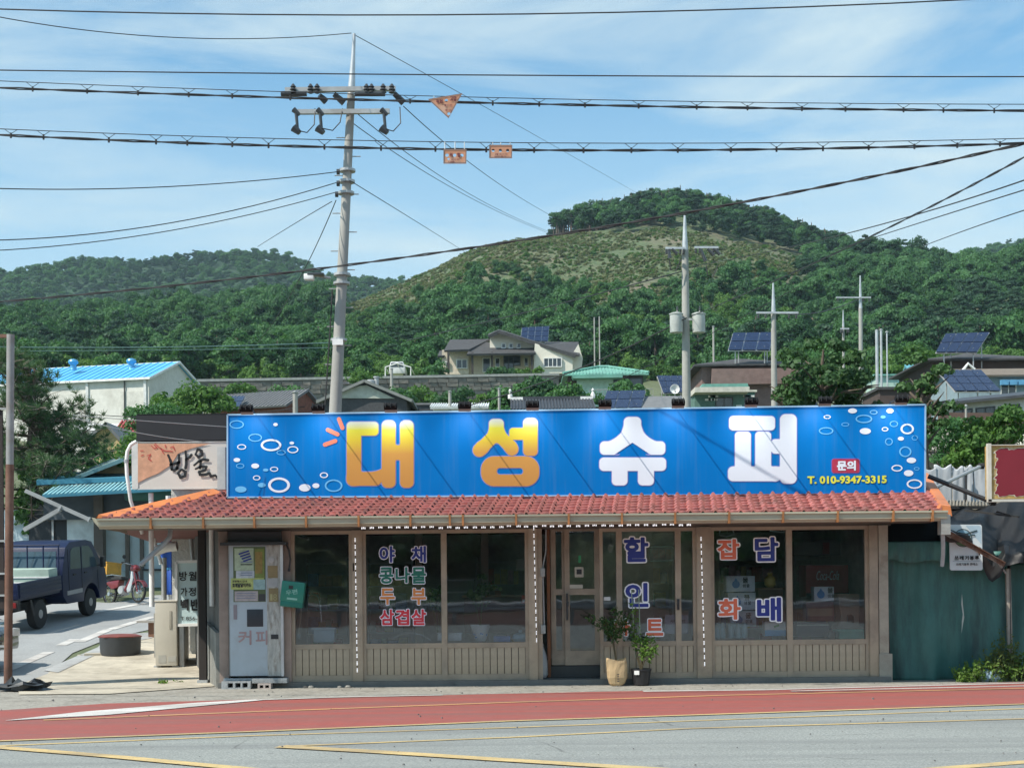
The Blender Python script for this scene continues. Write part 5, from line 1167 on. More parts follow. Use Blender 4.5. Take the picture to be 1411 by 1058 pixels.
h0 = Vector((xfr-.06, ye-.03, ze+.0)); h1 = Vector((rr2(23)-.06, 23, ze+2.6*SL)); MB().prism([h0+Vector((-.08,0,0)), h0+Vector((-.03,0,.08)), h0+Vector((.10,0,.06)), h0+Vector((.12,0,-.08))], h1-h0).build('verge_flashing', OHIP, shop)
# gutter and straps
GUT = mat('beige_gutter', (0.42,0.40,0.30), .5, var=.08, scale=1, dirt=(.28,.25,.18), dirtscale=.8, stretch=(1,1,3)); STR = mat('rust_strap', (.36,.15,.05), .7)
prof = [(0,2.33),(-.03,2.335),(-.045,2.36),(-.085,2.37),(-.09,2.44),(-.115,2.45),(-.115,2.475),(-.09,2.475),(-.07,2.46),(0,2.46)]
MB().prism([(xfl-.02, ye+y_, z_) for y_, z_ in prof], (xfr-xfl+.0, 0, 0)).build('gutter', GUT, shop)
MB().prism([(xfl-.02, ye+.0, 2.34),(xfl-.02, ye-.115, 2.47),(xfl-.16, ye+.1, 2.50),(xfl-.16,ye+.2,2.44)], (-.03, 1.6, -.02)).build('gutter_end', GUT, shop)
for px in (211,283,353,424,496,567,621,639,712,784,857,930,1004,1078,1153,1229,1283): x = PX(px, ye); MB().box(x-.014, x+.014, ye-.122, ye-.0, 2.325, 2.482).build('gutter_strap', STR, shop)
sb('gutter_outlet', PX(1296,ye), PX(1309,ye), ye-.05, ye+.12, 2.14, 2.42, mat('crinkled_tin', (.42,.40,.36), .5, .3, bump=.6, bscale=12)); MB().tube([(PX(1301,ye),ye+.05,2.16),(PX(1303,ye),ye+.1,2.02),(PX(1307,ye),ye+.25,1.85),(PX(1307,ye),ye+.3,1.7)], .03, 8).build('downpipe', mat('grey_pipe',(.33,.36,.37),.5), shop, True)
MB().tube([(PX(224,ye),ye+.5,2.33),(PX(224,ye),ye+.45,2.22),(PX(215,ye),ye+.4,2.1),(PX(186,ye),ye+.3,1.83)], .035, 10).build('left_downpipe', mat('grey_pipe',(.33,.36,.37)), shop, True)
# awning box over the coffee machine
sb('machine_hood', W(318)-.0, W(390), DF-.16, DF-.06, Zf(746), Zf(729.5), mat('dark_hood', (.035,.04,.045), .6)); sb('hood_lip', W(309), W(399), DF-.30, DF-.02, Zf(748), Zf(744), mat('dark_hood', (.035,.04,.045)))

# ---- LED strings
LED = mat('white_led', (.9,.93,1.0), .4, emis=.75)
def ledstring(label, pts, wirepts):
    r = thing('light_string', pts[0][0], label, 'string lights', 'LED strings on the shop front'); MB().tube(wirepts, .004, 4).build('wire', WIRE, r)
    for p_, h in pts:
        m_ = MB(); 
        for k in (-1, 0, 1):
            q = Vector(p_) + (Vector((k*.022, 0, -abs(k)*.004)) if h else Vector((0, 0, k*.021))); m_.box(q.x-.006, q.x+.006, q.y-.01, q.y+.005, q.z-(.013 if h else .007), q.z+(.013 if h else .007))
        tag(m_.build('led_module', LED, r), kind='stuff')
rr = random.Random(8); y_ = 20.62
pts_ = [((PX(px+rr.uniform(-1,1), y_), y_, PZ(724.5+rr.uniform(-.7,.7)+(.8 if 600 < px < 700 else 0), y_)), True) for px in np.arange(502, 958, 11.8)]
ledstring('horizontal string of small white LEDs under the gutter', pts_, [p_[0] for p_ in pts_])
for px, px2, y0_, y1_, lb in ((491,492.3,742,924,'vertical LED string on the first post, left of the vegetable window'),(736,738.5,728,889,'vertical LED string beside the doorway'),(965,968.5,745,925,'vertical LED string on the post between discount and tobacco windows')):
    pts_ = []; yy = y0_
    while yy < y1_: t_ = (yy-y0_)/(y1_-y0_); pts_.append(((W(px+(px2-px)*t_), DF-.12, Zf(yy)), False)); yy += 9.6+rr.uniform(-.8,.8)
    ledstring(lb, pts_, [p_[0] for p_ in pts_])

# ---- window lettering
NAVY = mat('navy_print', (.02,.035,.26), .5, var=.05); DGR = mat('green_letter', (.015,.17,.12), .5, var=.05); ORL = mat('orange_letter', (.75,.27,.07), .5, var=.05); REDL = mat('red_letter', (.70,.04,.06), .5, var=.05); WHL = mat('white_outline', (.95,.95,.98), .5, var=.03); LAV = mat('lavender_outline', (.88,.87,.97), .5, var=.03); BRK = mat('brick_letter', (.75,.16,.08), .5, var=.05)
LM = {'n': NAVY, 'g': DGR, 'o': ORL, 'r': REDL, 'b': BRK}
def letters(items, win, dy, bold, ow, out):
    for ch, box, c_ in items: put_text('letter', ch, box, DF, LM[c_], win, bold=bold, dy=dy, outline=out, ow=ow, res=.02)
letters([('야',(522,751,545,776),'n'),('채',(566,751,588,776),'n'),('콩',(522,780,543,805),'g'),('나',(544,780,566,804),'g'),('물',(566,780,588,805),'g'),('두',(523,809,545,834),'o'),('부',(566,809,588,834),'o'),('삼',(523,838,544,862),'r'),('겹',(544,838,565,862),'r'),('살',(566,838,588,862),'r')], w2, .012, .032, .045, LAV)
letters([('할',(858,738,895,776),'n'),('인',(860,801,895,838),'n'),('마',(846,851,869,877),'b'),('트',(889,851,915,877),'b')], w3, .012, .034, .05, WHL)
letters([('잡',(987,741,1020,772),'b'),('담',(1038,738,1074,775),'n'),('화',(988,823,1022,855),'b'),('배',(1041,821,1078,858),'n')], w4, .012, .034, .05, WHL)

# ---- things seen inside
def ibox(name, label, cat, x0, y0, x1, y1, D_, dep, m_, extra=None, bevel=.004, group=None):
    a_ = P(x0, y1, D_); b_ = P(x1, y0, D_); r = thing(name, ((a_.x+b_.x)/2, D_+dep/2, a_.z), label, cat, group)
    MB().box(a_.x, b_.x, D_, D_+dep, a_.z, b_.z).build('body', m_, r, bevel=bevel)
    if extra: extra(r, a_, b_)
    return r
WBOX = mat('white_carton', (.70,.71,.75), .7); CARD = mat('cardboard', (.30,.19,.12), .85); TAPE = mat('tape_grey', (.4,.36,.3), .4)
BLUP = mat('blue_print', (.08,.22,.5), .5)
def waterbox(lx, ly, s=1):
    def f(r, a_, b_):
        D_ = a_.y; c = P(lx, ly, D_); MB().add([(c.x+.06*math.sin(t)*(1 if True else 0), D_-.004, c.z-.02+.06*math.cos(t)+(.04 if abs(math.cos(t)) > .98 and math.cos(t) > 0 else 0)) for t in [2*math.pi*k/14 for k in range(14)]], [tuple(range(14))]).build('drop_mark', BLUP, r)
        put_text('lettering', '물', (lx+9, ly-8, lx+17, ly), D_, BLK, r, bold=.03, dy=.004); put_text('lettering', '샘물', (lx+9, ly+1, lx+19, ly+6), D_, BLK, r, bold=.02, dy=.004)
        MB().box((a_.x+b_.x)/2-.03, (a_.x+b_.x)/2+.03, D_+.001, D_+.3, b_.z, b_.z+.003).build('tape', TAPE, r)
    return f
ibox('water_carton', 'top white carton with a blue drop mark, behind the tobacco window', 'carton', 1001,793,1040,815,22.3,.3,WBOX,waterbox(1014,803))
ibox('water_carton', 'second white carton down with a blue mark, behind the tobacco window', 'carton', 1003,816,1041,840,22.3,.3,WBOX,waterbox(1016,827))
ibox('water_carton', 'lowest pale carton of the stack behind the tobacco window', 'carton', 1006,841,1042,863,22.3,.3,WBOX,waterbox(1018,852))
ibox('water_carton', 'small white carton with blue drop standing on cardboard in the last window', 'carton', 1122,808,1149,828,22.2,.25,WBOX,waterbox(1131,817))
ibox('cardboard_box', 'reddish cardboard box under the small white carton', 'box', 1111,829,1149,856,22.2,.3,mat('red_carton',(.22,.08,.06),.8,var=.3), lambda r,a_,b_: MB().box(a_.x+.02,b_.x-.02,a_.y-.004,a_.y,a_.z+.08,a_.z+.2).build('label_panel', CARD, r))
ibox('dark_carton', 'dark purple carton at the bottom of the last window', 'carton', 1098,857,1142,877,22.2,.3,mat('purple_carton',(.06,.045,.06),.8), lambda r,a_,b_: MB().box(a_.x,b_.x,a_.y-.004,a_.y,b_.z-.05,b_.z-.03).build('tape', TAPE, r))
COLA = mat('cola_red', (.42,.04,.05), .5); 
def colaf(r, a_, b_):
    put_text('lettering', 'Coca-Cola', (1125,786,1156,799), a_.y, TRIMW, r, dy=.006, shear=.35, bold=.004, res=.03)
    MB().box(a_.x, b_.x, a_.y-.003, a_.y, a_.z, a_.z+.06).build('shelf_edge', BLK, r)
ibox('drinks_fridge', 'red drinks fridge panel with white script lettering in the last window', 'fridge', 1111,778,1169,822,23.2,.6,COLA,colaf)
ibox('shelf_board', 'dim wall cabinet high in the last window', 'cabinet', 1094,745,1180,765,24,.4,mat('dim_cabinet',(.16,.16,.15),.7), lambda r,a_,b_: [MB().box(PX(x,24),PX(x+9,24),23.98,24,a_.z+.02,b_.z-.02).build('picture', mat('red_panel',(.25,.05,.05),.6), r) for x in (1134,)])
YEL2 = mat('yellow_plastic', (.45,.32,.05), .5); q = P(1061,800,22.4); r = thing('yellow_bag', q, 'yellow plastic bag behind the tobacco window', 'bag'); MB().lathe(q-Vector((0,0,.1)), [(.05,0),(.09,.04),(.085,.14),(.03,.19),(.05,.22)], 12).build('body', YEL2, r, True); MB().tube([q+Vector((-.03,0,.1)), q+Vector((0,0,.17)), q+Vector((.03,0,.1))], .006, 5).build('handle', YEL2, r)
ibox('brown_counter', 'brown counter behind the tobacco window', 'counter', 1045,812,1079,850,22.9,.5,mat('counter_brown',(.10,.045,.035),.6), lambda r,a_,b_: MB().box(a_.x-.02,b_.x+.02,a_.y-.02,a_.y+.52,b_.z,b_.z+.03).build('top', CARD, r))
def tissue(r, a_, b_): MB().box(a_.x, b_.x, a_.y-.004, a_.y, a_.z, a_.z+.09).build('blue_band', mat('sky_band',(.1,.35,.6),.5), r); q = P(1070, 862, a_.y); MB().obox(q-Vector((0,.006,0)), (.08,.004,.03), (0,R(-20),0)).build('leaf_mark', mat('leaf_print',(.1,.35,.08),.5), r)
ibox('tissue_pack', 'white and blue tissue pack at the foot of the tobacco window', 'tissue pack', 1054,856,1084,876,21.75,.25,TRIMW,tissue)
for k, (x0,x1) in enumerate(((984,999),(1003,1030))):
    def bottles(r, a_, b_):
        n_ = 3 if b_.x-a_.x > .2 else 2
        for i in range(n_): MB().lathe(((a_.x+(b_.x-a_.x)*(i+.5)/n_), a_.y-.02, a_.z), [(.04,0),(.045,.02),(.045,.15),(.02,.2),(.02,.23)], 10).build('bottle', mat('pale_bottle',(.35,.48,.50),.3), r, True)
    ibox('bottle_pack', ['narrow pack of pale bottles at the left foot of the tobacco window','wide shrink-wrapped pack of pale bottles under the white cartons'][k], 'bottle pack', x0,858,x1,879,21.85,.2,mat('shrink_wrap',(.3,.42,.44),.3),bottles,bevel=.02)
# chair-like wooden stand and green crate in the last window
r = thing('wooden_stand', P(1168,876,22), 'tan wooden stand with a cut-out hole in the last window', 'stand'); xs = np.arange(1140, 1190, .8); ys = np.arange(815, 882, .8); X, Y = np.meshgrid(xs, ys)
f_ = np.maximum(sd_rrect(X, Y, 1152, 818, 1184, 868, 2), -sd_cap(X, Y, 1138, 822, 1142, 850, 17)); f_ = np.minimum(f_, np.maximum(sd_cap(X, Y, 1146, 876, 1184, 866, 5), 0*X-99)); f_ = np.maximum(f_, -sd_rrect(X, Y, 1167, 846, 1176, 860, 4))
me = loops_mesh(contour_loops(f_, xs, ys, 0), lambda x, y: P(x, y, 22) - P(1168,876,22)); bm = bmesh.new(); bm.from_mesh(me); ex = bmesh.ops.extrude_face_region(bm, geom=bm.faces[:]); bmesh.ops.translate(bm, vec=(0,.03,0), verts=[v for v in ex['geom'] if isinstance(v, bmesh.types.BMVert)]); bmesh.ops.recalc_face_normals(bm, faces=bm.faces); bm.to_mesh(me); bm.free()
WOODT = mat('tan_wood', (.30,.22,.15), .7); link('side_panel', me, WOODT, r); o_ = link('side_panel', me.copy(), WOODT, r); o_.location.y = .35
a_ = P(1156, 870, 22.03); MB().box(a_.x, a_.x+.3, 22.03, 22.35, a_.z+.02, a_.z+.05).build('shelf', WOODT, r)
def crate(r, a_, b_): MB().box(a_.x-.03, b_.x+.03, a_.y-.02, a_.y+.3, b_.z-.02, b_.z+.012).build('rim', mat('green_plastic',(.05,.30,.20),.5), r)
ibox('green_crate', 'upturned green plastic crate at the foot of the last window', 'crate', 1156,868,1193,883,21.7,.28,mat('green_plastic',(.05,.30,.20)),crate,bevel=.03)
# shelves of goods deeper in the shop
GC = [(.45,.08,.06),(.5,.42,.12),(.1,.25,.45),(.55,.55,.5),(.12,.35,.18),(.4,.25,.1),(.5,.3,.35)]
rg = random.Random(31)
for k, (x0, x1, D_, lab) in enumerate(((420,478,24.6,'goods shelf deep behind the first window'),(505,570,25.0,'goods shelf behind the vegetable lettering'),(655,724,25.2,'goods shelf behind the right vegetable pane'),(862,928,24.8,'goods shelf behind the discount lettering'),(990,1080,25.2,'goods shelf deep behind the tobacco lettering'),(1095,1185,25.0,'goods shelf deep behind the last window'))):
    xa, xb = PX(x0, D_), PX(x1, D_); r = thing('goods_shelf', ((xa+xb)/2, D_, .06), lab, 'shelf', 'shelves of goods inside the shop'); SHM = mat('shelf_metal', (.45,.45,.43), .5)
    for x in (xa, xb-.03): MB().box(x, x+.03, D_, D_+.4, .06, 1.95).build('upright', SHM, r)
    for z in (.25,.65,1.05,1.45,1.85):
        MB().box(xa+.03, xb-.03, D_, D_+.4, z, z+.025).build('shelf_board', SHM, r)
        if z > 1.8: continue
        x = xa+.05; ms = {}
        while x < xb-.2:
            w_ = rg.uniform(.08,.2); h_ = rg.uniform(.14,.30); i = rg.randrange(7); ms.setdefault(i, MB()).box(x, x+w_-.01, D_+rg.uniform(.01,.06), D_+.3, z+.026, z+.026+h_); x += w_
        for i, mb_ in ms.items(): tag(mb_.build('goods', mat('goods_colour_%d' % i, GC[i], .6, var=.35, scale=12), r), kind='stuff')
# items in the wide vegetable window
POTW = mat('white_ceramic', (.6,.62,.63), .3)
q = P(662, 883, 21.85); r = thing('flower_pot', q, 'white flower pot with blue pattern inside the vegetable window', 'pot'); MB().lathe(q, [(.07,0),(.09,.03),(.12,.13),(.135,.2),(.145,.22),(.145,.245),(.12,.245),(.11,.2)], 20).build('pot', POTW, r, True); rr = random.Random(3)
for i in range(9): a0 = rr.uniform(math.pi, 2*math.pi); p_ = q+Vector((.105*math.cos(a0), .105*math.sin(a0)-.01, rr.uniform(.06,.14))); MB().obox(p_, (.03,.01,.02), (0,rr.uniform(0,3),0)).build('leaf_pattern', BLUP, r)
LFI = leafmat('indoor_leaves', (.03,.06,.02), (.16,.2,.06), .2)
def sprig(name, label, base, zc, rx, rz, nl, leaf, seed, stems=5, m_=None, lobes=10, lobe_r=.4):
    r = thing(name, base, label, 'plant'); me = crown_mesh('leaves', seed, rx, rz, nl, leaf, zc=zc, lobes=lobes, lobe_r=lobe_r, fill=.6); link('leaves', me, m_ or LFI, r); rr = random.Random(seed); b0 = Vector(base)
    for i in range(stems): a = rr.uniform(0, 6.28); MB().tube([b0, b0+Vector((math.cos(a)*rx*.3, math.sin(a)*rx*.3, zc*.7)), b0+Vector((math.cos(a)*rx*.6, math.sin(a)*rx*.6, zc+rz*.4))], [.008,.006,.003], 5).build('stem', mat('green_stem',(.07,.1,.03),.7), r)
    return r
sprig('potted_plant', 'leafy plant growing from the white flower pot', q+Vector((0,0,.2)), .55, .28, .4, 260, .035, 401)
q = P(603, 881, 21.85); r = sprig('potted_plant', 'pale plant in a white planter at the window mullion', q+Vector((0,0,.08)), .5, .22, .35, 160, .045, 402, m_=LF_BRI)
for k, (x0,x1) in enumerate(((603,612),(617,636))): ibox('white_planter', ['white planter cut by the mullion, left','white oval planter right of the mullion'][k], 'planter', x0,873,x1,882.5,21.7,.15,POTW, lambda r,a_,b_: MB().box(a_.x-.01,b_.x+.01,a_.y-.01,a_.y+.16,b_.z,b_.z+.015).build('rim', POTW, r), bevel=.015)
ibox('blue_case', 'bright blue small case inside the right vegetable window', 'case', 680,876,703,884,21.7,.15,mat('blue_plastic',(.03,.12,.4),.4), lambda r,a_,b_: MB().tube([(a_.x+.05,a_.y,b_.z),(a_.x+.06,a_.y,b_.z+.03),(b_.x-.06,a_.y,b_.z+.03),(b_.x-.05,a_.y,b_.z)],.008,5).build('handle', BLK, r))
q = P(717, 883, 21.8); r = thing('plastic_bundle', q, 'pale blue plastic bundle in the right vegetable window corner', 'bundle'); MB().lathe(q, [(.10,0),(.13,.04),(.11,.1),(.05,.125),(.02,.13)], 14).build('bundle', mat('pale_blue_plastic',(.28,.40,.48),.4), r, True); MB().lathe(q+Vector((0,0,.125)), [(.015,0),(.03,.03),(.02,.045)], 8).build('knot', mat('pale_blue_plastic',(.28,.40,.48)), r)
ibox('display_shelf', 'dim shelf unit with a pale top inside the right vegetable window', 'shelf', 616,797,652,850,23.4,.4,mat('dim_shelf',(.13,.13,.12),.7), lambda r,a_,b_: [MB().box(a_.x-.03,b_.x+.03,a_.y-.02,a_.y+.42,b_.z-.03-k*.2,b_.z-k*.2).build('board', mat('pale_board',(.3,.3,.28),.6), r) for k in range(3)])
ibox('wall_cabinet', 'pale cabinet seen at the far right of the vegetable window', 'cabinet', 711,768,727,786,23.4,.3,mat('pale_green_box',(.30,.34,.28),.7), lambda r,a_,b_: MB().box(a_.x+.02,b_.x-.02,a_.y-.005,a_.y,a_.z+.03,b_.z-.03).build('door', mat('pale_board',(.3,.3,.28)), r))
ibox('long_counter', 'long brown counter across the vegetable window', 'counter', 640,822,728,872,22.9,.6,mat('counter_brown',(.10,.045,.035)), lambda r,a_,b_: MB().box(a_.x-.03,b_.x,a_.y-.03,a_.y+.6,b_.z,b_.z+.03).build('top', CARD, r))
ibox('red_tag_box', 'small red tag on the pillar in the vegetable window', 'tag', 719,820,724,831,22.2,.03,mat('red_tag',(.5,.06,.03),.5), lambda r,a_,b_: MB().box(a_.x+.01,b_.x-.01,a_.y-.003,a_.y,a_.z+.02,a_.z+.06).build('print', TRIMW, r))
m_ = MB(); r = thing('wire_arch', P(565,884,21.7), 'thin grey wire arch low in the left vegetable window', 'wire frame'); MB().tube([P(541,880,21.7), P(552,874,21.7), P(566,871.5,21.7), P(580,874,21.7), P(594,882,21.7)], .007, 6).build('hoop', GALV, r, True); MB().tube([P(566,871.5,21.7), P(568,884,21.7)], .006, 5).build('stay', GALV, r)
# interior of first window: bucket, broom, shelves
def bucket(r, a_, b_): MB().box(a_.x-.03,b_.x+.03,a_.y-.03,a_.y+.27,b_.z-.01,b_.z+.02).build('rim', mat('pale_blue_plastic',(.28,.40,.48)), r)
ibox('plastic_basket', 'pale blue plastic basket in the first window', 'basket', 432,866,461,885,21.75,.22,mat('pale_blue_plastic',(.28,.40,.48)),bucket,bevel=.02)
r = thing('broom', P(414,873,21.8), 'light wooden stick leaning in the first window', 'stick'); MB().cyl(P(415,838,21.8), P(412,873,21.75), .012, n=6).build('handle', mat('pale_wood',(.5,.4,.28),.7), r); MB().cyl(P(412,873,21.75), P(411,880,21.75), .02, .04, 8).build('head', GALV, r)
r = thing('walking_frame', P(442,850,21.9), 'thin metal cane with a black hook in the first window', 'cane'); MB().tube([P(424,821,21.8), P(430,818,21.8), P(437,820,21.8), P(441,826,21.8)], .018, 8).build('hook', BLK, r, True); MB().cyl(P(441,826,21.8), P(443,857,21.8), .012, n=6).build('shaft', GALV, r)
r = thing('ceiling_lamp', P(420,738,22.6), 'slanting fluorescent tube under the ceiling of the first window', 'lamp'); MB().cyl(P(404,736,22.6), P(425,743,22.4), .02, n=8).build('tube', TRIMW, r); MB().bar(P(404,734,22.6), P(425,741,22.4), .06, .02).build('batten', GALV, r)
for k, (x0_, x1_, y_) in enumerate(((992,1012,737),(1062,1092,731))):
    r = thing('neon_frame', P(x0_,y_,22), ['left looped neon tube frame at the top of the tobacco window','right looped neon tube frame at the top of the tobacco window'][k], 'neon tube')
    MB().tube([P(x0_,y_-6,22), P(x0_-1,y_,22), P((x0_+x1_)/2,y_+2,22), P(x1_,y_-1,22), P(x1_-2,y_-6,22)], .012, 6).build('tube', TRIMW, r, True); MB().tube([P((x0_+x1_)/2,y_+2,22), P((x0_+x1_)/2,y_-8,22)], .005, 5).build('hanger', GALV, r)
# OPEN-type LED sign outline in the discount window
r = thing('led_panel', P(912,768,21.7), 'unlit oblong LED panel with dark red print in the discount window', 'LED sign'); MB().box(PX(895,21.7), PX(929,21.7), 21.7, 21.73, PZ(773,21.7), PZ(753,21.7)).build('panel', mat('dark_panel',(.05,.045,.045),.5), r, bevel=.01)
MB().tube([P(896,753,21.69), P(926,752.5,21.69), P(929,756,21.69), P(929,769,21.69), P(926,772,21.69), P(896,773,21.69)], .006, 6).build('tube', mat('pale_green_tube',(.35,.5,.42),.4), r, True); put_text('lettering', '영업중', (899,756,926,769), 21.7, mat('dim_red_print',(.12,.03,.03),.6), r, dy=.006, bold=.02)
r = thing('notice_card', P(934,858,21.7), 'pale printed card low in the discount window', 'card'); MB().box(PX(916,21.7), PX(948,21.7), 21.72, 21.73, PZ(875,21.7), PZ(849,21.7)).build('card', mat('lilac_card',(.34,.35,.42),.7), r); put_text('lettering', '사랑', (923,853,934,858), 21.72, BLK, r, dy=.004, bold=.02); put_text('lettering', '판매', (935,853,944,858), 21.72, BLK, r, dy=.004, bold=.02)
r = thing('spray_bottle', P(957,875,21.7), 'white bottle beside the pale card in the discount window', 'bottle'); MB().lathe(P(956,875,21.7), [(.03,0),(.032,.02),(.03,.14),(.012,.19),(.012,.22)], 12).build('bottle', POTW, r, True); MB().lathe(P(956,875,21.7)+Vector((0,0,.22)), [(.014,0),(.014,.03)], 8).build('cap', BLUP, r)
q = P(842, 756, 21.9); r = thing('hanging_card', q, 'small pale card behind the narrow window by the door', 'card'); MB().box(q.x-.04, q.x+.03, 21.9, 21.91, q.z-.05, q.z+.07).build('card', mat('pale_board',(.3,.3,.28)), r); MB().tube([q+Vector((0,0,.07)), q+Vector((0,0,.3))], .003, 4).build('cord', WIRE, r)

# ================================================================ THE BIG BLUE SIGN
DS = 21.55
def SP(px, py, dy=0): p_ = P(px, py, DS); p_.y -= dy; return p_
c0 = SP(794, 683); sign = thing('shop_sign', c0, 'long blue shop sign with big yellow and white Korean letters', 'sign')
m, t, b = principled('blue_vinyl'); tcn = t.nodes.new('ShaderNodeTexCoord')
c = ramp(t, noise(t, tcn.outputs['Object'], .35, 3), [(0.3, (0.0, 0.145, 0.46)), (0.7, (0.0, 0.175, 0.53))])
mvs = t.nodes.new('ShaderNodeMapping'); mvs.inputs['Scale'].default_value = (5, 1, .25); t.links.new(tcn.outputs['Object'], mvs.inputs[0])
c = mixc(t, ramp(t, noise(t, mvs.outputs[0], 1.5, 7, .7), [(0.5, (0,)*3), (0.8, (.22,)*3)]), c, (0.16, 0.22, 0.30)); t.links.new(c, b.inputs['Base Color']); b.inputs['Roughness'].default_value = .45; b.inputs['Specular IOR Level'].default_value = .12
mpn = t.nodes.new('ShaderNodeMapping'); mpn.inputs['Scale'].default_value = (1.2, 1, .9); t.links.new(tcn.outputs['Object'], mpn.inputs[0])
bp = t.nodes.new('ShaderNodeBump'); bp.inputs['Strength'].default_value = .4; bp.inputs['Distance'].default_value = .06; t.links.new(noise(t, mpn.outputs[0], .9, 2), bp.inputs['Height']); t.links.new(bp.outputs[0], b.inputs['Normal']); BLUE = m
cor = [(313.5,571.5),(1275,557.5),(1274.5,680.5),(313.5,685)]
MB().prism([SP(*p_) for p_ in cor], (0, .14, 0)).build('box_panel', BLUE, sign)
FRB = mat('pale_blue_edge', (.30,.48,.66), .4)
for i in range(4):
    p0_, p1_ = SP(*cor[i], .004), SP(*cor[(i+1) % 4], .004); MB().bar(p0_, p1_, .022, .022).build('edge_trim', FRB, sign)
MB().bar(SP(313,687.5,-.05), SP(1275,683,-.05), .12, .03).build('bottom_rail', BLK, sign)
for px in (340,520,700,880,1060,1240): x = PX(px, DS); MB().box(x-.03, x+.03, DS+.15, DS+.2, 2.72, 3.6).build('rear_bracket', BLK, sign)
def printmat(name, stops):
    m, t, b = principled(name); tcn = t.nodes.new('ShaderNodeTexCoord'); sp = t.nodes.new('ShaderNodeSeparateXYZ'); t.links.new(tcn.outputs['Generated'], sp.inputs[0]); t.links.new(ramp(t, sp.outputs[2], stops), b.inputs['Base Color']); b.inputs['Roughness'].default_value = .4; return m
GRAD = printmat('yellow_orange_print', [(0.0,(.52,.24,.055)),(.50,(.56,.27,.055)),(.72,(.66,.50,.03)),(.86,(.68,.64,.05)),(.97,(.68,.72,.62))])
WPR = mat('white_print', (.72,.76,.84), .4, var=.02); PUR = mat('purple_edge_print', (.22,.24,.55), .4, var=.02); LB = mat('light_blue_print', (.14,.46,.78), .4, var=.03); SAL = mat('salmon_print', (.70,.20,.12), .4, var=.03); CY = mat('cyan_print', (.1,.6,.75), .4)
def shape(fn, x0, y0, x1, y1, res, conv, mm, outline=None, ow=0, nm='letter', dy=.004):
    xs = np.arange(x0-8, x1+8, res); ys = np.arange(y0-8, y1+8, res); X, Y = np.meshgrid(xs, ys); f_ = fn(X, Y); off = wloc(sign)
    for iso, m_, k, n_ in (([(ow, outline, 0, nm+'_outline')] if outline else []) + [(0, mm, .003, nm)]):
        me = loops_mesh(contour_loops(f_, xs, ys, iso), lambda x, y: SP(*conv(x, y), dy+k) - off); link(n_, me, m_, sign)
def rr_(*a): return lambda X, Y: sd_rrect(X, Y, *a)
A1 = lambda x, y: (280+x/3.5275, 540+y/3.5275); A2 = lambda x, y: (300+x/2.822, 540+y/2.822); A3 = lambda x, y: (780+x/2.613, 540+y/2.613)
def dae(X, Y):
    f = sd_rrect(X,Y,698,145,768,455,30); f = np.minimum(f, sd_rrect(X,Y,698,145,852,212,20)); f = smin(f, sd_rrect(X,Y,698,388,868,455,30), 8); f = smin(f, sd_cap(X,Y,820,422,885,395,26), 10)
    f = np.minimum(f, sd_rrect(X,Y,868,138,935,465,26)); f = np.minimum(f, sd_rrect(X,Y,957,138,1023,465,26)); return smin(f, sd_rrect(X,Y,920,258,975,330,4), 6)
shape(dae, 690, 130, 1030, 475, 4, A1, GRAD, PUR, 4)
def seong(X, Y):
    f = sd_rrect(X,Y,1055,105,1112,165,18); f = smin(f, sd_cap(X,Y,1084,160,1030,215,24), 14); f = smin(f, sd_cap(X,Y,1026,218,1018,226,26), 8); f = smin(f, sd_cap(X,Y,1086,160,1138,213,24), 14); f = smin(f, sd_cap(X,Y,1138,213,1144,222,25), 6)
    f = np.minimum(f, sd_rrect(X,Y,1134,140,1200,186,14)); f = smin(f, sd_rrect(X,Y,1188,102,1244,248,18), 4)
    return np.minimum(f, np.maximum(sd_rrect(X,Y,1024,250,1250,366,52), -sd_rrect(X,Y,1085,295,1188,321,12)))
shape(seong, 990, 95, 1255, 370, 3, A2, GRAD, PUR, 3)
def syu(X, Y):
    f = sd_rrect(X,Y,208,90,270,150,18); f = smin(f, sd_cap(X,Y,238,148,190,190,26), 20); f = smin(f, sd_rrect(X,Y,122,178,196,226,16), 18); f = smin(f, sd_cap(X,Y,240,148,288,190,26), 20); f = smin(f, sd_rrect(X,Y,284,178,357,226,16), 18)
    tri = np.maximum(np.maximum(Y-226, (180-Y)), np.abs(X-239)-(Y-182)*1.5); f = np.maximum(f, -tri)
    f = np.minimum(f, sd_rrect(X,Y,120,236,360,284,16)); f = np.minimum(f, sd_rrect(X,Y,165,262,221,336,16)); return np.minimum(f, sd_rrect(X,Y,259,262,316,336,16))
shape(syu, 110, 80, 370, 345, 3, A3, WPR, PUR, 2.6)
def peo(X, Y):
    f = np.minimum(sd_rrect(X,Y,587,87,752,138,14), sd_rrect(X,Y,608,143,665,300,14)); f = np.minimum(f, sd_rrect(X,Y,681,143,738,300,14)); f = smin(f, sd_rrect(X,Y,583,268,770,321,18), 4); f = smin(f, sd_cap(X,Y,755,296,790,285,22), 8)
    f = np.minimum(f, sd_rrect(X,Y,770,80,830,330,20)); return smin(f, sd_rrect(X,Y,740,170,790,222,12), 3)
shape(peo, 578, 75, 835, 335, 3, A3, WPR, PUR, 2.6)
for c_ in ((660,132,677,175,10),(606,184,653,206,10),(592,256,642,238,10)): shape(lambda X, Y: sd_cap(X,Y,*c_), min(c_[0],c_[2])-12, min(c_[1],c_[3])-12, max(c_[0],c_[2])+12, max(c_[1],c_[3])+12, 3, A1, SAL, nm='spark_mark')
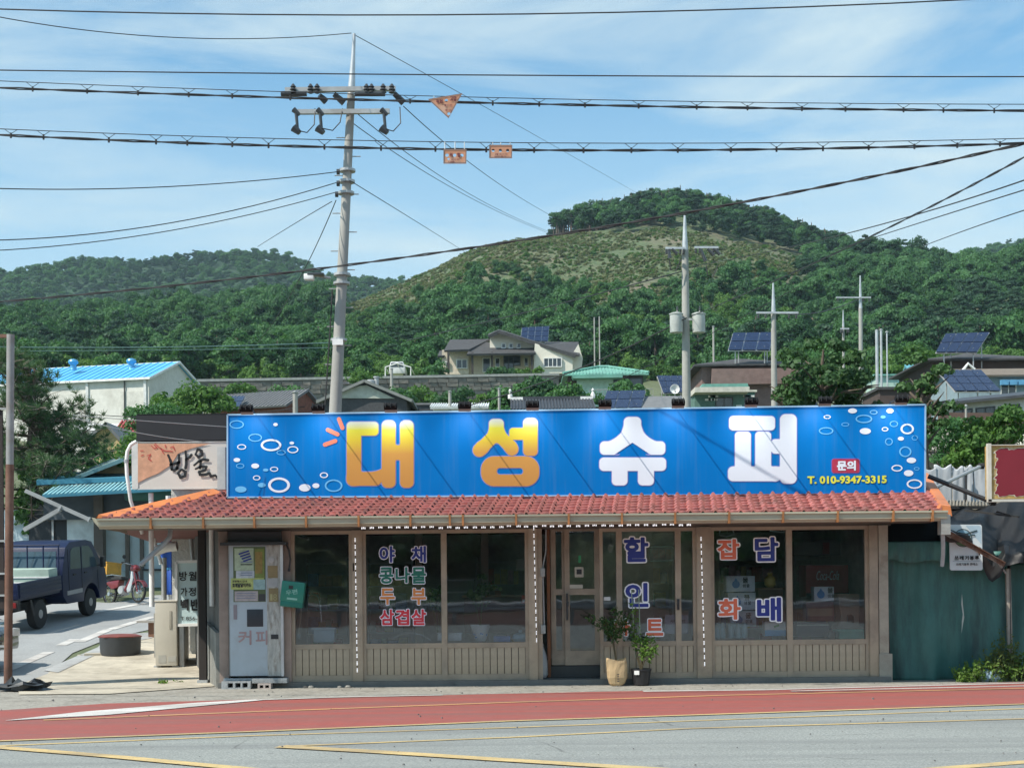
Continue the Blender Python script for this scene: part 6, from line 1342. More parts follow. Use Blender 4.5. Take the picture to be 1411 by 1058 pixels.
def bubble(cx, cy, rx, ry, mm, conv, ring=0.0):
    V = []; n = 36; off = wloc(sign)
    for k in range(n):
        a = 2*math.pi*k/n; V.append(SP(*conv(cx+rx*math.cos(a), cy+ry*math.sin(a)), .006)-off)
    if ring:
        for k in range(n): a = 2*math.pi*k/n; V.append(SP(*conv(cx+(rx-ring)*math.cos(a), cy+(ry-ring*.82)*math.sin(a)), .006)-off)
        fs = [(k, (k+1) % n, (k+1) % n+n, k+n) for k in range(n)]
    else: fs = [tuple(range(n))]
    me = bpy.data.meshes.new('bubble'); me.from_pydata(V, [], fs); link('bubble', me, mm, sign)
for a_ in ((163,158,35,20,LB,5),(352,158,11,8,WPR,0),(253,222,33,19,LB,5),(187,267,22,13,WPR,5),(330,258,50,29,WPR,11),(436,280,27,17,WPR,6),(379,294,22,12,LB,4),(431,248,11,7,WPR,0),(164,330,16,10,WPR,0),(180,359,20,12,LB,4),(253,359,19,12,WPR,0),(304,379,13,7,LB,0),(345,375,20,12,WPR,5),(260,417,18,12,WPR,5),(285,452,19,11,LB,0),(183,473,28,15,LB,0),(369,452,53,37,WPR,13),(494,465,28,18,WPR,0),(548,455,17,12,WPR,0),(587,404,20,14,WPR,6),(634,455,43,30,LB,8)):
    bubble(*a_[:4], a_[4], A1, a_[5])
for a_ in ((1031,68,16,9,WPR,0),(1107,73,14,8,LB,3.5),(1166,68,13,9,WPR,0),(1072,97,30,15,LB,5),(940,90,13,7,WPR,3.5),(1005,117,14,7,LB,2.5),(936,140,26,13,LB,4),(1077,141,20,11,WPR,0),(1141,90,9,5,CY,0),(1148,134,12,8,WPR,4),(1180,115,15,11,LB,3.5),(1228,133,24,19,WPR,7),(1162,179,14,13,LB,3.5),(1205,168,11,7,WPR,0),(1255,165,11,9,LB,2.5),(1221,215,22,19,LB,5),(1243,246,17,10,WPR,0),(1191,274,20,12,WPR,5),(1262,276,10,6,LB,2.5),(1233,292,17,11,WPR,0),(1254,331,28,17,WPR,6)):
    bubble(*a_[:4], a_[4], A3, a_[5])
shape(rr_(957,241,1056,291,8), 957, 241, 1056, 291, 3, A3, mat('badge_red', (.42,.03,.07), .4), mat('badge_edge', (.15,.12,.45), .4), 2.5, nm='badge')
put_text('lettering', '문의', (1153,634.5,1179,648.5), DS, WPR, sign, bold=.05, dy=.012)
put_text('phone_number', 'T. 010-9347-3315', (1112,654.5,1222,667), DS, mat('phone_yellow', (.72,.70,.05), .4), sign, bold=.035, dy=.007, spacing=1.0, outline=mat('phone_edge', (.05,.25,.3), .4), ow=.035)
for k, px in enumerate((350,446,543,642,733,830,928,1026,1125,1227)):
    yt = 571 - (px-313)*14/962; p_ = SP(px, yt-1); q = p_ + Vector((0, -.62, .0))
    arm = MB().tube([p_+Vector((0,.1,-.02)), p_+Vector((0,0,.03)), q+Vector((0,.03,.02))], .009, 6).build('lamp_arm', BLK, sign)
    lm = MB().obox(q, (.19,.09,.075), (R(35),0,0)).build('lamp', mat('lamp_black', (.008,.008,.009), .8, spec=.2), sign, bevel=.01)
    MB().obox(q+Vector((0,.04,-.05)), (.18,.01,.07), (R(35),0,0)).build('lamp_glass', mat('lamp_glass', (.3,.3,.3), .2), lm)
    ll = bpy.data.lights.new('lamp_light', 'SPOT'); ll.energy = 9; ll.spot_size = R(95); ll.spot_blend = 1.0; ll.shadow_soft_size = .05; ll.color = (.9,.97,1)
    lo_ = bpy.data.objects.new('lamp_light', ll); COL.objects.link(lo_); lo_.location = q+Vector((0,.07,-.06)); lo_.rotation_euler = (Vector((0,-1,.55)).normalized()).to_track_quat('Z','Y').to_euler()
    for kk in (-1,0,1): MB().box(q.x+kk*.07-.004, q.x+kk*.07+.004, q.y-.075, q.y-.03, q.z-.02, q.z+.055).build('cooling_fin', BLK, lm)

# ================================================================ COFFEE MACHINE AND SMALL THINGS ON THE FRONT
MW = mat('machine_grey', (0.44,0.50,0.55), .5, var=.07, scale=2, dirt=(.36,.36,.36), dirtscale=1.5); PEEL = mat('peeling_paint', (0.46,0.45,0.42), .7, var=.3, scale=14, dirt=(.16,.11,.07), dirtscale=13, stretch=(1.6,1,.4)); GALVP = mat('pinkish_cream', (.40,.34,.31), .7)
vm = thing('coffee_machine', ((W(316)+W(390))/2, DF, .1), 'old pale grey coffee vending machine with peeling right strip and posters', 'vending machine')
DM = DF - .14
def vb_(name, x0, y0, x1, y1, th, m_, parent=None, bevel=0, back=0):
    a_ = P(x0, y1, DM); b_ = P(x1, y0, DM); return MB().box(a_.x, b_.x, DM-th, DM+back, a_.z, b_.z).build(name, m_, parent or vm, bevel=bevel)
vb_('cabinet', 316, 748, 390, 931, 0, mat('machine_side', (.30,.30,.29), .6), back=.55)
dr = vb_('door', 318, 749, 369, 931, .03, MW, bevel=.008); vb_('coin_strip', 369.3, 749, 388, 931, .032, PEEL, bevel=.004)
vb_('trim', 388.2, 749, 390, 931, .038, ALU)
vb_('display', 322.5, 753, 366, 829, .036, mat('olive_display', (.10,.14,.06), .4))
for (x0,y0,x1,y1,c_,n_) in ((324,755,350,786,(.42,.52,.38),'poster'),(326,786,351,797,(.50,.55,.60),'poster'),(352,756,364.5,797,(.20,.25,.06),'poster'),(352.5,760,362,790,(.28,.20,.06),'fern_print'),(319,796,364,812,(.46,.52,.18),'yellow_banner'),(350,798,366,812,(.30,.45,.45),'teal_poster'),(324,814,356,828,(.46,.40,.40),'pink_card'),(357,818,366,828,(.05,.05,.05),'dark_slot')):
    vb_(n_, x0, y0, x1, y1, .039 + .002*(x0 % 3) + (.003 if n_ in ('yellow_banner','teal_poster','fern_print') else 0) + (.003 if n_=='teal_poster' else 0), mat(n_+str(x0)+str(y0), c_, .6, var=.2, scale=18), dr)
for k in range(4):
    q = P(336+k*1.6, 761+k*3.4, DM-.046); MB().obox(q, (.16-.01*k,.003,.022), (0,R(-18),0)).build('poster_print', mat('navy_print', (.02,.03,.16)), dr)
for y0 in (774,777.5,789,792): q = P(341, y0, DM-.046); MB().box(q.x-.10, q.x+.07, q.y-.002, q.y, q.z-.007, q.z+.007).build('poster_print', BLK if y0 > 776 and y0 < 780 else mat('grey_print',(.2,.25,.35),.6), dr)
put_text('lettering', '호제달달이카드', (321,803,347,809), DM, BLK, dr, bold=.04, dy=.052, res=.05); put_text('lettering', '공동행사 안내', (321,799,341,802), DM, BLK, dr, bold=.02, dy=.052, res=.05)
for y0 in (817,820.5,824): q0 = P(326, y0, DM-.047); MB().box(q0.x, q0.x+.28, q0.y-.002, q0.y, q0.z-.004, q0.z+.004).build('card_line', mat('grey_print',(.2,.25,.35)), dr)
vb_('cup_window', 341, 839, 363, 863, .037, mat('machine_hole', (.03,.035,.045), .4), dr, bevel=.004); vb_('slot', 322.5, 833, 327, 853, .036, mat('faded_tag', (.26,.22,.24), .7), dr)
put_text('lettering', '커', (329,868,347,888), DM, mat('faded_red', (.40,.27,.27), .8, var=.2), dr, bold=.02, dy=.035); put_text('lettering', '피', (353,868,369,888), DM, mat('faded_red', (.40,.27,.27)), dr, bold=.02, dy=.035)
BRS = mat('brass_panel', (.28,.21,.10), .5)
vb_('brass_plate', 369.8, 779, 383, 796, .037, BRS); vb_('brass_plate', 371, 810, 384, 829, .037, BRS); vb_('worn_disc_plate', 370, 797, 383, 808, .036, mat('worn_metal', (.45,.45,.45), .5, .2))
put_text('lettering', '1', (373,818,376,827), DM, mat('faded_yellow',(.45,.40,.2),.6), vm, dy=.039); put_text('lettering', '8', (377,818,382,827), DM, mat('faded_yellow',(.45,.40,.2)), vm, dy=.039)
vb_('coin_return', 374, 873.5, 384, 880, .037, BLK)
q = P(374, 771, DM-.034); MB().lathe(q, [(.045,0),(.045,-.012),(.02,-.016)], 16, 'Y').build('lock_disc', mat('worn_metal', (.45,.45,.45)), vm)
# base slab and hollow blocks
base = thing('machine_plinth', (W(345), DF-.1, 0), 'long grey concrete slab under the coffee machine', 'slab'); sb_ = lambda n_, x0, x1, y0_, y1_, z0, z1, m_, r: MB().box(x0,x1,y0_,y1_,z0,z1).build(n_, m_, r, bevel=.006)
BLKC = mat('block_grey', (.33,.35,.36), .9, var=.2, scale=9, bump=.4, dirt=(.2,.2,.19)); sb_('slab', W(350), W(398), DF-.27, DF-.05, .085, .155, BLKC, base); sb_('slab_end', W(310), W(349.6), DF-.2, DF-.05, .118, .155, BLKC, base)
r = thing('hollow_block', (W(330), DF-.25, 0), 'three-holed concrete block on its side under the coffee machine', 'block'); x0, x1 = W(309.5), W(349); y0, y1 = DF-.31, DF-.12; zt = .117; z0 = 0.0
xs = np.arange(0, 1.0001, .01)
mb = MB(); wl = x1-x0; hx = [(.215,.395),(.475,.655),(.72,.90)]; e_ = [0] + [v for h_ in hx for v in h_] + [1]
for i in range(0, len(e_), 2): mb.box(x0+e_[i]*wl, x0+e_[i+1]*wl, y0, y1, z0+.028, zt-.022)
mb.box(x0, x1, y0, y1, z0, z0+.028); mb.box(x0, x1, y0, y1, zt-.022, zt); tag(mb.build('block', BLKC, r), kind='stuff'); MB().box(x0+.02, x1-.02, y1-.01, y1+.0, z0+.03, zt-.03).build('hole_shade', BLK, r)  # black plate at the back paints the shade inside the holes
r = thing('broken_block', (W(368), DF-.3, 0), 'small broken hollow block tucked under the slab', 'block'); mb = MB(); x0, x1 = W(359), W(377); mb.box(x0, x1, DF-.33, DF-.15, .0, .02); mb.box(x0, x1, DF-.33, DF-.15, .062, .083); 
for a_ in (0, .42, .85): mb.box(x0+a_*(x1-x0), x0+(a_+.15)*(x1-x0), DF-.33, DF-.15, .02, .062)
tag(mb.build('block', mat('pink_block', (.42,.36,.33), .9), r), kind='stuff')
MB().box(x0+.01, x1-.01, DF-.16, DF-.15, .022, .06).build('hole_shade', BLK, r)  # black plate again, for the shade in the broken block's holes
# green letter box
c = P(404, 819.5, DF-.22); r = thing('letter_box', c, 'tilted green letter box fixed on the post by the coffee machine', 'letter box'); GB = mat('mailbox_green', (.015,.22,.16), .4, var=.1, coat=.2)
tl = R(-7); MB().obox(c+Vector((0,0,.05)), (.34,.16,.30), (0,-tl,0)).build('lid', GB, r, bevel=.02); MB().obox(c+Vector((-.02,0,-.125)), (.33,.14,.11), (0,-tl,0)).build('body', mat('mailbox_green_dark', (.01,.17,.13), .4), r, bevel=.02)
MB().obox(c+Vector((-.02,-.086,.115)), (.06,.01,.05), (0,-tl,0)).build('emblem', BLK, r); put_text('lettering', '우편', (395,812,411,819), DF-.22, mat('pale_green_print', (.25,.5,.42), .6), r, dy=.084, rot=-tl, bold=.02); MB().obox(c+Vector((-.005,-.084,-.055)), (.15,.006,.03), (0,-tl,0)).build('label', mat('pale_green_print', (.25,.5,.42)), r)
MB().bar(c+Vector((0,.07,0)), c+Vector((-.02,.16,0)), .06, .06).build('bracket', BLK, r)
r = thing('hanging_cable', P(398, 760, DF-.1), 'short dark cable hanging beside the coffee machine hood', 'cable'); MB().tube([P(394,748,DF-.1), P(398,758,DF-.12), P(400,770,DF-.1), P(398.5,784,DF-.1)], .012, 6).build('strand', BLK, r, True); MB().tube([P(398.5,783,DF-.1), P(398.2,787,DF-.1)], .018, 6).build('tape_end', BLK, r)

# potted plants in front of the discount window
KRAFT = mat('kraft_paper', (.50,.36,.20), .8, var=.12, scale=4, bump=.5, bscale=10); q = G(846, 941); q.y = DF-.38; q.z = .012
r = thing('paper_sack', q, 'sunlit crumpled kraft paper sack used as a planter', 'sack'); V = []; Fs = []; n = 28; rr = random.Random(6); lv = [(0,.085),(.03,.115),(.12,.145),(.22,.15),(.30,.15),(.36,.145),(.385,.14),(.375,.132),(.33,.13)]
for i, (h, ra) in enumerate(lv):
    for k in range(n):
        a = 2*math.pi*k/n; sq = 1/max(abs(math.cos(a)), abs(math.sin(a)))**.45; jj = 1+.06*math.sin(3*a+i*.9)+rr.uniform(-.03,.03); V.append((q.x+ra*sq*jj*math.cos(a)*1.0, q.y+ra*sq*jj*math.sin(a)*.75, q.z+h+ (.02*math.sin(2*a+1) if 5 <= i <= 7 else 0)))
for i in range(len(lv)-1):
    for k in range(n): Fs.append((i*n+k, i*n+(k+1) % n, (i+1)*n+(k+1) % n, (i+1)*n+k))
Fs.append(tuple(range(n-1,-1,-1))); Fs.append(tuple((len(lv)-1)*n+k for k in range(n))); MB().add(V, Fs).build('sack', KRAFT, r)
for i in range(5): MB().obox(q+Vector((.012,-.135,.07+i*.025)), (.03,.004,.014), (R(-6),0,0)).build('printed_mark', BLK, r)
MB().lathe(q+Vector((0,0,.30)), [(.10,0),(.10,.02)], 14).build('soil', mat('soil', (.05,.035,.025), .95), r)
LFC = leafmat('glossy_plant_leaves', (.02,.06,.015), (.10,.17,.04), .25)
def leafy(name, label, base, branches, nl, leaf, seed, m_=LFC, cat='plant'):
    r = thing(name, base, label, cat); rs_ = np.random.RandomState(seed); C = []; Nn = []; per = nl//len(branches)
    for pts_ in branches:
        MB().tube(pts_, [.010]+[.006]*(len(pts_)-2)+[.003], 6).build('stem', mat('brown_stem', (.10,.08,.04), .8), r, True)
        P_ = [np.array(p_) for p_ in pts_]
        for i in range(per):
            t_ = rs_.uniform(.42, 1)*(len(P_)-1); k = min(int(t_), len(P_)-2); c_ = P_[k]+(P_[k+1]-P_[k])*(t_-k); C.append(c_-np.array(base)+rs_.normal(scale=.035, size=3)); n_ = np.array([rs_.normal()*.6, -.6+rs_.normal()*.4, .6+rs_.normal()*.5]); Nn.append(n_/np.linalg.norm(n_))
    link('leaves', quads_mesh('leaves', leaf_quads(np.array(C), np.array(Nn), leaf, rs_, .42)), m_, r); return r
bq = q+Vector((0,0,.3)); D_ = q.y
def B(*pp): return [tuple(bq)] + [tuple(P(x, y, D_+dz)) for x, y, dz in pp]
leafy('potted_shrub', 'branching glossy-leaved plant growing out of the paper sack', bq, [B((844,885,0),(835,862,0),(812,850,-.1)),B((844,885,0),(838,868,0),(820,862,.05)),B((845,880,0),(846,858,0),(848,835,.05)),B((845,880,0),(855,860,0),(868,848,0)),B((846,885,0),(860,868,.05),(872,866,0)),B((845,880,0),(850,858,-.05),(858,840,0)),B((845,883,0),(852,870,.1),(862,855,.1)),B((844,882,0),(838,860,0),(830,852,.05))], 430, .034, 411)
q = G(878, 940); q.y = DF-.36; q.z = .012; r = thing('black_pot', q, 'black plastic pot with a white label beside the sack', 'pot'); BPL = mat('black_plastic', (.02,.02,.022), .45)
MB().lathe(q, [(.10,0),(.115,.01),(.145,.21),(.155,.215),(.155,.24),(.14,.24),(.13,.2)], 24).build('pot', BPL, r, True); MB().lathe(q+Vector((0,0,.19)), [(.13,0),(.13,.012)], 14).build('soil', mat('soil', (.05,.035,.025)), r); MB().obox(q+Vector((-.075,-.135,.19)), (.075,.004,.06), (0,0,R(-20))).build('label', TRIMW, r)
bq = q+Vector((0,0,.2)); D_ = q.y
leafy('climbing_plant', 'light green climbing plant in the black pot', bq, [B((876,900,0),(874,870,0),(875,835,0)),B((884,900,0),(890,885,0),(901,878,-.05)),B((884,905,0),(888,890,-.05),(884,880,0)),B((880,905,0),(892,900,-.1),(905,898,-.1)),B((878,900,0),(876,882,0),(878,872,0)),B((885,908,0),(890,898,-.1),(887,892,-.1)),B((888,910,0),(896,905,-.08),(902,888,-.05))], 420, .030, 412, m_=leafmat('light_plant_leaves', (.05,.12,.02), (.16,.28,.05), .3))
r = thing('plant_stake', bq, 'pair of thin pale stakes standing in the black pot', 'stakes')
for a_, b_ in (((870,812),(876,905)),((880,812),(883,905)),((870,830),(881,831))): MB().cyl(P(*a_, D_+.05), P(*b_, D_+.02), .006, n=6).build('stake', mat('pale_green_stake', (.3,.4,.28), .5), r)
r = thing('white_bag', P(748, 930, DF+.1), 'grey-white plastic bag slumped inside the doorway', 'bag'); q = Vector((W(746), DF+.12, .10)); MB().lathe(q, [(.06,0),(.09,.05),(.085,.2),(.07,.32),(.04,.42),(.02,.47)], 14).build('bag', mat('grey_white_plastic', (.35,.37,.38), .4, bump=.6, bscale=9), r, True); MB().lathe(q+Vector((0,0,.46)), [(.02,0),(.035,.03),(.015,.06)], 8).build('knot', mat('grey_white_plastic', (.35,.37,.38)), r)

# ================================================================ LEFT OF THE SHOP
DR = 22.2
rs0 = thing('restaurant_sign', P(248, 673, DR), 'white restaurant sign with black brush lettering on orange wash', 'sign')
def RB(name, x0, y0, x1, y1, th, m_, parent=rs0, back=.0, D_=DR, bevel=0): 
    a_ = P(x0, y1, D_); b_ = P(x1, y0, D_); return MB().box(a_.x, b_.x, D_-th, D_+back, a_.z, b_.z).build(name, m_, parent, bevel=bevel)
RB('light_box', 189, 609, 312, 673, 0, mat('sign_white', (.60,.57,.53), .5, var=.05, dirt=(.5,.44,.38), dirtscale=.7), back=.25); RB('side_panel', 182.5, 610, 188.6, 673, .0, mat('frame_white',(.6,.6,.58),.4), back=.24)
for (x0,y0,x1,y1) in ((189,608,312,610),(189,672,312,674.5),(182,608,190,674)): RB('frame_edge', x0,y0,x1,y1, .012, mat('frame_white',(.6,.6,.58)), back=-.002)
fd_c = [(190,611),(290,611),(262,618),(245,625),(236,640),(218,652),(203,658),(190,665)]
V = [P(x,y,DR-.014)-rs0.location for x, y in fd_c]; me = bpy.data.meshes.new('orange_wash'); me.from_pydata(V, [], [tuple(range(len(V)))]); link('orange_wash', me, mat('orange_wash', (.56,.30,.19), .6, var=.25, scale=5), rs0)
def stroke(pts_, w_, mm, dy, nm, parent, D_):
    P_ = []; n = len(pts_)
    xs = np.arange(min(p[0] for p in pts_)-w_*2-1, max(p[0] for p in pts_)+w_*2+1, .45); ys = np.arange(min(p[1] for p in pts_)-w_*2-1, max(p[1] for p in pts_)+w_*2+1, .45); X, Y = np.meshgrid(xs, ys); f_ = None
    for i in range(n-1):
        ww = w_*(.75+.5*math.sin(math.pi*(i+.5)/n)); s_ = sd_cap(X, Y, *pts_[i], *pts_[i+1], ww); f_ = s_ if f_ is None else np.minimum(f_, s_)
    off = wloc(parent); me = loops_mesh(contour_loops(f_, xs, ys, 0), lambda x, y: P(x, y, D_)-Vector((0,dy,0))-off); link(nm, me, mm, parent)
INK = mat('black_ink', (.012,.012,.014), .5)
for pts_ in ([(232,627),(235,634),(237,641),(237,646)],[(247,627),(247,636),(244,645)],[(235,640),(241,639),(247,637)],[(237,647),(241,648),(245,645)],[(256,622),(257,632),(257,640),(256,645)],[(257,633),(262,630),(264,627)],
             [(250,647),(246,652),(249,658),(255,656),(256,650),(251,647)]): stroke(pts_, 1.6, INK, .018, 'brush_stroke', rs0, DR)
for pts_ in ([(272,621),(270,626),(274,630),(279,627),(278,621),(273,619),(272,621)],[(268,641),(274,636),(280,633),(287,634)],[(277,636),(276,645)],[(270,646),(277,643),(285,643),(283,648),(275,650),(276,654),(284,654),(289,652),(291,656),(297,655),(300,658)],[(303,634),(306,638),(308,644)]): stroke(pts_, 1.55, INK, .021, 'brush_stroke', rs0, DR)
for pts_ in ([(214,611),(219,616),(227,621),(238,622)],[(209,614),(213,618),(217,617),(213,613)],[(228,613),(229,617)],[(235,617),(239,615),(241,620)],[(194,621),(198,621)],[(195,628),(198,627)],[(203,628),(208,626),(205,632),(209,635)],[(222,618),(226,625)]): stroke(pts_, .55, mat('red_line_print', (.45,.06,.05), .5), .022, 'line_drawing', rs0, DR)
RB('corner_box', 302.5, 617, 313, 675, .16, mat('frame_white2', (.5,.5,.47), .5, dirt=(.35,.33,.3)), D_=DR-.3, back=.1)
for px in (209, 292): x = PX(px, DR+.1); MB().cyl((x,DR+.1,1.2), (x,DR+.1,PZ(674,DR)), .04, n=10).build('support_post', TRIMW, rs0, True)
r = thing('black_board', P(250, 608, DR), 'plain black board mounted above the restaurant sign', 'board'); RB('panel', 188.5, 571, 313, 607.5, .02, mat('charcoal_board', (.012,.012,.016), .6, var=.2), r, back=.2)
for x0 in (188.5,): RB('edge', x0-.6, 570.3, 313, 571, .025, mat('dark_edge',(.03,.03,.03),.5), r, back=.2)
r = thing('curved_pipe', P(178, 640, 21.8), 'white bent vent pipe curling round the restaurant sign corner', 'pipe'); MB().tube([P(188,608,21.8), P(180,613,21.8), P(175.5,622,21.8), P(174,635,21.8), P(175,655,21.8), P(180,690,21.8), P(196,735,22)], .028, 10).build('pipe', TRIMW, r, True); MB().tube([P(174,633,21.8), P(174,637,21.8)], .036, 10).build('coupling', GALV, r)
# white building of the restaurant behind, with its vertical light sign
r = thing('restaurant_building', (-6.2, 28.5, .1), 'white rough-rendered building behind the vertical sign', 'building'); WR = mat('rough_white_render', (.52,.52,.49), .95, var=.12, bump=1.0, bscale=22, dirt=(.38,.36,.33), dirtscale=.6)
MB().box(PX(237, 27.3), PX(300, 27.3), 27.3, 29.3, .0, 3.35).build('wall', WR, r); MB().box(PX(234,27.2), PX(300,27.2), 27.15, 29.4, 3.35, 3.45).build('roof', GREYR, r); MB().tube([P(262,735,27.2), P(266,775,27.2), P(266,800,27.2)], .04, 8).build('drainpipe', GALV, r); MB().tube([P(232,683,27.2), P(232,735,27.2)], .05, 8).build('white_pipe', TRIMW, r)
DV = 25.6; vs = thing('vertical_sign', P(258, 885, DV), 'upright pale blue menu sign with white frame, half hidden by the shop corner', 'sign'); MB().box(PX(243.5,DV), PX(278,DV), DV, DV+.14, PZ(860,DV,250), PZ(774,DV,250)).build('light_box', mat('pale_blue_face', (.50,.64,.66), .4, var=.05), vs)
for a_, b_ in (((243,774),(278,773)),((243,861),(278,860)),((243,774),(243,861))): MB().bar(P(*a_, DV-.01), P(*b_, DV-.01), .05, .05).build('frame_bar', TRIMW, vs)
for ch, bx_ in (('방', (247,787,258,800)), ('월', (260,787,271,800)), ('가', (249,809,258,821)), ('정', (260,809,270,821)), ('백', (249,825,260,841)), ('반', (263,825,273,841))): put_text('letter', ch, bx_, DV, INK, vs, bold=.05 if ch in '백반' else .02, dy=.012)
put_text('lettering', 'T.856-', (249,849,272,854.5), DV, INK, vs, dy=.012, bold=.01)
MB().box(PX(246,DV), PX(252,DV), DV+.02, DV+.12, .05, PZ(860,DV,250)).build('leg', GALV, vs); MB().box(PX(270,DV), PX(276,DV), DV+.02, DV+.12, .05, PZ(860,DV,250)).build('leg', GALV, vs)
r = thing('corner_pillar', (W(286), 22.4, 0), 'near-black timber pillar standing between the menu sign and the shop corner', 'pillar'); MB().box(PX(273,22.4), PX(283,22.4), 22.4, 22.5, 0, 2.4).build('pillar_shaft', mat('black_brown_wood',(.025,.02,.018),.8), r); MB().box(PX(271,22.4), PX(285,22.4), 22.36, 22.54, 0, .06).build('pillar_foot', BLKC, r)
# outdoor unit, seen end-on
g = G(229, 921); ac = thing('outdoor_unit', g, 'tall cream air-conditioner outdoor unit seen from its end', 'air conditioner'); ACM = mat('cream_metal', (.50,.47,.40), .45, var=.04, dirt=(.42,.38,.31), dirtscale=1.2); sc_ = g.y/F; w_ = 30*sc_; h_ = 92*sc_; x0 = g.x-w_/2
MB().box(x0, x0+w_, g.y, g.y+.95, g.z+.05, g.z+h_).build('casing', ACM, ac, bevel=.02); MB().box(x0-.03, x0, g.y+.05, g.y+.9, g.z+.2, g.z+h_-.2).build('fan_grille', mat('grey_grille',(.35,.34,.31),.5), ac)
MB().box(x0-.01, x0+w_+.01, g.y-.01, g.y+.96, g.z+h_, g.z+h_+.025).build('lid', ACM, ac, bevel=.008); MB().obox((x0+w_*.72, g.y-.004, g.z+h_*.73), (w_*.12,.012,h_*.27)).build('handle_recess', mat('dark_cream_plastic',(.32,.30,.25),.6), ac, bevel=.003)  # handle plate in an even darker cream, slightly proud of the casing
MB().box(x0+w_*.15, x0+w_*.5, g.y-.004, g.y, g.z+.1, g.z+.24).build('rating_plate', mat('plate_grey',(.38,.37,.33),.5), ac); MB().box(x0+w_*.6, x0+w_*.95, g.y-.004, g.y, g.z+.12, g.z+.22).build('rating_plate', mat('plate_grey',(.38,.37,.33)), ac)
for k in (0, 1): MB().box(x0-.04+k*(w_-.06), x0+.08+k*(w_-.06), g.y+.05, g.y+.9, g.z, g.z+.05).build('foot', BLKC, ac)
# planter tub with a reddish lid
g = G(166, 902); tb = thing('rubber_tub', g, 'dark rubber tub covered with a reddish brown lid', 'tub'); sc_ = g.y/F; ra = 28*sc_; ht = 24*sc_
MB().lathe(g, [(ra*.93,0),(ra*.96,.03),(ra,ht),(ra*1.01,ht+.01)], 28).build('tub', mat('dark_rubber',(.05,.055,.06),.7,var=.2), tb, True); MB().lathe(g+Vector((0,0,ht+.01)), [(ra*1.06,0),(ra*1.07,.02),(ra*.8,.05),(ra*.3,.06),(.01,.06)], 9).build('lid', mat('red_brown_lid',(.20,.055,.045),.6), tb)
g = G(128, 905); r = thing('kerb_slab', g, 'thin broken concrete slab beside the tub', 'slab'); MB().obox(g+Vector((.05,.2,.03)), (.5,.3,.07), (0,0,.2)).build('slab', CONC, r); MB().obox(g+Vector((-.25,.15,.02)), (.12,.15,.04), (0,0,.6)).build('fragment', CONC, r)
g = G(204, 880); r = thing('low_bench', g, 'small weathered bench table behind the outdoor unit', 'bench'); s_ = g.y/F
MB().box(g.x-12*s_*1.3, g.x+.35, g.y, g.y+.5, g.z+.33, g.z+.37).build('seat', mat('weathered_board',(.32,.3,.27),.9), r); MB().box(g.x-.02, g.x+.22, g.y+.1, g.y+.35, g.z, g.z+.33).build('leg', mat('rusty_brown',(.20,.10,.06),.8), r)
r = thing('bracket_post', G(226, 845), 'thin grey post with a white elbow duct by the side wall', 'post'); q = G(226, 850); MB().cyl(P(226,768,27), P(226,850,27), .05, n=8).build('post_shaft', GALV, r); MB().tube([P(212,760,26.5), P(228,754,26.5), P(244,752,26.5)], .09, 12).build('duct', TRIMW, r, True); MB().tube([P(212,735,26.5), P(213,748,26.5), P(222,777,26.5)], .035, 8).build('elbow_pipe', TRIMW, r, True)
q = P(233, 812, 29); r = thing('folded_parasol', q, 'folded bright blue parasol tied in the middle', 'parasol'); V = []
prof_ = [(.05,-.1),(.10,.0),(.12,.35),(.07,.42),(.12,.5),(.14,.8),(.10,1.08),(.04,1.15)]; m_ = MB(); n = 18
for (ra, h) in prof_:
    for k in range(n): a = 2*math.pi*k/n; rr_k = ra*(1+.22*math.cos(6*a)); V.append(q+Vector((rr_k*math.cos(a), rr_k*math.sin(a), h)))
m_.add(V, [(i*n+k, i*n+(k+1) % n, (i+1)*n+(k+1) % n, (i+1)*n+k) for i in range(len(prof_)-1) for k in range(n)]); m_.build('canopy', mat('parasol_blue',(.02,.09,.42),.7), r, True); MB().cyl(q-Vector((0,0,.6)), q+Vector((0,0,1.25)), .02, n=8).build('pole', GALV, r); MB().lathe(q+Vector((0,0,.39)), [(.10,0),(.10,.05)], 12).build('tie', mat('tie_blue',(.05,.25,.5),.5), r)
q = P(236, 838, 29.5); r = thing('parasol_base', q, 'round grey parasol base', 'parasol base'); MB().lathe(q-Vector((0,0,.05)), [(.28,0),(.28,.06),(.1,.1),(.05,.25)], 18).build('base', BLKC, r, True); MB().lathe(q+Vector((0,0,.2)), [(.05,0),(.05,.1)], 8).build('collar', GALV, r)
# rusty post frame at the left edge
r = thing('rusty_frame_post', G(12, 948), 'tall half-rusted steel post with a crossbar at the left edge', 'post'); g = G(11, 948)
MB().cyl((g.x+.0, g.y, 0), (g.x+.06, g.y, PZ(640,g.y,14)), .062, n=12).build('rusty_shaft', mat('rust_pipe',(.15,.075,.052),.8,var=.3,scale=5,dirt=(.3,.2,.15)), r, True); MB().cyl((g.x+.06, g.y, PZ(640,g.y,14)), (g.x+.09, g.y, PZ(461,g.y,14)), .058, n=12).build('grey_shaft', mat('grey_pipe2',(.30,.30,.30),.6,.2,dirt=(.2,.13,.09)), r, True)
MB().bar((g.x+.09, g.y, PZ(463,g.y,14)), (g.x-1.2, g.y, PZ(463,g.y,14)), .05, .05).build('crossbar', mat('rust_pipe',(.15,.075,.052)), r); MB().box(g.x-1.1, g.x-.055, g.y+.02, g.y+.06, 1.2, PZ(565,g.y,0)).build('dark_panel', mat('dark_brown_panel',(.03,.02,.018),.7), r)
for py in (563, 745, 790, 820, 855, 862, 890): MB().bar((g.x+.05, g.y, PZ(py,g.y,10)), (g.x-1.1, g.y, PZ(py,g.y,10)), .03, .03).build('cross_rod', GALV, r)
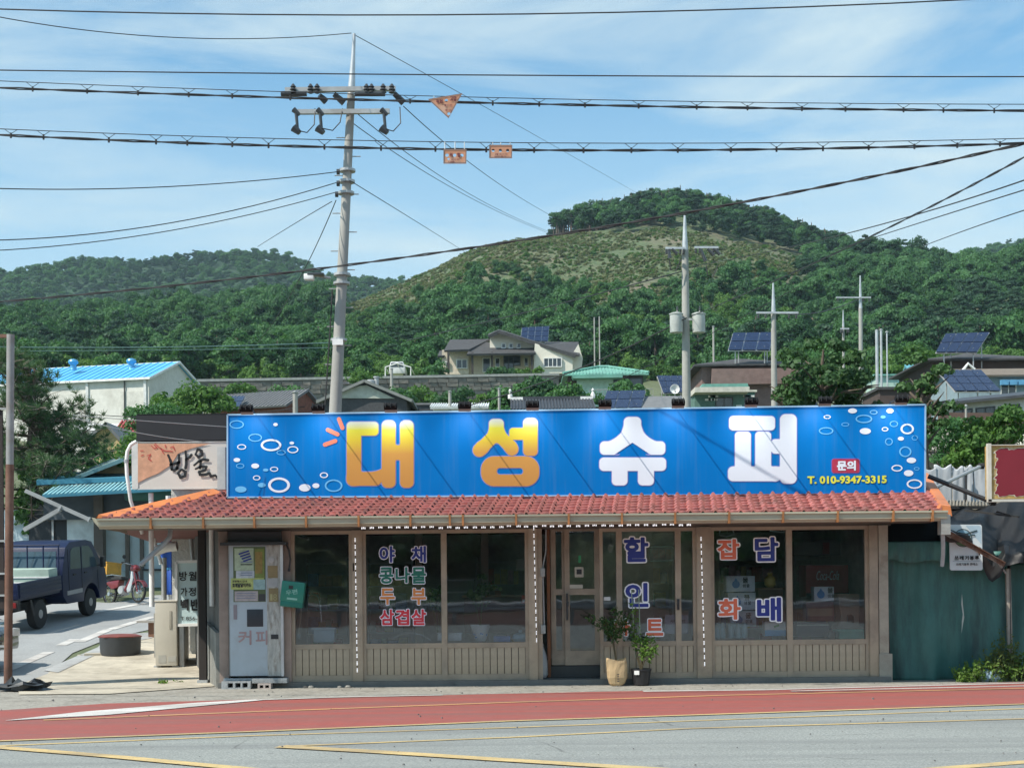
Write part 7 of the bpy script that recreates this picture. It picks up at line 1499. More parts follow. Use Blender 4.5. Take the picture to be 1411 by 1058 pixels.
g = G(32, 952); r = thing('plastic_heap', g, 'crumpled dark plastic sheet at the foot of the rusty post', 'debris'); rs_ = np.random.RandomState(5); m_ = MB(); V = []; n = 14
for i in range(8):
    for k in range(n): a = 2*math.pi*k/n; ra = .24*math.sin(math.pi*(i+1)/9.5)**.6*(1+.35*rs_.randn()*.6); V.append(g+Vector((ra*1.4*math.cos(a), ra*math.sin(a), .02*i*(1+.3*rs_.randn()))))
m_.add(V, [(i*n+k, i*n+(k+1) % n, (i+1)*n+(k+1) % n, (i+1)*n+k) for i in range(7) for k in range(n)]+[tuple(7*n+k for k in range(n))]); m_.build('sheet', mat('black_sheet',(.03,.035,.04),.4), r); MB().obox(g+Vector((.3,0,.03)), (.25,.12,.05), (0,.2,.5)).build('scrap', mat('blue_grey_scrap',(.15,.2,.25),.5), r)

# ---- house with blue eaves across the alley
LW = mat('pale_blue_wall', (.46,.56,.60), .85, var=.08, dirt=(.40,.42,.40)); TEAL = mat('teal_blue_eaves', (.06,.24,.34), .5, var=.12); DKI = mat('dark_opening', (.025,.03,.035), .7)
hb = thing('blue_eaves_house', (PX(140,39), 41, 1.0), 'pale blue walled house with teal sheet eaves behind the truck', 'house')
def hw(name, x0, y0, x1, y1, D_, dep, m_, bevel=0): 
    a_ = P(x0, y1, D_); b_ = P(x1, y0, D_); return MB().box(a_.x, b_.x, D_, D_+dep, a_.z, b_.z).build(name, m_, hb, bevel=bevel)
hw('wall', -90, 700, 262, 850, 39.4, 3, LW); hw('dark_opening', 40, 695, 93, 770, 39.35, .04, DKI); hw('white_panel', 93, 715, 130, 800, 39.32, .06, mat('white_panel_wall',(.55,.62,.64),.8)); hw('pillar', 130, 672, 141, 830, 39.0, .3, mat('brown_grey_pillar',(.11,.095,.085),.8)); hw('beam', 60, 672, 262, 716, 39.1, .35, mat('dark_blue_beam',(.07,.085,.10),.8))  # beam in an even dark blue-grey
hw('lower_band', 141, 785, 262, 832, 39.3, .1, mat('lower_wall_band',(.40,.50,.53),.85,dirt=(.25,.25,.22))); hw('grey_line', 196, 783, 262, 786, 39.25, .1, DKI)
hw('door_post', 173, 733, 177.5, 815, 39.28, .1, mat('brown_grey_pillar',(.11,.095,.085))); hw('door_post', 193, 733, 197, 806, 39.28, .1, mat('brown_grey_pillar',(.11,.095,.085))); hw('door_sill', 177.5, 797, 193, 806, 39.28, .1, mat('brown_grey_pillar',(.11,.095,.085))); hw('window_bar', 71.5, 700, 73.5, 770, 39.3, .04, GALV)
for k in range(3): hw('door_grille', 182+k*4, 784, 182.6+k*4, 796, 39.25, .02, GALV)
hw('door_grille_rail', 181, 784, 192, 784.7, 39.25, .02, GALV)
s_ = MB(); slab(s_, [P(58,682,37.6), P(262,671,37.6), P(262,662,39.2), P(75,672,39.2)], .07); s_.build('lower_eave', TEAL, hb)
s_ = MB(); slab(s_, [P(50,662,38.6), P(262,654,38.6), P(262,650,40.5), P(60,650,40.5)], .12); s_.build('upper_eave', TEAL, hb)
s_ = MB()
for k in range(34): a_ = P(60+k*6, 681.5-k*.33, 37.6); s_.bar(a_, a_+Vector((0,1.5,.42)), .05, .03)
tag(s_.build('eave_ribs', mat('pale_teal_rib',(.25,.48,.52),.5), hb), kind='stuff')
MB().pxprism([(112,652),(262,652),(262,600),(182,624)], 39.5, .2).build('wood_gable', mat('ochre_wood',(.32,.20,.10),.8,stretch=(8,1,1)), hb)
s_ = MB(); slab(s_, [P(104,656,39.0), P(184,625,39.0), P(184,621,41), P(104,652,41)], .1); s_.build('gable_eave', mat('weathered_teal',(.16,.27,.28),.6), hb)
hw('green_tank', 170, 668, 262, 690, 38.7, .25, mat('green_roll',(.05,.16,.14),.6), bevel=.1)
for (x0,y0,x1,y1,D_,w_) in ((35,676,124,716,36.5,.09),(33,730,84,701,36.5,.10)): r = thing('fallen_beam', P(x0,y0,D_), 'pale slanting beam hanging above the truck, %s one' % ('long' if x0 == 35 else 'short'), 'beam'); MB().bar(P(x0,y0,D_), P(x1,y1,D_), w_, w_).build('beam_length', mat('weathered_beam',(.30,.31,.31),.7), r); MB().bar(P(x1-2,y1-1,D_-.02), P(x1,y1,D_-.02), w_*1.3, w_*1.3).build('end_cap', GALV, r)

# ================================================================ BLUE TRUCK (built with +y forward, then parked)
tr = thing('pickup_truck', (0,0,0), 'dark blue double-cab flatbed truck parked facing away', 'truck'); NB = mat('truck_blue', (.005,.012,.050), .4, var=.06, coat=.0, spec=.4); DKU = mat('chassis_black', (.02,.02,.02), .7); TIRE = mat('tyre_rubber', (.022,.022,.022), .85); RIM = mat('steel_rim', (.30,.30,.31), .4, .6)
prof_ = [(2.10,.62),(2.10,1.02),(2.14,1.28),(2.32,1.74),(2.55,1.86),(3.4,1.86),(3.72,1.80),(4.25,1.22),(4.42,1.08),(4.48,.80),(4.45,.42),(4.10,.36)]
wa = [(3.98+.0,.40)] + [(3.60+.44*math.cos(a), .36+.44*math.sin(a)) for a in np.linspace(.1, math.pi-.1, 9)] + [(3.12,.40),(2.3,.42)]
body = prof_ + [(y, z) for y, z in wa]
cab = MB().prism([(-.84, y, z) for y, z in body], (1.68, 0, 0)).build('cab', NB, tr, bevel=.05)
for s_ in (-1, 1):
    for pts_ in ([(2.50,1.22),(2.56,1.66),(2.66,1.72),(3.06,1.72),(3.06,1.20)],[(3.14,1.20),(3.14,1.72),(3.48,1.72),(3.66,1.62),(3.95,1.25),(3.92,1.18)]):
        MB().prism([(s_*.842, y, z) for y, z in pts_], (s_*.006, 0, 0)).build('side_window', mat('truck_glass',(.05,.08,.10),.08,spec=.5), cab)
    MB().obox((s_*.98, 4.0, 1.28), (.10,.16,.26)).build('mirror', DKU, tr, bevel=.03); MB().tube([(s_*.84,3.95,1.2),(s_*.95,4.0,1.2)], .015, 6).build('mirror_arm', DKU, tr)
    for y_ in (2.70, 3.30): MB().obox((s_*.855, y_, 1.08), (.02,.14,.03)).build('door_handle', DKU, cab)
    for y_ in (2.42, 3.10, 3.98): MB().box(s_*.846-.003, s_*.846+.003, y_-.004, y_+.004, .62, 1.7 if y_ < 3.5 else 1.1).build('door_gap', DKU, cab)
    MB().box(s_*.845-.006, s_*.845+.006, 2.3, 3.1, .62, .72).build('side_moulding', mat('grey_moulding',(.25,.25,.26),.5), cab)
MB().prism([(x, 2.10+(z-1.02)*.12 if z < 1.3 else 2.14+(z-1.28)*.39, z) for x, z in [(-.68,1.22),(.68,1.22),(.62,1.66),(-.62,1.66)]], (0,-.012,0)).build('rear_window', mat('truck_glass',(.10,.15,.18)), cab)
for s_ in (-1, 1):
    for y_, nm in ((3.60,'front'),(1.02,'rear')):
        wl = MB().lathe((s_*.70-(.09 if s_ > 0 else .11), y_, .33), [(.26,0),(.32,.01),(.335,.05),(.335,.15),(.32,.19),(.26,.2)], 26, 'X').build('wheel', TIRE, tr, True); MB().lathe((s_*.70+(.10 if s_ > 0 else -.10), y_, .33), [(.22,0),(.20,-s_*.03),(.12,-s_*.04),(.10,s_*.01),(.02,s_*.02)], 20, 'X').build('rim', RIM, wl, True)
MB().box(-.35, .35, .1, 3.9, .40, .58).build('chassis', DKU, tr); MB().box(-.80, .80, .02, 2.02, .72, .78).build('bed_floor', NB, tr)
for s_ in (-1, 1):
    bd = MB().box(s_*.83-.02, s_*.83+.02, .03, 2.02, .78, 1.12).build('side_board', NB, tr, bevel=.008)
    for z_ in (.84, .94, 1.04): MB().box(s_*.852-.006, s_*.852+.006, .05, 2.0, z_-.018, z_+.018).build('pressed_rib', NB, bd)
    MB().prism([(s_*.82, .58, .70), (s_*.82, .70, .34), (s_*.82,.62,.32),(s_*.82,.50,.70)], (s_*.02,0,0)).build('mudguard', DKU, tr)
tg = MB().box(-.83, .83, -.02, .02, .76, 1.12).build('tailgate', NB, tr, bevel=.008)
for z_ in (.85, .97): MB().box(-.8, .8, -.032, -.02, z_-.02, z_+.02).build('pressed_rib', NB, tg)
MB().box(-.84, .84, -.06, .06, .52, .74).build('rear_bumper', DKU, tr, bevel=.01)
for s_ in (-1, 1): tl_ = MB().box(s_*.70-.10, s_*.70+.10, -.085, -.06, .58, .70).build('tail_lamp', mat('tail_red',(.22,.015,.015),.3), tr, bevel=.01); MB().lathe((s_*.52, -.09, .63), [(.04,0),(.03,-.01)], 12, 'Y').build('reflector', mat('pale_lens',(.5,.45,.4),.3), tr)
MB().box(-.20, .20, -.075, -.06, .56, .69).build('number_plate', TRIMW, tr)
for x in (-.78,-.40,0,.40,.78): MB().cyl((x,2.04,1.10), (x,2.10,1.82), .018, n=8).build('guard_bar', NB, tr)
MB().cyl((-.80,2.10,1.82), (.80,2.10,1.82), .022, n=8).build('guard_top_rail', NB, tr); MB().cyl((-.80,2.05,1.22), (.80,2.05,1.22), .018, n=8).build('guard_rail', NB, tr)
for s_ in (-1, 1): MB().box(s_*.6-.14, s_*.6+.14, 4.46, 4.50, .80, .98).build('headlight', mat('lamp_clear',(.6,.6,.6),.15), tr, bevel=.01)
MB().prism([(-.74, 3.78, 1.78),(.74,3.78,1.78),(.76,4.22,1.27),(-.76,4.22,1.27)], (0,.012,.012)).build('windscreen', mat('truck_glass',(.10,.15,.18)), cab)
hd = R(9); TS = .95; fw = G(123, 849); loc = fw - TS*Vector((math.sin(hd)*3.6 + math.cos(hd)*.74, math.cos(hd)*3.6 - math.sin(hd)*.74, 0)); loc.z = gzf(loc.x, loc.y)+.02
pit_ = math.atan(.09*math.cos(hd)); tr.location = loc; tr.rotation_euler = (pit_, 0, -hd); tr.scale = (TS,)*3
TM = Matrix.Translation(loc) @ Euler((pit_, 0, -hd)).to_matrix().to_4x4()
def cargo(name, label, x0, x1, y0, y1, z0, z1, m_, extra=None):
    r = thing(name, (0,0,0), label, 'crate'); MB().box(x0,x1,y0,y1,z0,z1).build('body', m_, r, bevel=.01)
    if extra: extra(r)
    r.location = loc; r.rotation_euler = (pit_, 0, -hd); r.scale = (TS,)*3
PGR = mat('pale_green_panel', (.34,.44,.38), .7)
cargo('green_panel_crate', 'wide pale green crate standing against the truck cab', -.76,.78,1.55,1.98,.79,1.30,PGR, lambda r: [MB().box(-.77,.79,1.535,1.55,z_,z_+.03).build('ridge', TRIMW, r) for z_ in (.98,1.1)])
cargo('fish_box', 'grey-white box with a blue label at the truck tailgate', -.80,.42,.08,.6,.79,1.22,mat('box_grey_white',(.36,.38,.36),.7), lambda r: (MB().box(-.30,.0,.066,.08,1.05,1.18).build('blue_label', BLUP, r), MB().box(-.81,.43,.065,.6,1.22,1.24).build('rim', TRIMW, r)))

# ================================================================ SMALL MOTORCYCLE
g = G(167, 832); mc = thing('motorcycle', (0,0,0), 'small red delivery motorcycle with a yellow crate on its rack', 'motorcycle'); MRED = mat('moto_red', (.15,.012,.016), .3, coat=.5); CRM2 = mat('chrome', (.5,.5,.5), .2, .9); LGW = mat('leg_shield', (.42,.46,.48), .4)
for x in (-.56, .60):
    w_ = MB().lathe((x,-.035,.27), [(.235,0),(.265,.01),(.27,.035),(.265,.06),(.235,.07)], 28, 'Y', cap=False).build('wheel', TIRE, mc, True); MB().lathe((x,-.02,.27), [(.225,0),(.235,.02),(.225,.04),(.215,.02),(.225,0)], 28, 'Y', cap=False).build('rim', CRM2, w_, True); MB().lathe((x,-.05,.27), [(.05,0),(.05,.1)], 12, 'Y').build('hub', CRM2, w_)
    sp_ = MB()
    for k in range(16): a = k*math.pi/8; sp_.tube([(x,0,.27),(x+.22*math.cos(a),0,.27+.22*math.sin(a))], .004, 4)
    tag(sp_.build('spokes', CRM2, w_), kind='stuff')
MB().tube([(-.56,.05,.27),(-.1,.05,.32),(.05,.0,.40)], [.025,.03,.05], 8).build('swing_arm', DKU, mc, True); MB().tube([(.60,.05,.27),(.46,.05,.70),(.38,0,.92)], [.02,.028,.03], 8).build('fork', MRED, mc, True); MB().tube([(.60,-.05,.27),(.46,-.05,.70),(.38,0,.92)], [.02,.028,.03], 8).build('fork', MRED, mc, True)
MB().prism([(x,-.06,z) for x, z in [(.33,.30),(.44,.70),(.40,.92),(.32,.92),(.30,.62),(.16,.36),(.20,.26)]], (0,.12,0)).build('leg_shield', LGW, mc, bevel=.03)
MB().tube([(-.05,0,.36),(.1,0,.34),(.30,0,.60)], [.08,.07,.06], 10).build('frame', MRED, mc, True); MB().lathe((-.02,-.1,.34), [(.10,0),(.12,.05),(.12,.15),(.10,.2)], 16, 'Y').build('engine', GALV, mc, True)
MB().prism([(x,-.11,z) for x, z in [(-.62,.60),(.02,.60),(.0,.68),(-.25,.72),(-.62,.72)]], (0,.22,0)).build('seat', DKU, mc, bevel=.03); MB().prism([(x,-.09,z) for x, z in [(-.85,.48),(-.55,.58),(-.10,.60),(-.15,.42),(-.40,.38),(-.62,.53)]], (0,.18,0)).build('rear_fender', MRED, mc, bevel=.03)
MB().prism([(.60+.30*math.cos(a), -.06, .27+.30*math.sin(a)) for a in np.linspace(.4, 2.4, 9)]+[(.60+.27*math.cos(a), -.06, .27+.27*math.sin(a)) for a in np.linspace(2.4, .4, 9)], (0,.12,0)).build('front_fender', MRED, mc)
MB().lathe((.40,0,.86), [(.02,.16),(.08,.12),(.10,.02),(.09,-.06),(.03,-.1)], 16, 'X').build('headlamp_cowl', MRED, mc, True); MB().tube([(.34,-.32,.98),(.36,-.12,.96),(.38,0,.94),(.36,.12,.96),(.34,.32,.98)], .014, 8).build('handlebar', CRM2, mc, True)
for s_ in (-1, 1): MB().tube([(.35,s_*.26,.97),(.36,s_*.30,1.10)], .007, 5).build('mirror_stem', DKU, mc); MB().lathe((.36,s_*.31,1.13), [(.01,-.02),(.05,-.01),(.05,.01),(.01,.02)], 14, 'X').build('mirror', DKU, mc); MB().cyl((.34,s_*.26,.98), (.33,s_*.36,.985), .02, n=8).build('grip', DKU, mc)
MB().tube([(.02,.13,.26),(-.3,.14,.22),(-.78,.14,.27)], [.025,.03,.04], 10).build('exhaust', CRM2, mc, True); MB().box(-.84,-.82,-.08,.08,.36,.48).build('number_plate', TRIMW, mc); MB().box(-.80,-.70,-.07,.07,.52,.58).build('tail_lamp', mat('tail_red',(.22,.015,.015)), mc); MB().tube([(-.05,-.05,.25),(-.02,-.22,.02)], .012, 6).build('side_stand', DKU, mc)
MB().box(-.86,-.30,-.16,.16,.725,.745).build('rear_rack', CRM2, mc)
mh = R(-38); g = G(170, 831.5); mc.location = g; mc.rotation_euler = (R(-6), -.05, mh+R(75)*0)
cr_ = thing('yellow_crate', (0,0,0), 'worn yellow plastic crate strapped on the motorcycle rack', 'crate'); YC = mat('crate_yellow', (.50,.26,.03), .6, var=.25, scale=8); m_ = MB(); m_.box(-.86,-.44,-.22,-.20,.75,1.04); m_.box(-.86,-.44,.20,.22,.75,1.04); m_.box(-.86,-.84,-.20,.20,.75,1.04); m_.box(-.46,-.44,-.20,.20,.75,1.04); m_.box(-.84,-.46,-.2,.2,.75,.77); m_.build('crate_shell', YC, cr_); MB().box(-.87,-.43,-.235,.235,1.04,1.07).build('rim', YC, cr_)
for x_ in (-.78,-.65,-.52): MB().box(x_-.012,x_+.012,-.232,-.22,.76,1.03).build('rib', YC, cr_)
cr_.location = g; cr_.rotation_euler = mc.rotation_euler
mg = thing('rear_wheel_guard', (0,0,0), 'x', 'x'); bpy.data.objects.remove(mg)

# dark parked car, mostly outside the frame at the left
car = thing('parked_car', (0,0,0), 'front corner of a dark car parked at the very left edge', 'car'); CB = mat('car_black', (.02,.02,.022), .2, coat=.8)
cbm = [(-2.1,.35),(-2.15,.75),(-1.9,.95),(-1.2,1.0),(-.6,1.42),(.7,1.45),(1.4,.98),(2.0,.88),(2.2,.70),(2.22,.35)]
cb_ = MB().prism([(x,-.85,z) for x, z in cbm], (0,1.7,0)).build('body', CB, car, bevel=.12)
for x in (-1.35, 1.35):
    for s_ in (-1, 1): w_ = MB().lathe((x, s_*.80-.1, .31), [(.24,0),(.30,.01),(.31,.05),(.31,.15),(.30,.19),(.24,.2)], 24, 'Y').build('wheel', TIRE, car, True); MB().lathe((x, s_*.80+s_*.1, .31), [(.2,0),(.02,s_*.01)], 16, 'Y').build('rim', RIM, w_)
for s_ in (-1, 1): MB().prism([(x, s_*.852, z) for x, z in [(-1.05,1.0),(-.58,1.36),(.62,1.38),(1.1,1.0)]], (0,s_*.006,0)).build('side_window', WIN_DARK, cb_); MB().box(2.12,2.24,s_*.6-.15,s_*.6+.15,.60,.74).build('headlight', mat('lamp_clear',(.6,.6,.6)), car, bevel=.02)
g = G(-2, 932); car.location = (g.x-2.35, g.y+.7, gzf(g.x-1.95, g.y+.7)+.02); car.rotation_euler = (0,0,R(-4))

# ================================================================ RIGHT OF THE SHOP
m, t, b = principled('green_tarpaulin'); tcn = t.nodes.new('ShaderNodeTexCoord'); O = tcn.outputs['Object']
c = ramp(t, noise(t, O, 1.2, 5), [(0.3, (0.055, 0.175, 0.155)), (0.7, (0.085, 0.245, 0.215))])
mv = t.nodes.new('ShaderNodeMapping'); mv.inputs['Scale'].default_value = (2.2, 1, .35); t.links.new(O, mv.inputs[0])
c = mixc(t, ramp(t, noise(t, mv.outputs[0], 1.6, 8, .7), [(0.46, (0,)*3), (0.66, (.75,)*3)]), c, (0.035, 0.075, 0.075)); t.links.new(c, b.inputs['Base Color']); b.inputs['Roughness'].default_value = .5
bp = t.nodes.new('ShaderNodeBump'); bp.inputs['Strength'].default_value = .5; bp.inputs['Distance'].default_value = .03; t.links.new(noise(t, O, 5, 5), bp.inputs['Height']); t.links.new(bp.outputs[0], b.inputs['Normal'])
tr_ = t.nodes.new('ShaderNodeBsdfTranslucent'); mx = t.nodes.new('ShaderNodeMixShader'); mx.inputs[0].default_value = .25; t.links.new(c, tr_.inputs[0]); t.links.new(b.outputs[0], mx.inputs[1]); t.links.new(tr_.outputs[0], mx.inputs[2]); t.links.new(mx.outputs[0], t.nodes['Material Output'].inputs[0]); GT = m
def cloth(name, x0, x1, ztop, zbot, y, m_, parent, amp=.05, freq=9, nx=90, nz_=40, seed=1, bot=None, top=None):
    rs_ = np.random.RandomState(seed); ph = rs_.uniform(0, 6.28, 8); V = []; 
    for j in range(nz_+1):
        v = j/nz_
        for i in range(nx+1):
            u = i/nx; x = x0 + (x1-x0)*u; zt = ztop + (top(u) if top else 0); zb_ = zbot + (bot(u) if bot else 0)
            d = amp*(math.sin(u*freq+ph[0]+v*1.4)*(.4+.6*v) + .5*math.sin(u*freq*2.3+ph[1]-v*2)*(.3+.7*v) + .35*math.sin(u*freq*4.7+ph[2]+v*3.1)*(.5+.5*math.sin(v*3+ph[4])) + .4*math.sin(v*5+u*3+ph[3])*.6)
            V.append((x, y - d - .04, zt + (zb_-zt)*v))
    fs = [(j*(nx+1)+i, (j+1)*(nx+1)+i, (j+1)*(nx+1)+i+1, j*(nx+1)+i+1) for j in range(nz_) for i in range(nx)]
    o_ = MB().add(V, fs).build(name, m_, parent, True); o_.data.polygons.foreach_set('use_smooth', [True]*len(o_.data.polygons)); md = o_.modifiers.new('thick', 'SOLIDIFY'); md.thickness = .004; return o_
DT = 21.75
tp_ = thing('tarpaulin_wall', (PX(1300, DT), DT, 0), 'green tarpaulin wall hanging right of the shop', 'tarpaulin')
cloth('sheet', PX(1217,DT), PX(1386,DT), PZ(760,DT,1300), 0.0, DT, GT, tp_, seed=2, amp=.07, freq=11)
cloth('top_flap', PX(1211,DT-.1), PX(1309,DT-.1), PZ(746,DT-.1,1260), PZ(773,DT-.1,1260), DT-.12, GT, tp_, seed=4, amp=.03, nz_=12, bot=lambda u: .025*math.sin(u*11)-.02*u)
t2 = thing('tarpaulin_wall', (PX(1405, DT), DT, 0), 'second green tarpaulin wall beyond the pale post at the right edge', 'tarpaulin')
cloth('sheet', PX(1391,DT+.15), PX(1560,DT+.15), PZ(776,DT,1400), 0.0, DT+.15, GT, t2, seed=7)
MB().box(PX(1391,DT), PX(1560,DT), DT+.25, DT+.3, .05, 2.0).build('batten_frame', DKU, t2)
MB().box(PX(1211,DT), PX(1386,DT), DT+.9, DT+1.0, 0, 2.45).build('dark_backing', mat('dark_backing',(.02,.025,.03),.9), tp_)
for k in range(22): q = Vector((PX(1219+k*.15,DT-.1), DT-.13, PZ(785+k*7, DT, 1217))); MB().lathe(q, [(.008,0),(.014,-.01),(.006,-.016)], 8, 'Y').build('eyelet', BLK, tp_)
MB().tube([(PX(1216.5,DT), DT-.12, PZ(780,DT,1217)), (PX(1221,DT), DT-.12, PZ(880,DT,1217)), (PX(1224,DT), DT-.12, PZ(938,DT,1217))], .012, 6).build('edge_rope', BLK, tp_)
m_ = MB(); 
m_.add([(PX(x,DT), DT-.115, PZ(y,DT,1322)) for x, y in [(1322,817),(1323.5,835),(1325,850),(1322.5,862),(1321,872),(1321.5,855),(1323,846),(1321,832)]], [tuple(range(8))]); m_.build('tear', mat('torn_white', (.4,.45,.4), .8), tp_)
r = thing('pale_post', (PX(1388.5,DT-.1), DT-.1, 0), 'weathered pale timber post between the two green tarpaulins', 'post'); MB().bar((PX(1390,DT-.1), DT-.14, 0), (PX(1387.5,DT-.1), DT-.14, PZ(783,DT-.1,1388)), .07, .06).build('post_shaft', mat('pale_timber', (.34,.31,.26), .8, dirt=(.15,.12,.1)), r, bevel=.005); MB().tube([(PX(1386.5,DT), DT-.18, .3), (PX(1386,DT), DT-.18, 2.0)], .006, 5).build('cord', WIRE, r)
# black shade net over the lean-to
m, t, b = principled('black_shade_net'); b.inputs['Base Color'].default_value = (.008,.008,.009,1); b.inputs['Roughness'].default_value = .55; NET = m
tcn = t.nodes.new('ShaderNodeTexCoord'); bp = t.nodes.new('ShaderNodeBump'); bp.inputs['Strength'].default_value = .35; bp.inputs['Distance'].default_value = .04; t.links.new(noise(t, tcn.outputs['Object'], 4, 6), bp.inputs['Height']); t.links.new(bp.outputs[0], b.inputs['Normal'])
r = thing('shade_net', (PX(1370,21.6), 21.6, 1.8), 'black shade net draped over the lean-to at the right edge', 'shade net')
def netz(x_px, v): return 0
V = []; nx, ny = 70, 30; rs_ = np.random.RandomState(11); ph = rs_.uniform(0, 6, 9)
topc = [(1293,702),(1310,699),(1340,700),(1372,694),(1411,690),(1560,690)]; botc = [(1293,742),(1318,748),(1345,755),(1352,765),(1368,800),(1378,795),(1384,780),(1411,777),(1560,777)]
for j in range(ny+1):
    v = j/ny
    for i in range(nx+1):
        px = 1293 + (1560-1293)*i/nx; yt = np.interp(px, *zip(*topc)); yb = np.interp(px, *zip(*botc)); D_ = 23.0 - 1.55*min(1, v*1.25); q = P(px, yt+(yb-yt)*v, D_)
        d = .05*math.sin(px*.05+ph[0]+v*5)+.04*math.sin(px*.11+ph[1]-v*7)+.03*math.sin(px*.23+v*9+ph[2]); V.append((q.x, q.y-d, q.z+d*.4))
MB().add(V, [(j*(nx+1)+i, (j+1)*(nx+1)+i, (j+1)*(nx+1)+i+1, j*(nx+1)+i+1) for j in range(ny) for i in range(nx)]).build('net', NET, r, True)
MB().bar(P(1330,703,21.9), P(1404,712,21.3), .05, .03).build('weight_batten', mat('black_batten',(.02,.02,.02),.7), r); V = [P(1372,705,21.4), P(1402,711,21.1), P(1392,709,20.9), P(1374,703.5,21.2)]; MB().prism(V, (0,0,-.01)).build('loose_flap', NET, r)
# white sheet fence, corrugated strip, pipes
r = thing('white_sheet_fence', P(1320, 690, 24), 'torn white sheet fence between the blue sign and the red sign', 'fence'); WSH = mat('grimy_white_sheet', (.50,.52,.54), .5, var=.15, scale=3, dirt=(.28,.28,.28), dirtscale=2.5, stretch=(1,1,.3))
for k, (x0,x1,y0,y1) in enumerate(((1262,1292,645,672),(1288,1313,642,692),(1314,1330,644,692),(1331,1344,642,693),(1345,1362,641,693),(1363,1372,643,690))):
    o_ = cloth('sheet', PX(x0,24), PX(x1-.5,24), PZ(y0,24,1320), PZ(y1,24,1320), 24+.03*k, WSH, r, amp=.012, freq=2.5, nx=14, nz_=16, seed=20+k, top=lambda u: .03*math.sin(u*7+k))
MB().tube([P(1262,651,24.1), P(1372,650,24.1)], .02, 6).build('rail', GALV, r); MB().tube([P(1331,650,23.95), P(1331,692,23.95)], .02, 6).build('post', BLK, r)
r = thing('corrugated_strip', P(1335, 695, 23.3), 'strip of grey corrugated roofing at the foot of the white sheets', 'roofing'); V = []; n = 90
for i in range(n+1):
    px = 1300+i*(1368-1300)/n; z = .028*math.sin(i*1.05); a_ = P(px, 697, 23.0); b_ = P(px, 690, 23.8); V += [(a_.x, a_.y, a_.z+z), (b_.x, b_.y, b_.z+z)]
MB().add(V, [(2*i, 2*i+2, 2*i+3, 2*i+1) for i in range(n)]).build('sheet', OLDT, r); MB().bar(P(1300,699,23.0), P(1368,699,23.0), .04, .05).build('batten', DKU, r)
for (x0,y0,D0,x1,y1,D1_,w_,lab) in ((1279,656,21.9,1368,692,21.6,.035,'long dark steel pipe slanting down from the blue sign to the red sign'),(1288,672,22.6,1352,642,23.4,.03,'thinner grey pipe crossing behind the slanting dark pipe')):
    r = thing('slanting_pipe', P(x0,y0,D0), lab, 'pipe'); MB().tube([P(x0,y0,D0), P(x1,y1,D1_)], w_, 8).build('shaft', BLK if w_ > .031 else GALV, r, True); MB().lathe(P(x1,y1,D1_), [(.05,-.04),(.05,.04)], 10, 'X').build('coupling', DKU, r)
r = thing('rusty_bracket', P(1312,733,21.3), 'rusty angle iron slanting across the garbage-bag notice', 'bracket'); RI = mat('rusty_iron', (.13,.065,.04), .8, var=.4, scale=9, dirt=(.3,.26,.22), dirtscale=6); MB().bar(P(1310,733,21.25), P(1384,775,21.3), .085, .012).build('flange', RI, r); MB().bar(P(1310,737,21.25), P(1384,778,21.3), .012, .06).build('web', RI, r); MB().bar(P(1305,733,21.4), P(1313,738,21.3), .09, .07).build('bolt_plate', GALV, r); MB().tube([P(1376,775,21.3), P(1386,790,21.6)], .015, 6).build('stay', GALV, r)
# red sign in white frame with peeling mustard border
DS2 = 21.3; rsg = thing('red_sign', P(1411,690,DS2), 'old dark red sign with peeling mustard border in a white frame', 'sign'); a_ = P(1361,691,DS2); b_ = P(1560,610,DS2)
MB().box(a_.x+.03, b_.x, DS2, DS2+.2, a_.z+.04, b_.z-.02).build('mustard_panel', mat('mustard_panel', (.42,.27,.08), .6, var=.3, scale=6, dirt=(.55,.5,.42), dirtscale=3), rsg)
for (x0,y0,x1,y1) in ((1361,611,1365,691),(1365,611,1560,614),(1361,686,1560,691.5)): p0, p1 = P(x0,y1,DS2), P(x1,y0,DS2); MB().box(p0.x, p1.x, DS2-.03, DS2+.05, p0.z, p1.z).build('frame_bar', mat('frame_cream', (.58,.55,.48), .5, dirt=(.4,.34,.27)), rsg)
xs = np.arange(1366, 1500, .6); ys = np.arange(612, 690, .6); X, Y = np.meshgrid(xs, ys); f_ = sd_rrect(X, Y, 1372, 618, 1520, 683, 4) + 1.5*np.sin(Y*.35)+1.1*np.sin(Y*.9+X*.3)+1.2*np.sin(X*.28+1) + .8*np.sin(X*.8+Y*.5)
f_ = np.where(X > 1495, np.maximum(f_, .1), f_); me = loops_mesh(contour_loops(f_, xs, ys, 0), lambda x, y: P(x, y, DS2)-Vector((0,.006,0))-rsg.location); link('red_film', me, mat('dark_red_film', (.20,.014,.025), .45, var=.06), rsg)
me = loops_mesh(contour_loops(np.maximum(f_-1.6, -f_+.0)*1.0, xs, ys, 0), lambda x, y: P(x, y, DS2)-Vector((0,.004,0))-rsg.location); link('torn_edge', me, mat('torn_cream', (.6,.55,.42), .7), rsg)
MB().cyl(P(1420,691,DS2+.1), (P(1420,691,DS2).x, DS2+.1, 0), .03, n=8).build('support_post', GALV, rsg)
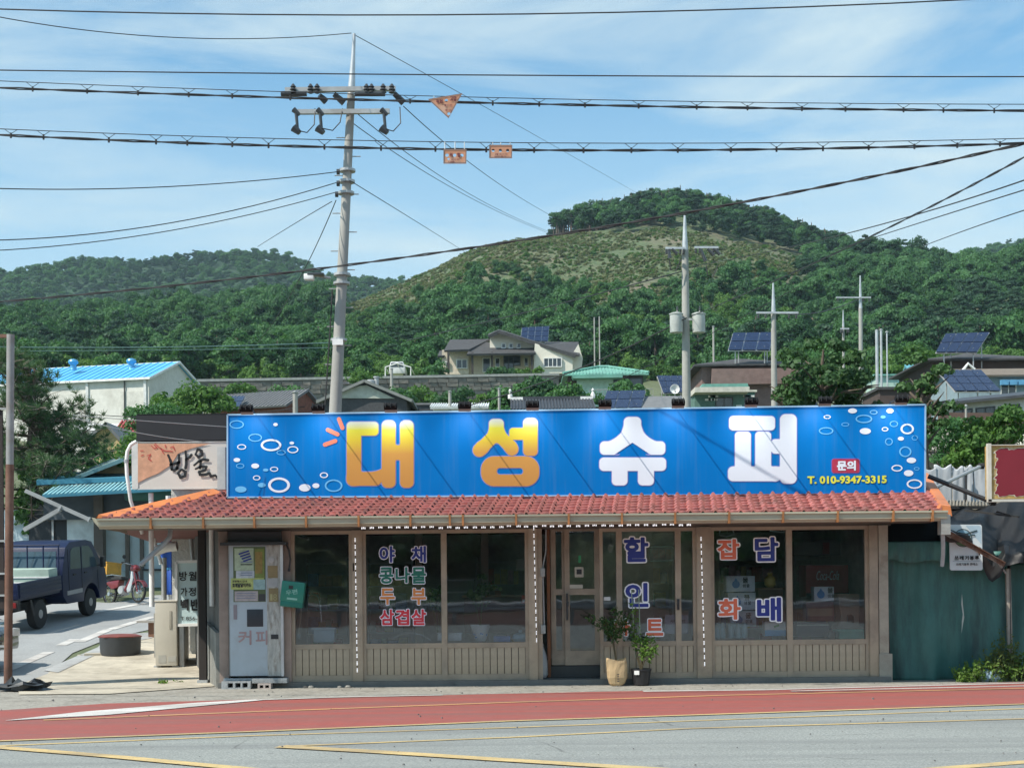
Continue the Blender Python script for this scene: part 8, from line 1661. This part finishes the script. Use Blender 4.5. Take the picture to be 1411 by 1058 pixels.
# garbage-bag notice
DN = 21.5; ns = thing('notice_sign', P(1331,785,DN), 'white notice with a round green emblem and Korean words on the tarpaulin', 'sign'); a_ = P(1308,786,DN); b_ = P(1354,722,DN)
off = ns.location; xs = np.arange(1300, 1362, .5); ys = np.arange(714, 794, .5); X, Y = np.meshgrid(xs, ys)
SGW = mat('notice_white', (.60,.66,.68), .4, var=.04); SGB = mat('notice_pale_blue', (.38,.50,.58), .4)
def nshape(f_, mm, dy, nm, th=0):
    me = loops_mesh(contour_loops(f_, xs, ys, 0), lambda x, y: P(x+(y-754)*.02, y, DN)-Vector((0,dy,0))-off)
    if th:
        bm = bmesh.new(); bm.from_mesh(me); ex = bmesh.ops.extrude_face_region(bm, geom=bm.faces[:]); bmesh.ops.translate(bm, vec=(0,th,0), verts=[v for v in ex['geom'] if isinstance(v, bmesh.types.BMVert)]); bmesh.ops.recalc_face_normals(bm, faces=bm.faces); bm.to_mesh(me); bm.free()
    return link(nm, me, mm, ns)
bd_ = sd_rrect(X, Y, 1308.5, 722.5, 1353.5, 785.5, 3); nshape(bd_, SGW, 0, 'board', .02)
nshape(np.maximum(sd_rrect(X, Y, 1310, 724, 1352, 784, 3), 6+(Y-724)*1.0-(X-1326)*1.2), SGB, .004, 'blue_wash')
nshape(np.maximum(sd_cap(X,Y,1327,741,1327,741,12.5), -sd_cap(X,Y,1327,741,1327,741,11.3)), mat('emblem_dark', (.03,.06,.07), .5), .009, 'emblem_ring'); nshape(np.maximum(sd_cap(X,Y,1327,741,1327,741,11), 743-Y-1.5*np.sin(X*.3)), mat('emblem_green', (.12,.24,.12), .5), .007, 'emblem_hill'); nshape(np.maximum(sd_cap(X,Y,1327,741,1327,741,11), Y-738+1.2*np.sin(X*.4)), mat('emblem_sky', (.25,.42,.52), .5), .0065, 'emblem_sky'); nshape(sd_cap(X,Y,1322,737,1326,742,4.2), mat('emblem_hill2', (.06,.14,.10), .5), .0105, 'emblem_mound')
for c_ in ((1330,736,1346,731,1.0),(1330,739,1343,737,.9)): nshape(sd_cap(X,Y,*c_), mat('emblem_dark', (.03,.06,.07)), .0115, 'emblem_wing')
for i, ch in enumerate('쓰레기봉투'): put_text('letter', ch, (1315+i*7, 765.5, 1320.6+i*7, 771.3), DN, INK, ns, bold=.05, dy=.012, res=.04)
put_text('lettering', '쓰레기봉투 판매소', (1317,775,1347,779.2), DN, INK, ns, bold=.02, dy=.012, res=.04); MB().bar(P(1313,773,DN-.008), P(1350,772.8,DN-.008), .003, .004).build('rule_line', mat('grey_print',(.2,.25,.35)), ns)
# plants and pots at the right foot
def weeds(name, label, base, w_, h_, n, seed, m_, blade=False):
    r = thing(name, base, label, 'weeds'); rs_ = np.random.RandomState(seed); C = []; Nn = []; m2 = MB()
    for i in range(n):
        x = rs_.uniform(-w_, w_); y = rs_.uniform(-.15, .15); hh = h_*rs_.uniform(.4, 1)*(1-.5*abs(x)/w_); lx, ly = rs_.normal(scale=.08, size=2); p0 = Vector(base)+Vector((x,y,0)); p1 = p0+Vector((lx*.4,ly*.4,hh*.6)); p2 = p0+Vector((lx,ly,hh)); m2.tube([p0,p1,p2], [.004,.003,.001], 4, cap=False)
        for k in range(9):
            t_ = rs_.uniform(.15, 1.0); q = p0.lerp(p1, t_*2) if t_ < .5 else p1.lerp(p2, t_*2-1); C.append(np.array(q-Vector(base))+rs_.normal(scale=.02, size=3)); n_ = np.array([rs_.normal()*.7, -.5+rs_.normal()*.5, .6]); Nn.append(n_/np.linalg.norm(n_))
    tag(m2.build('stalks', mat('green_stem',(.07,.1,.03)), r), kind='stuff'); link('leaves', quads_mesh('leaves', leaf_quads(np.array(C), np.array(Nn), .034, rs_, .5)), m_, r)
    return r
def WG(px):
    return Vector((PX(px, 21.3), 21.3, 0))
g = WG(1352); weeds('weed_clump', 'bright green weeds at the foot of the tarpaulin left of the pale lump', g, .34, .42, 95, 501, LFI if False else leafmat('weed_leaves', (.06,.13,.02), (.20,.32,.06), .3))
g = WG(1384); weeds('weed_clump', 'taller olive weeds around the pale post', g, .28, .85, 90, 502, leafmat('weed_leaves_olive', (.05,.09,.02), (.19,.22,.06), .3))
g = WG(1409); weeds('weed_clump', 'green weeds at the far right edge', g, .35, .5, 80, 503, leafmat('weed_leaves_edge', (.05,.11,.02), (.16,.26,.05), .3))
g = WG(1328); weeds('weed_clump', 'thin low weeds at the left end of the weed strip', g, .15, .12, 22, 504, bpy.data.materials['weed_leaves'])
g = G(228, 942); weeds('weed_clump', 'tiny green weed on the concrete apron', g, .06, .06, 8, 505, bpy.data.materials['weed_leaves'])
q = WG(1366) + Vector((0,.1,0)); r = thing('pale_lump', q, 'pale blue-grey plastic container half hidden in the weeds', 'container'); MB().lathe(q, [(.20,0),(.24,.06),(.22,.16),(.12,.20),(.02,.205)], 14).build('container', mat('pale_blue_plastic',(.28,.40,.48)), r, True); MB().lathe(q+Vector((.03,0,.2)), [(.04,0),(.04,.03),(.01,.035)], 10).build('cap', TRIMW, r)
# small stones along the foot of the shop
rr = random.Random(12)
for px, lab in ((434,'dark stone by the first window foot'),(441,'small pale stone by the first window foot'),(489,'grey pebble pile stone below the LED post'),(478,'pale grit stone near the first post')):
    g = G(px, 941); g.y = DF-.2; g.z = 0; s_ = rr.uniform(.03,.05); r = thing('stone', g, lab, 'stone'); m_ = MB(); m_.lathe(g, [(s_*.9,0),(s_*1.1,s_*.4),(s_*.7,s_*.9),(s_*.1,s_)], 7); m_.build('stone', mat('dark_stone' if 'dark' in lab else 'pale_stone', (.09,.09,.085) if 'dark' in lab else (.35,.33,.29), .9, bump=.5), r); m_ = MB(); m_.lathe(g+Vector((s_*1.6,.02,0)), [(s_*.3,0),(s_*.35,s_*.2),(s_*.1,s_*.3)], 6); m_.build('chip', mat('pale_stone', (.35,.33,.29)), r)

# ================================================================ OTHER SIDE OF THE ROAD (seen mirrored in the shop windows)
bank = []
rs2 = np.random.RandomState(21)
V = []; xs = np.linspace(-90, 90, 60); 
for j, (y_, z_) in enumerate(((-24, 0), (-30, 3.2), (-38, 5.5), (-60, 9), (-100, 15))):
    for x in xs: V.append((float(x), y_, z_ + (.5*math.sin(x*.13)+.3*math.sin(x*.37) if j else -.02)))
me = bpy.data.meshes.new('embankment'); me.from_pydata(V, [], [(j*60+i, (j+1)*60+i, (j+1)*60+i+1, j*60+i+1) for j in range(4) for i in range(59)]); tag(link('embankment', me, MATS['hillside_scrub']), kind='structure')
bp_ = []
for i in range(520):
    x = rs2.uniform(-80, 80); y = rs2.uniform(-52, -27); z = np.interp(-y, [24,30,38,60], [0,3.2,5.5,9]); s = rs2.uniform(.6, 1.15); k = rs2.randint(len(srcs)); bp_.append((x, y, z+HT['broadleaf']*s*.6, (s,s,s), rs2.uniform(0, 6), k))
gn_scatter('roadside_thicket', bp_, srcs, 'green thicket on the bank across the road, mirrored in the shop glass', 'thicket')
# haze
tag(MB().add([(-160,-5,.006),(160,-5,.006),(160,-26,.006),(-160,-26,.006)], [(3,2,1,0)]).build('roadside_soil', mat('red_brown_soil', (.085,.045,.035), .95, var=.4, scale=.4)), kind='structure')
gr = thing('guard_rail', (0, -6.5, 0), 'added galvanised guard rail across the road, for pale bands mirrored in the glass', 'guard rail')  # unseen rail, added to give light bands in the window reflections
MB().prism([(-40, -6.5+y_, z_) for y_, z_ in ((0,.45),(.06,.50),(.06,.56),(0,.61),(.06,.66),(.06,.72),(0,.77),(-.02,.77),(-.02,.45))], (80, 0, 0)).build('beam', mat('rail_steel', (.5,.5,.5), .5, .3), gr)
for k in range(20): MB().box(-38+k*4, -37.86+k*4, -6.65, -6.52, 0, .75).build('post', GALV, gr)
m = bpy.data.materials.new('haze'); m.use_nodes = True; t = m.node_tree; t.nodes.clear(); pv = t.nodes.new('ShaderNodeVolumePrincipled'); pv.inputs['Color'].default_value = (.62,.85,1,1); pv.inputs['Density'].default_value = HAZE; pv.inputs['Anisotropy'].default_value = 0.0
o = t.nodes.new('ShaderNodeOutputMaterial'); t.links.new(pv.outputs[0], o.inputs['Volume'])
if HAZE > 0: tag(MB().box(-900, 900, -145, 1320, -1.5, 330).build('haze', m), 'thin bluish summer haze over the valley', 'haze', kind='stuff')
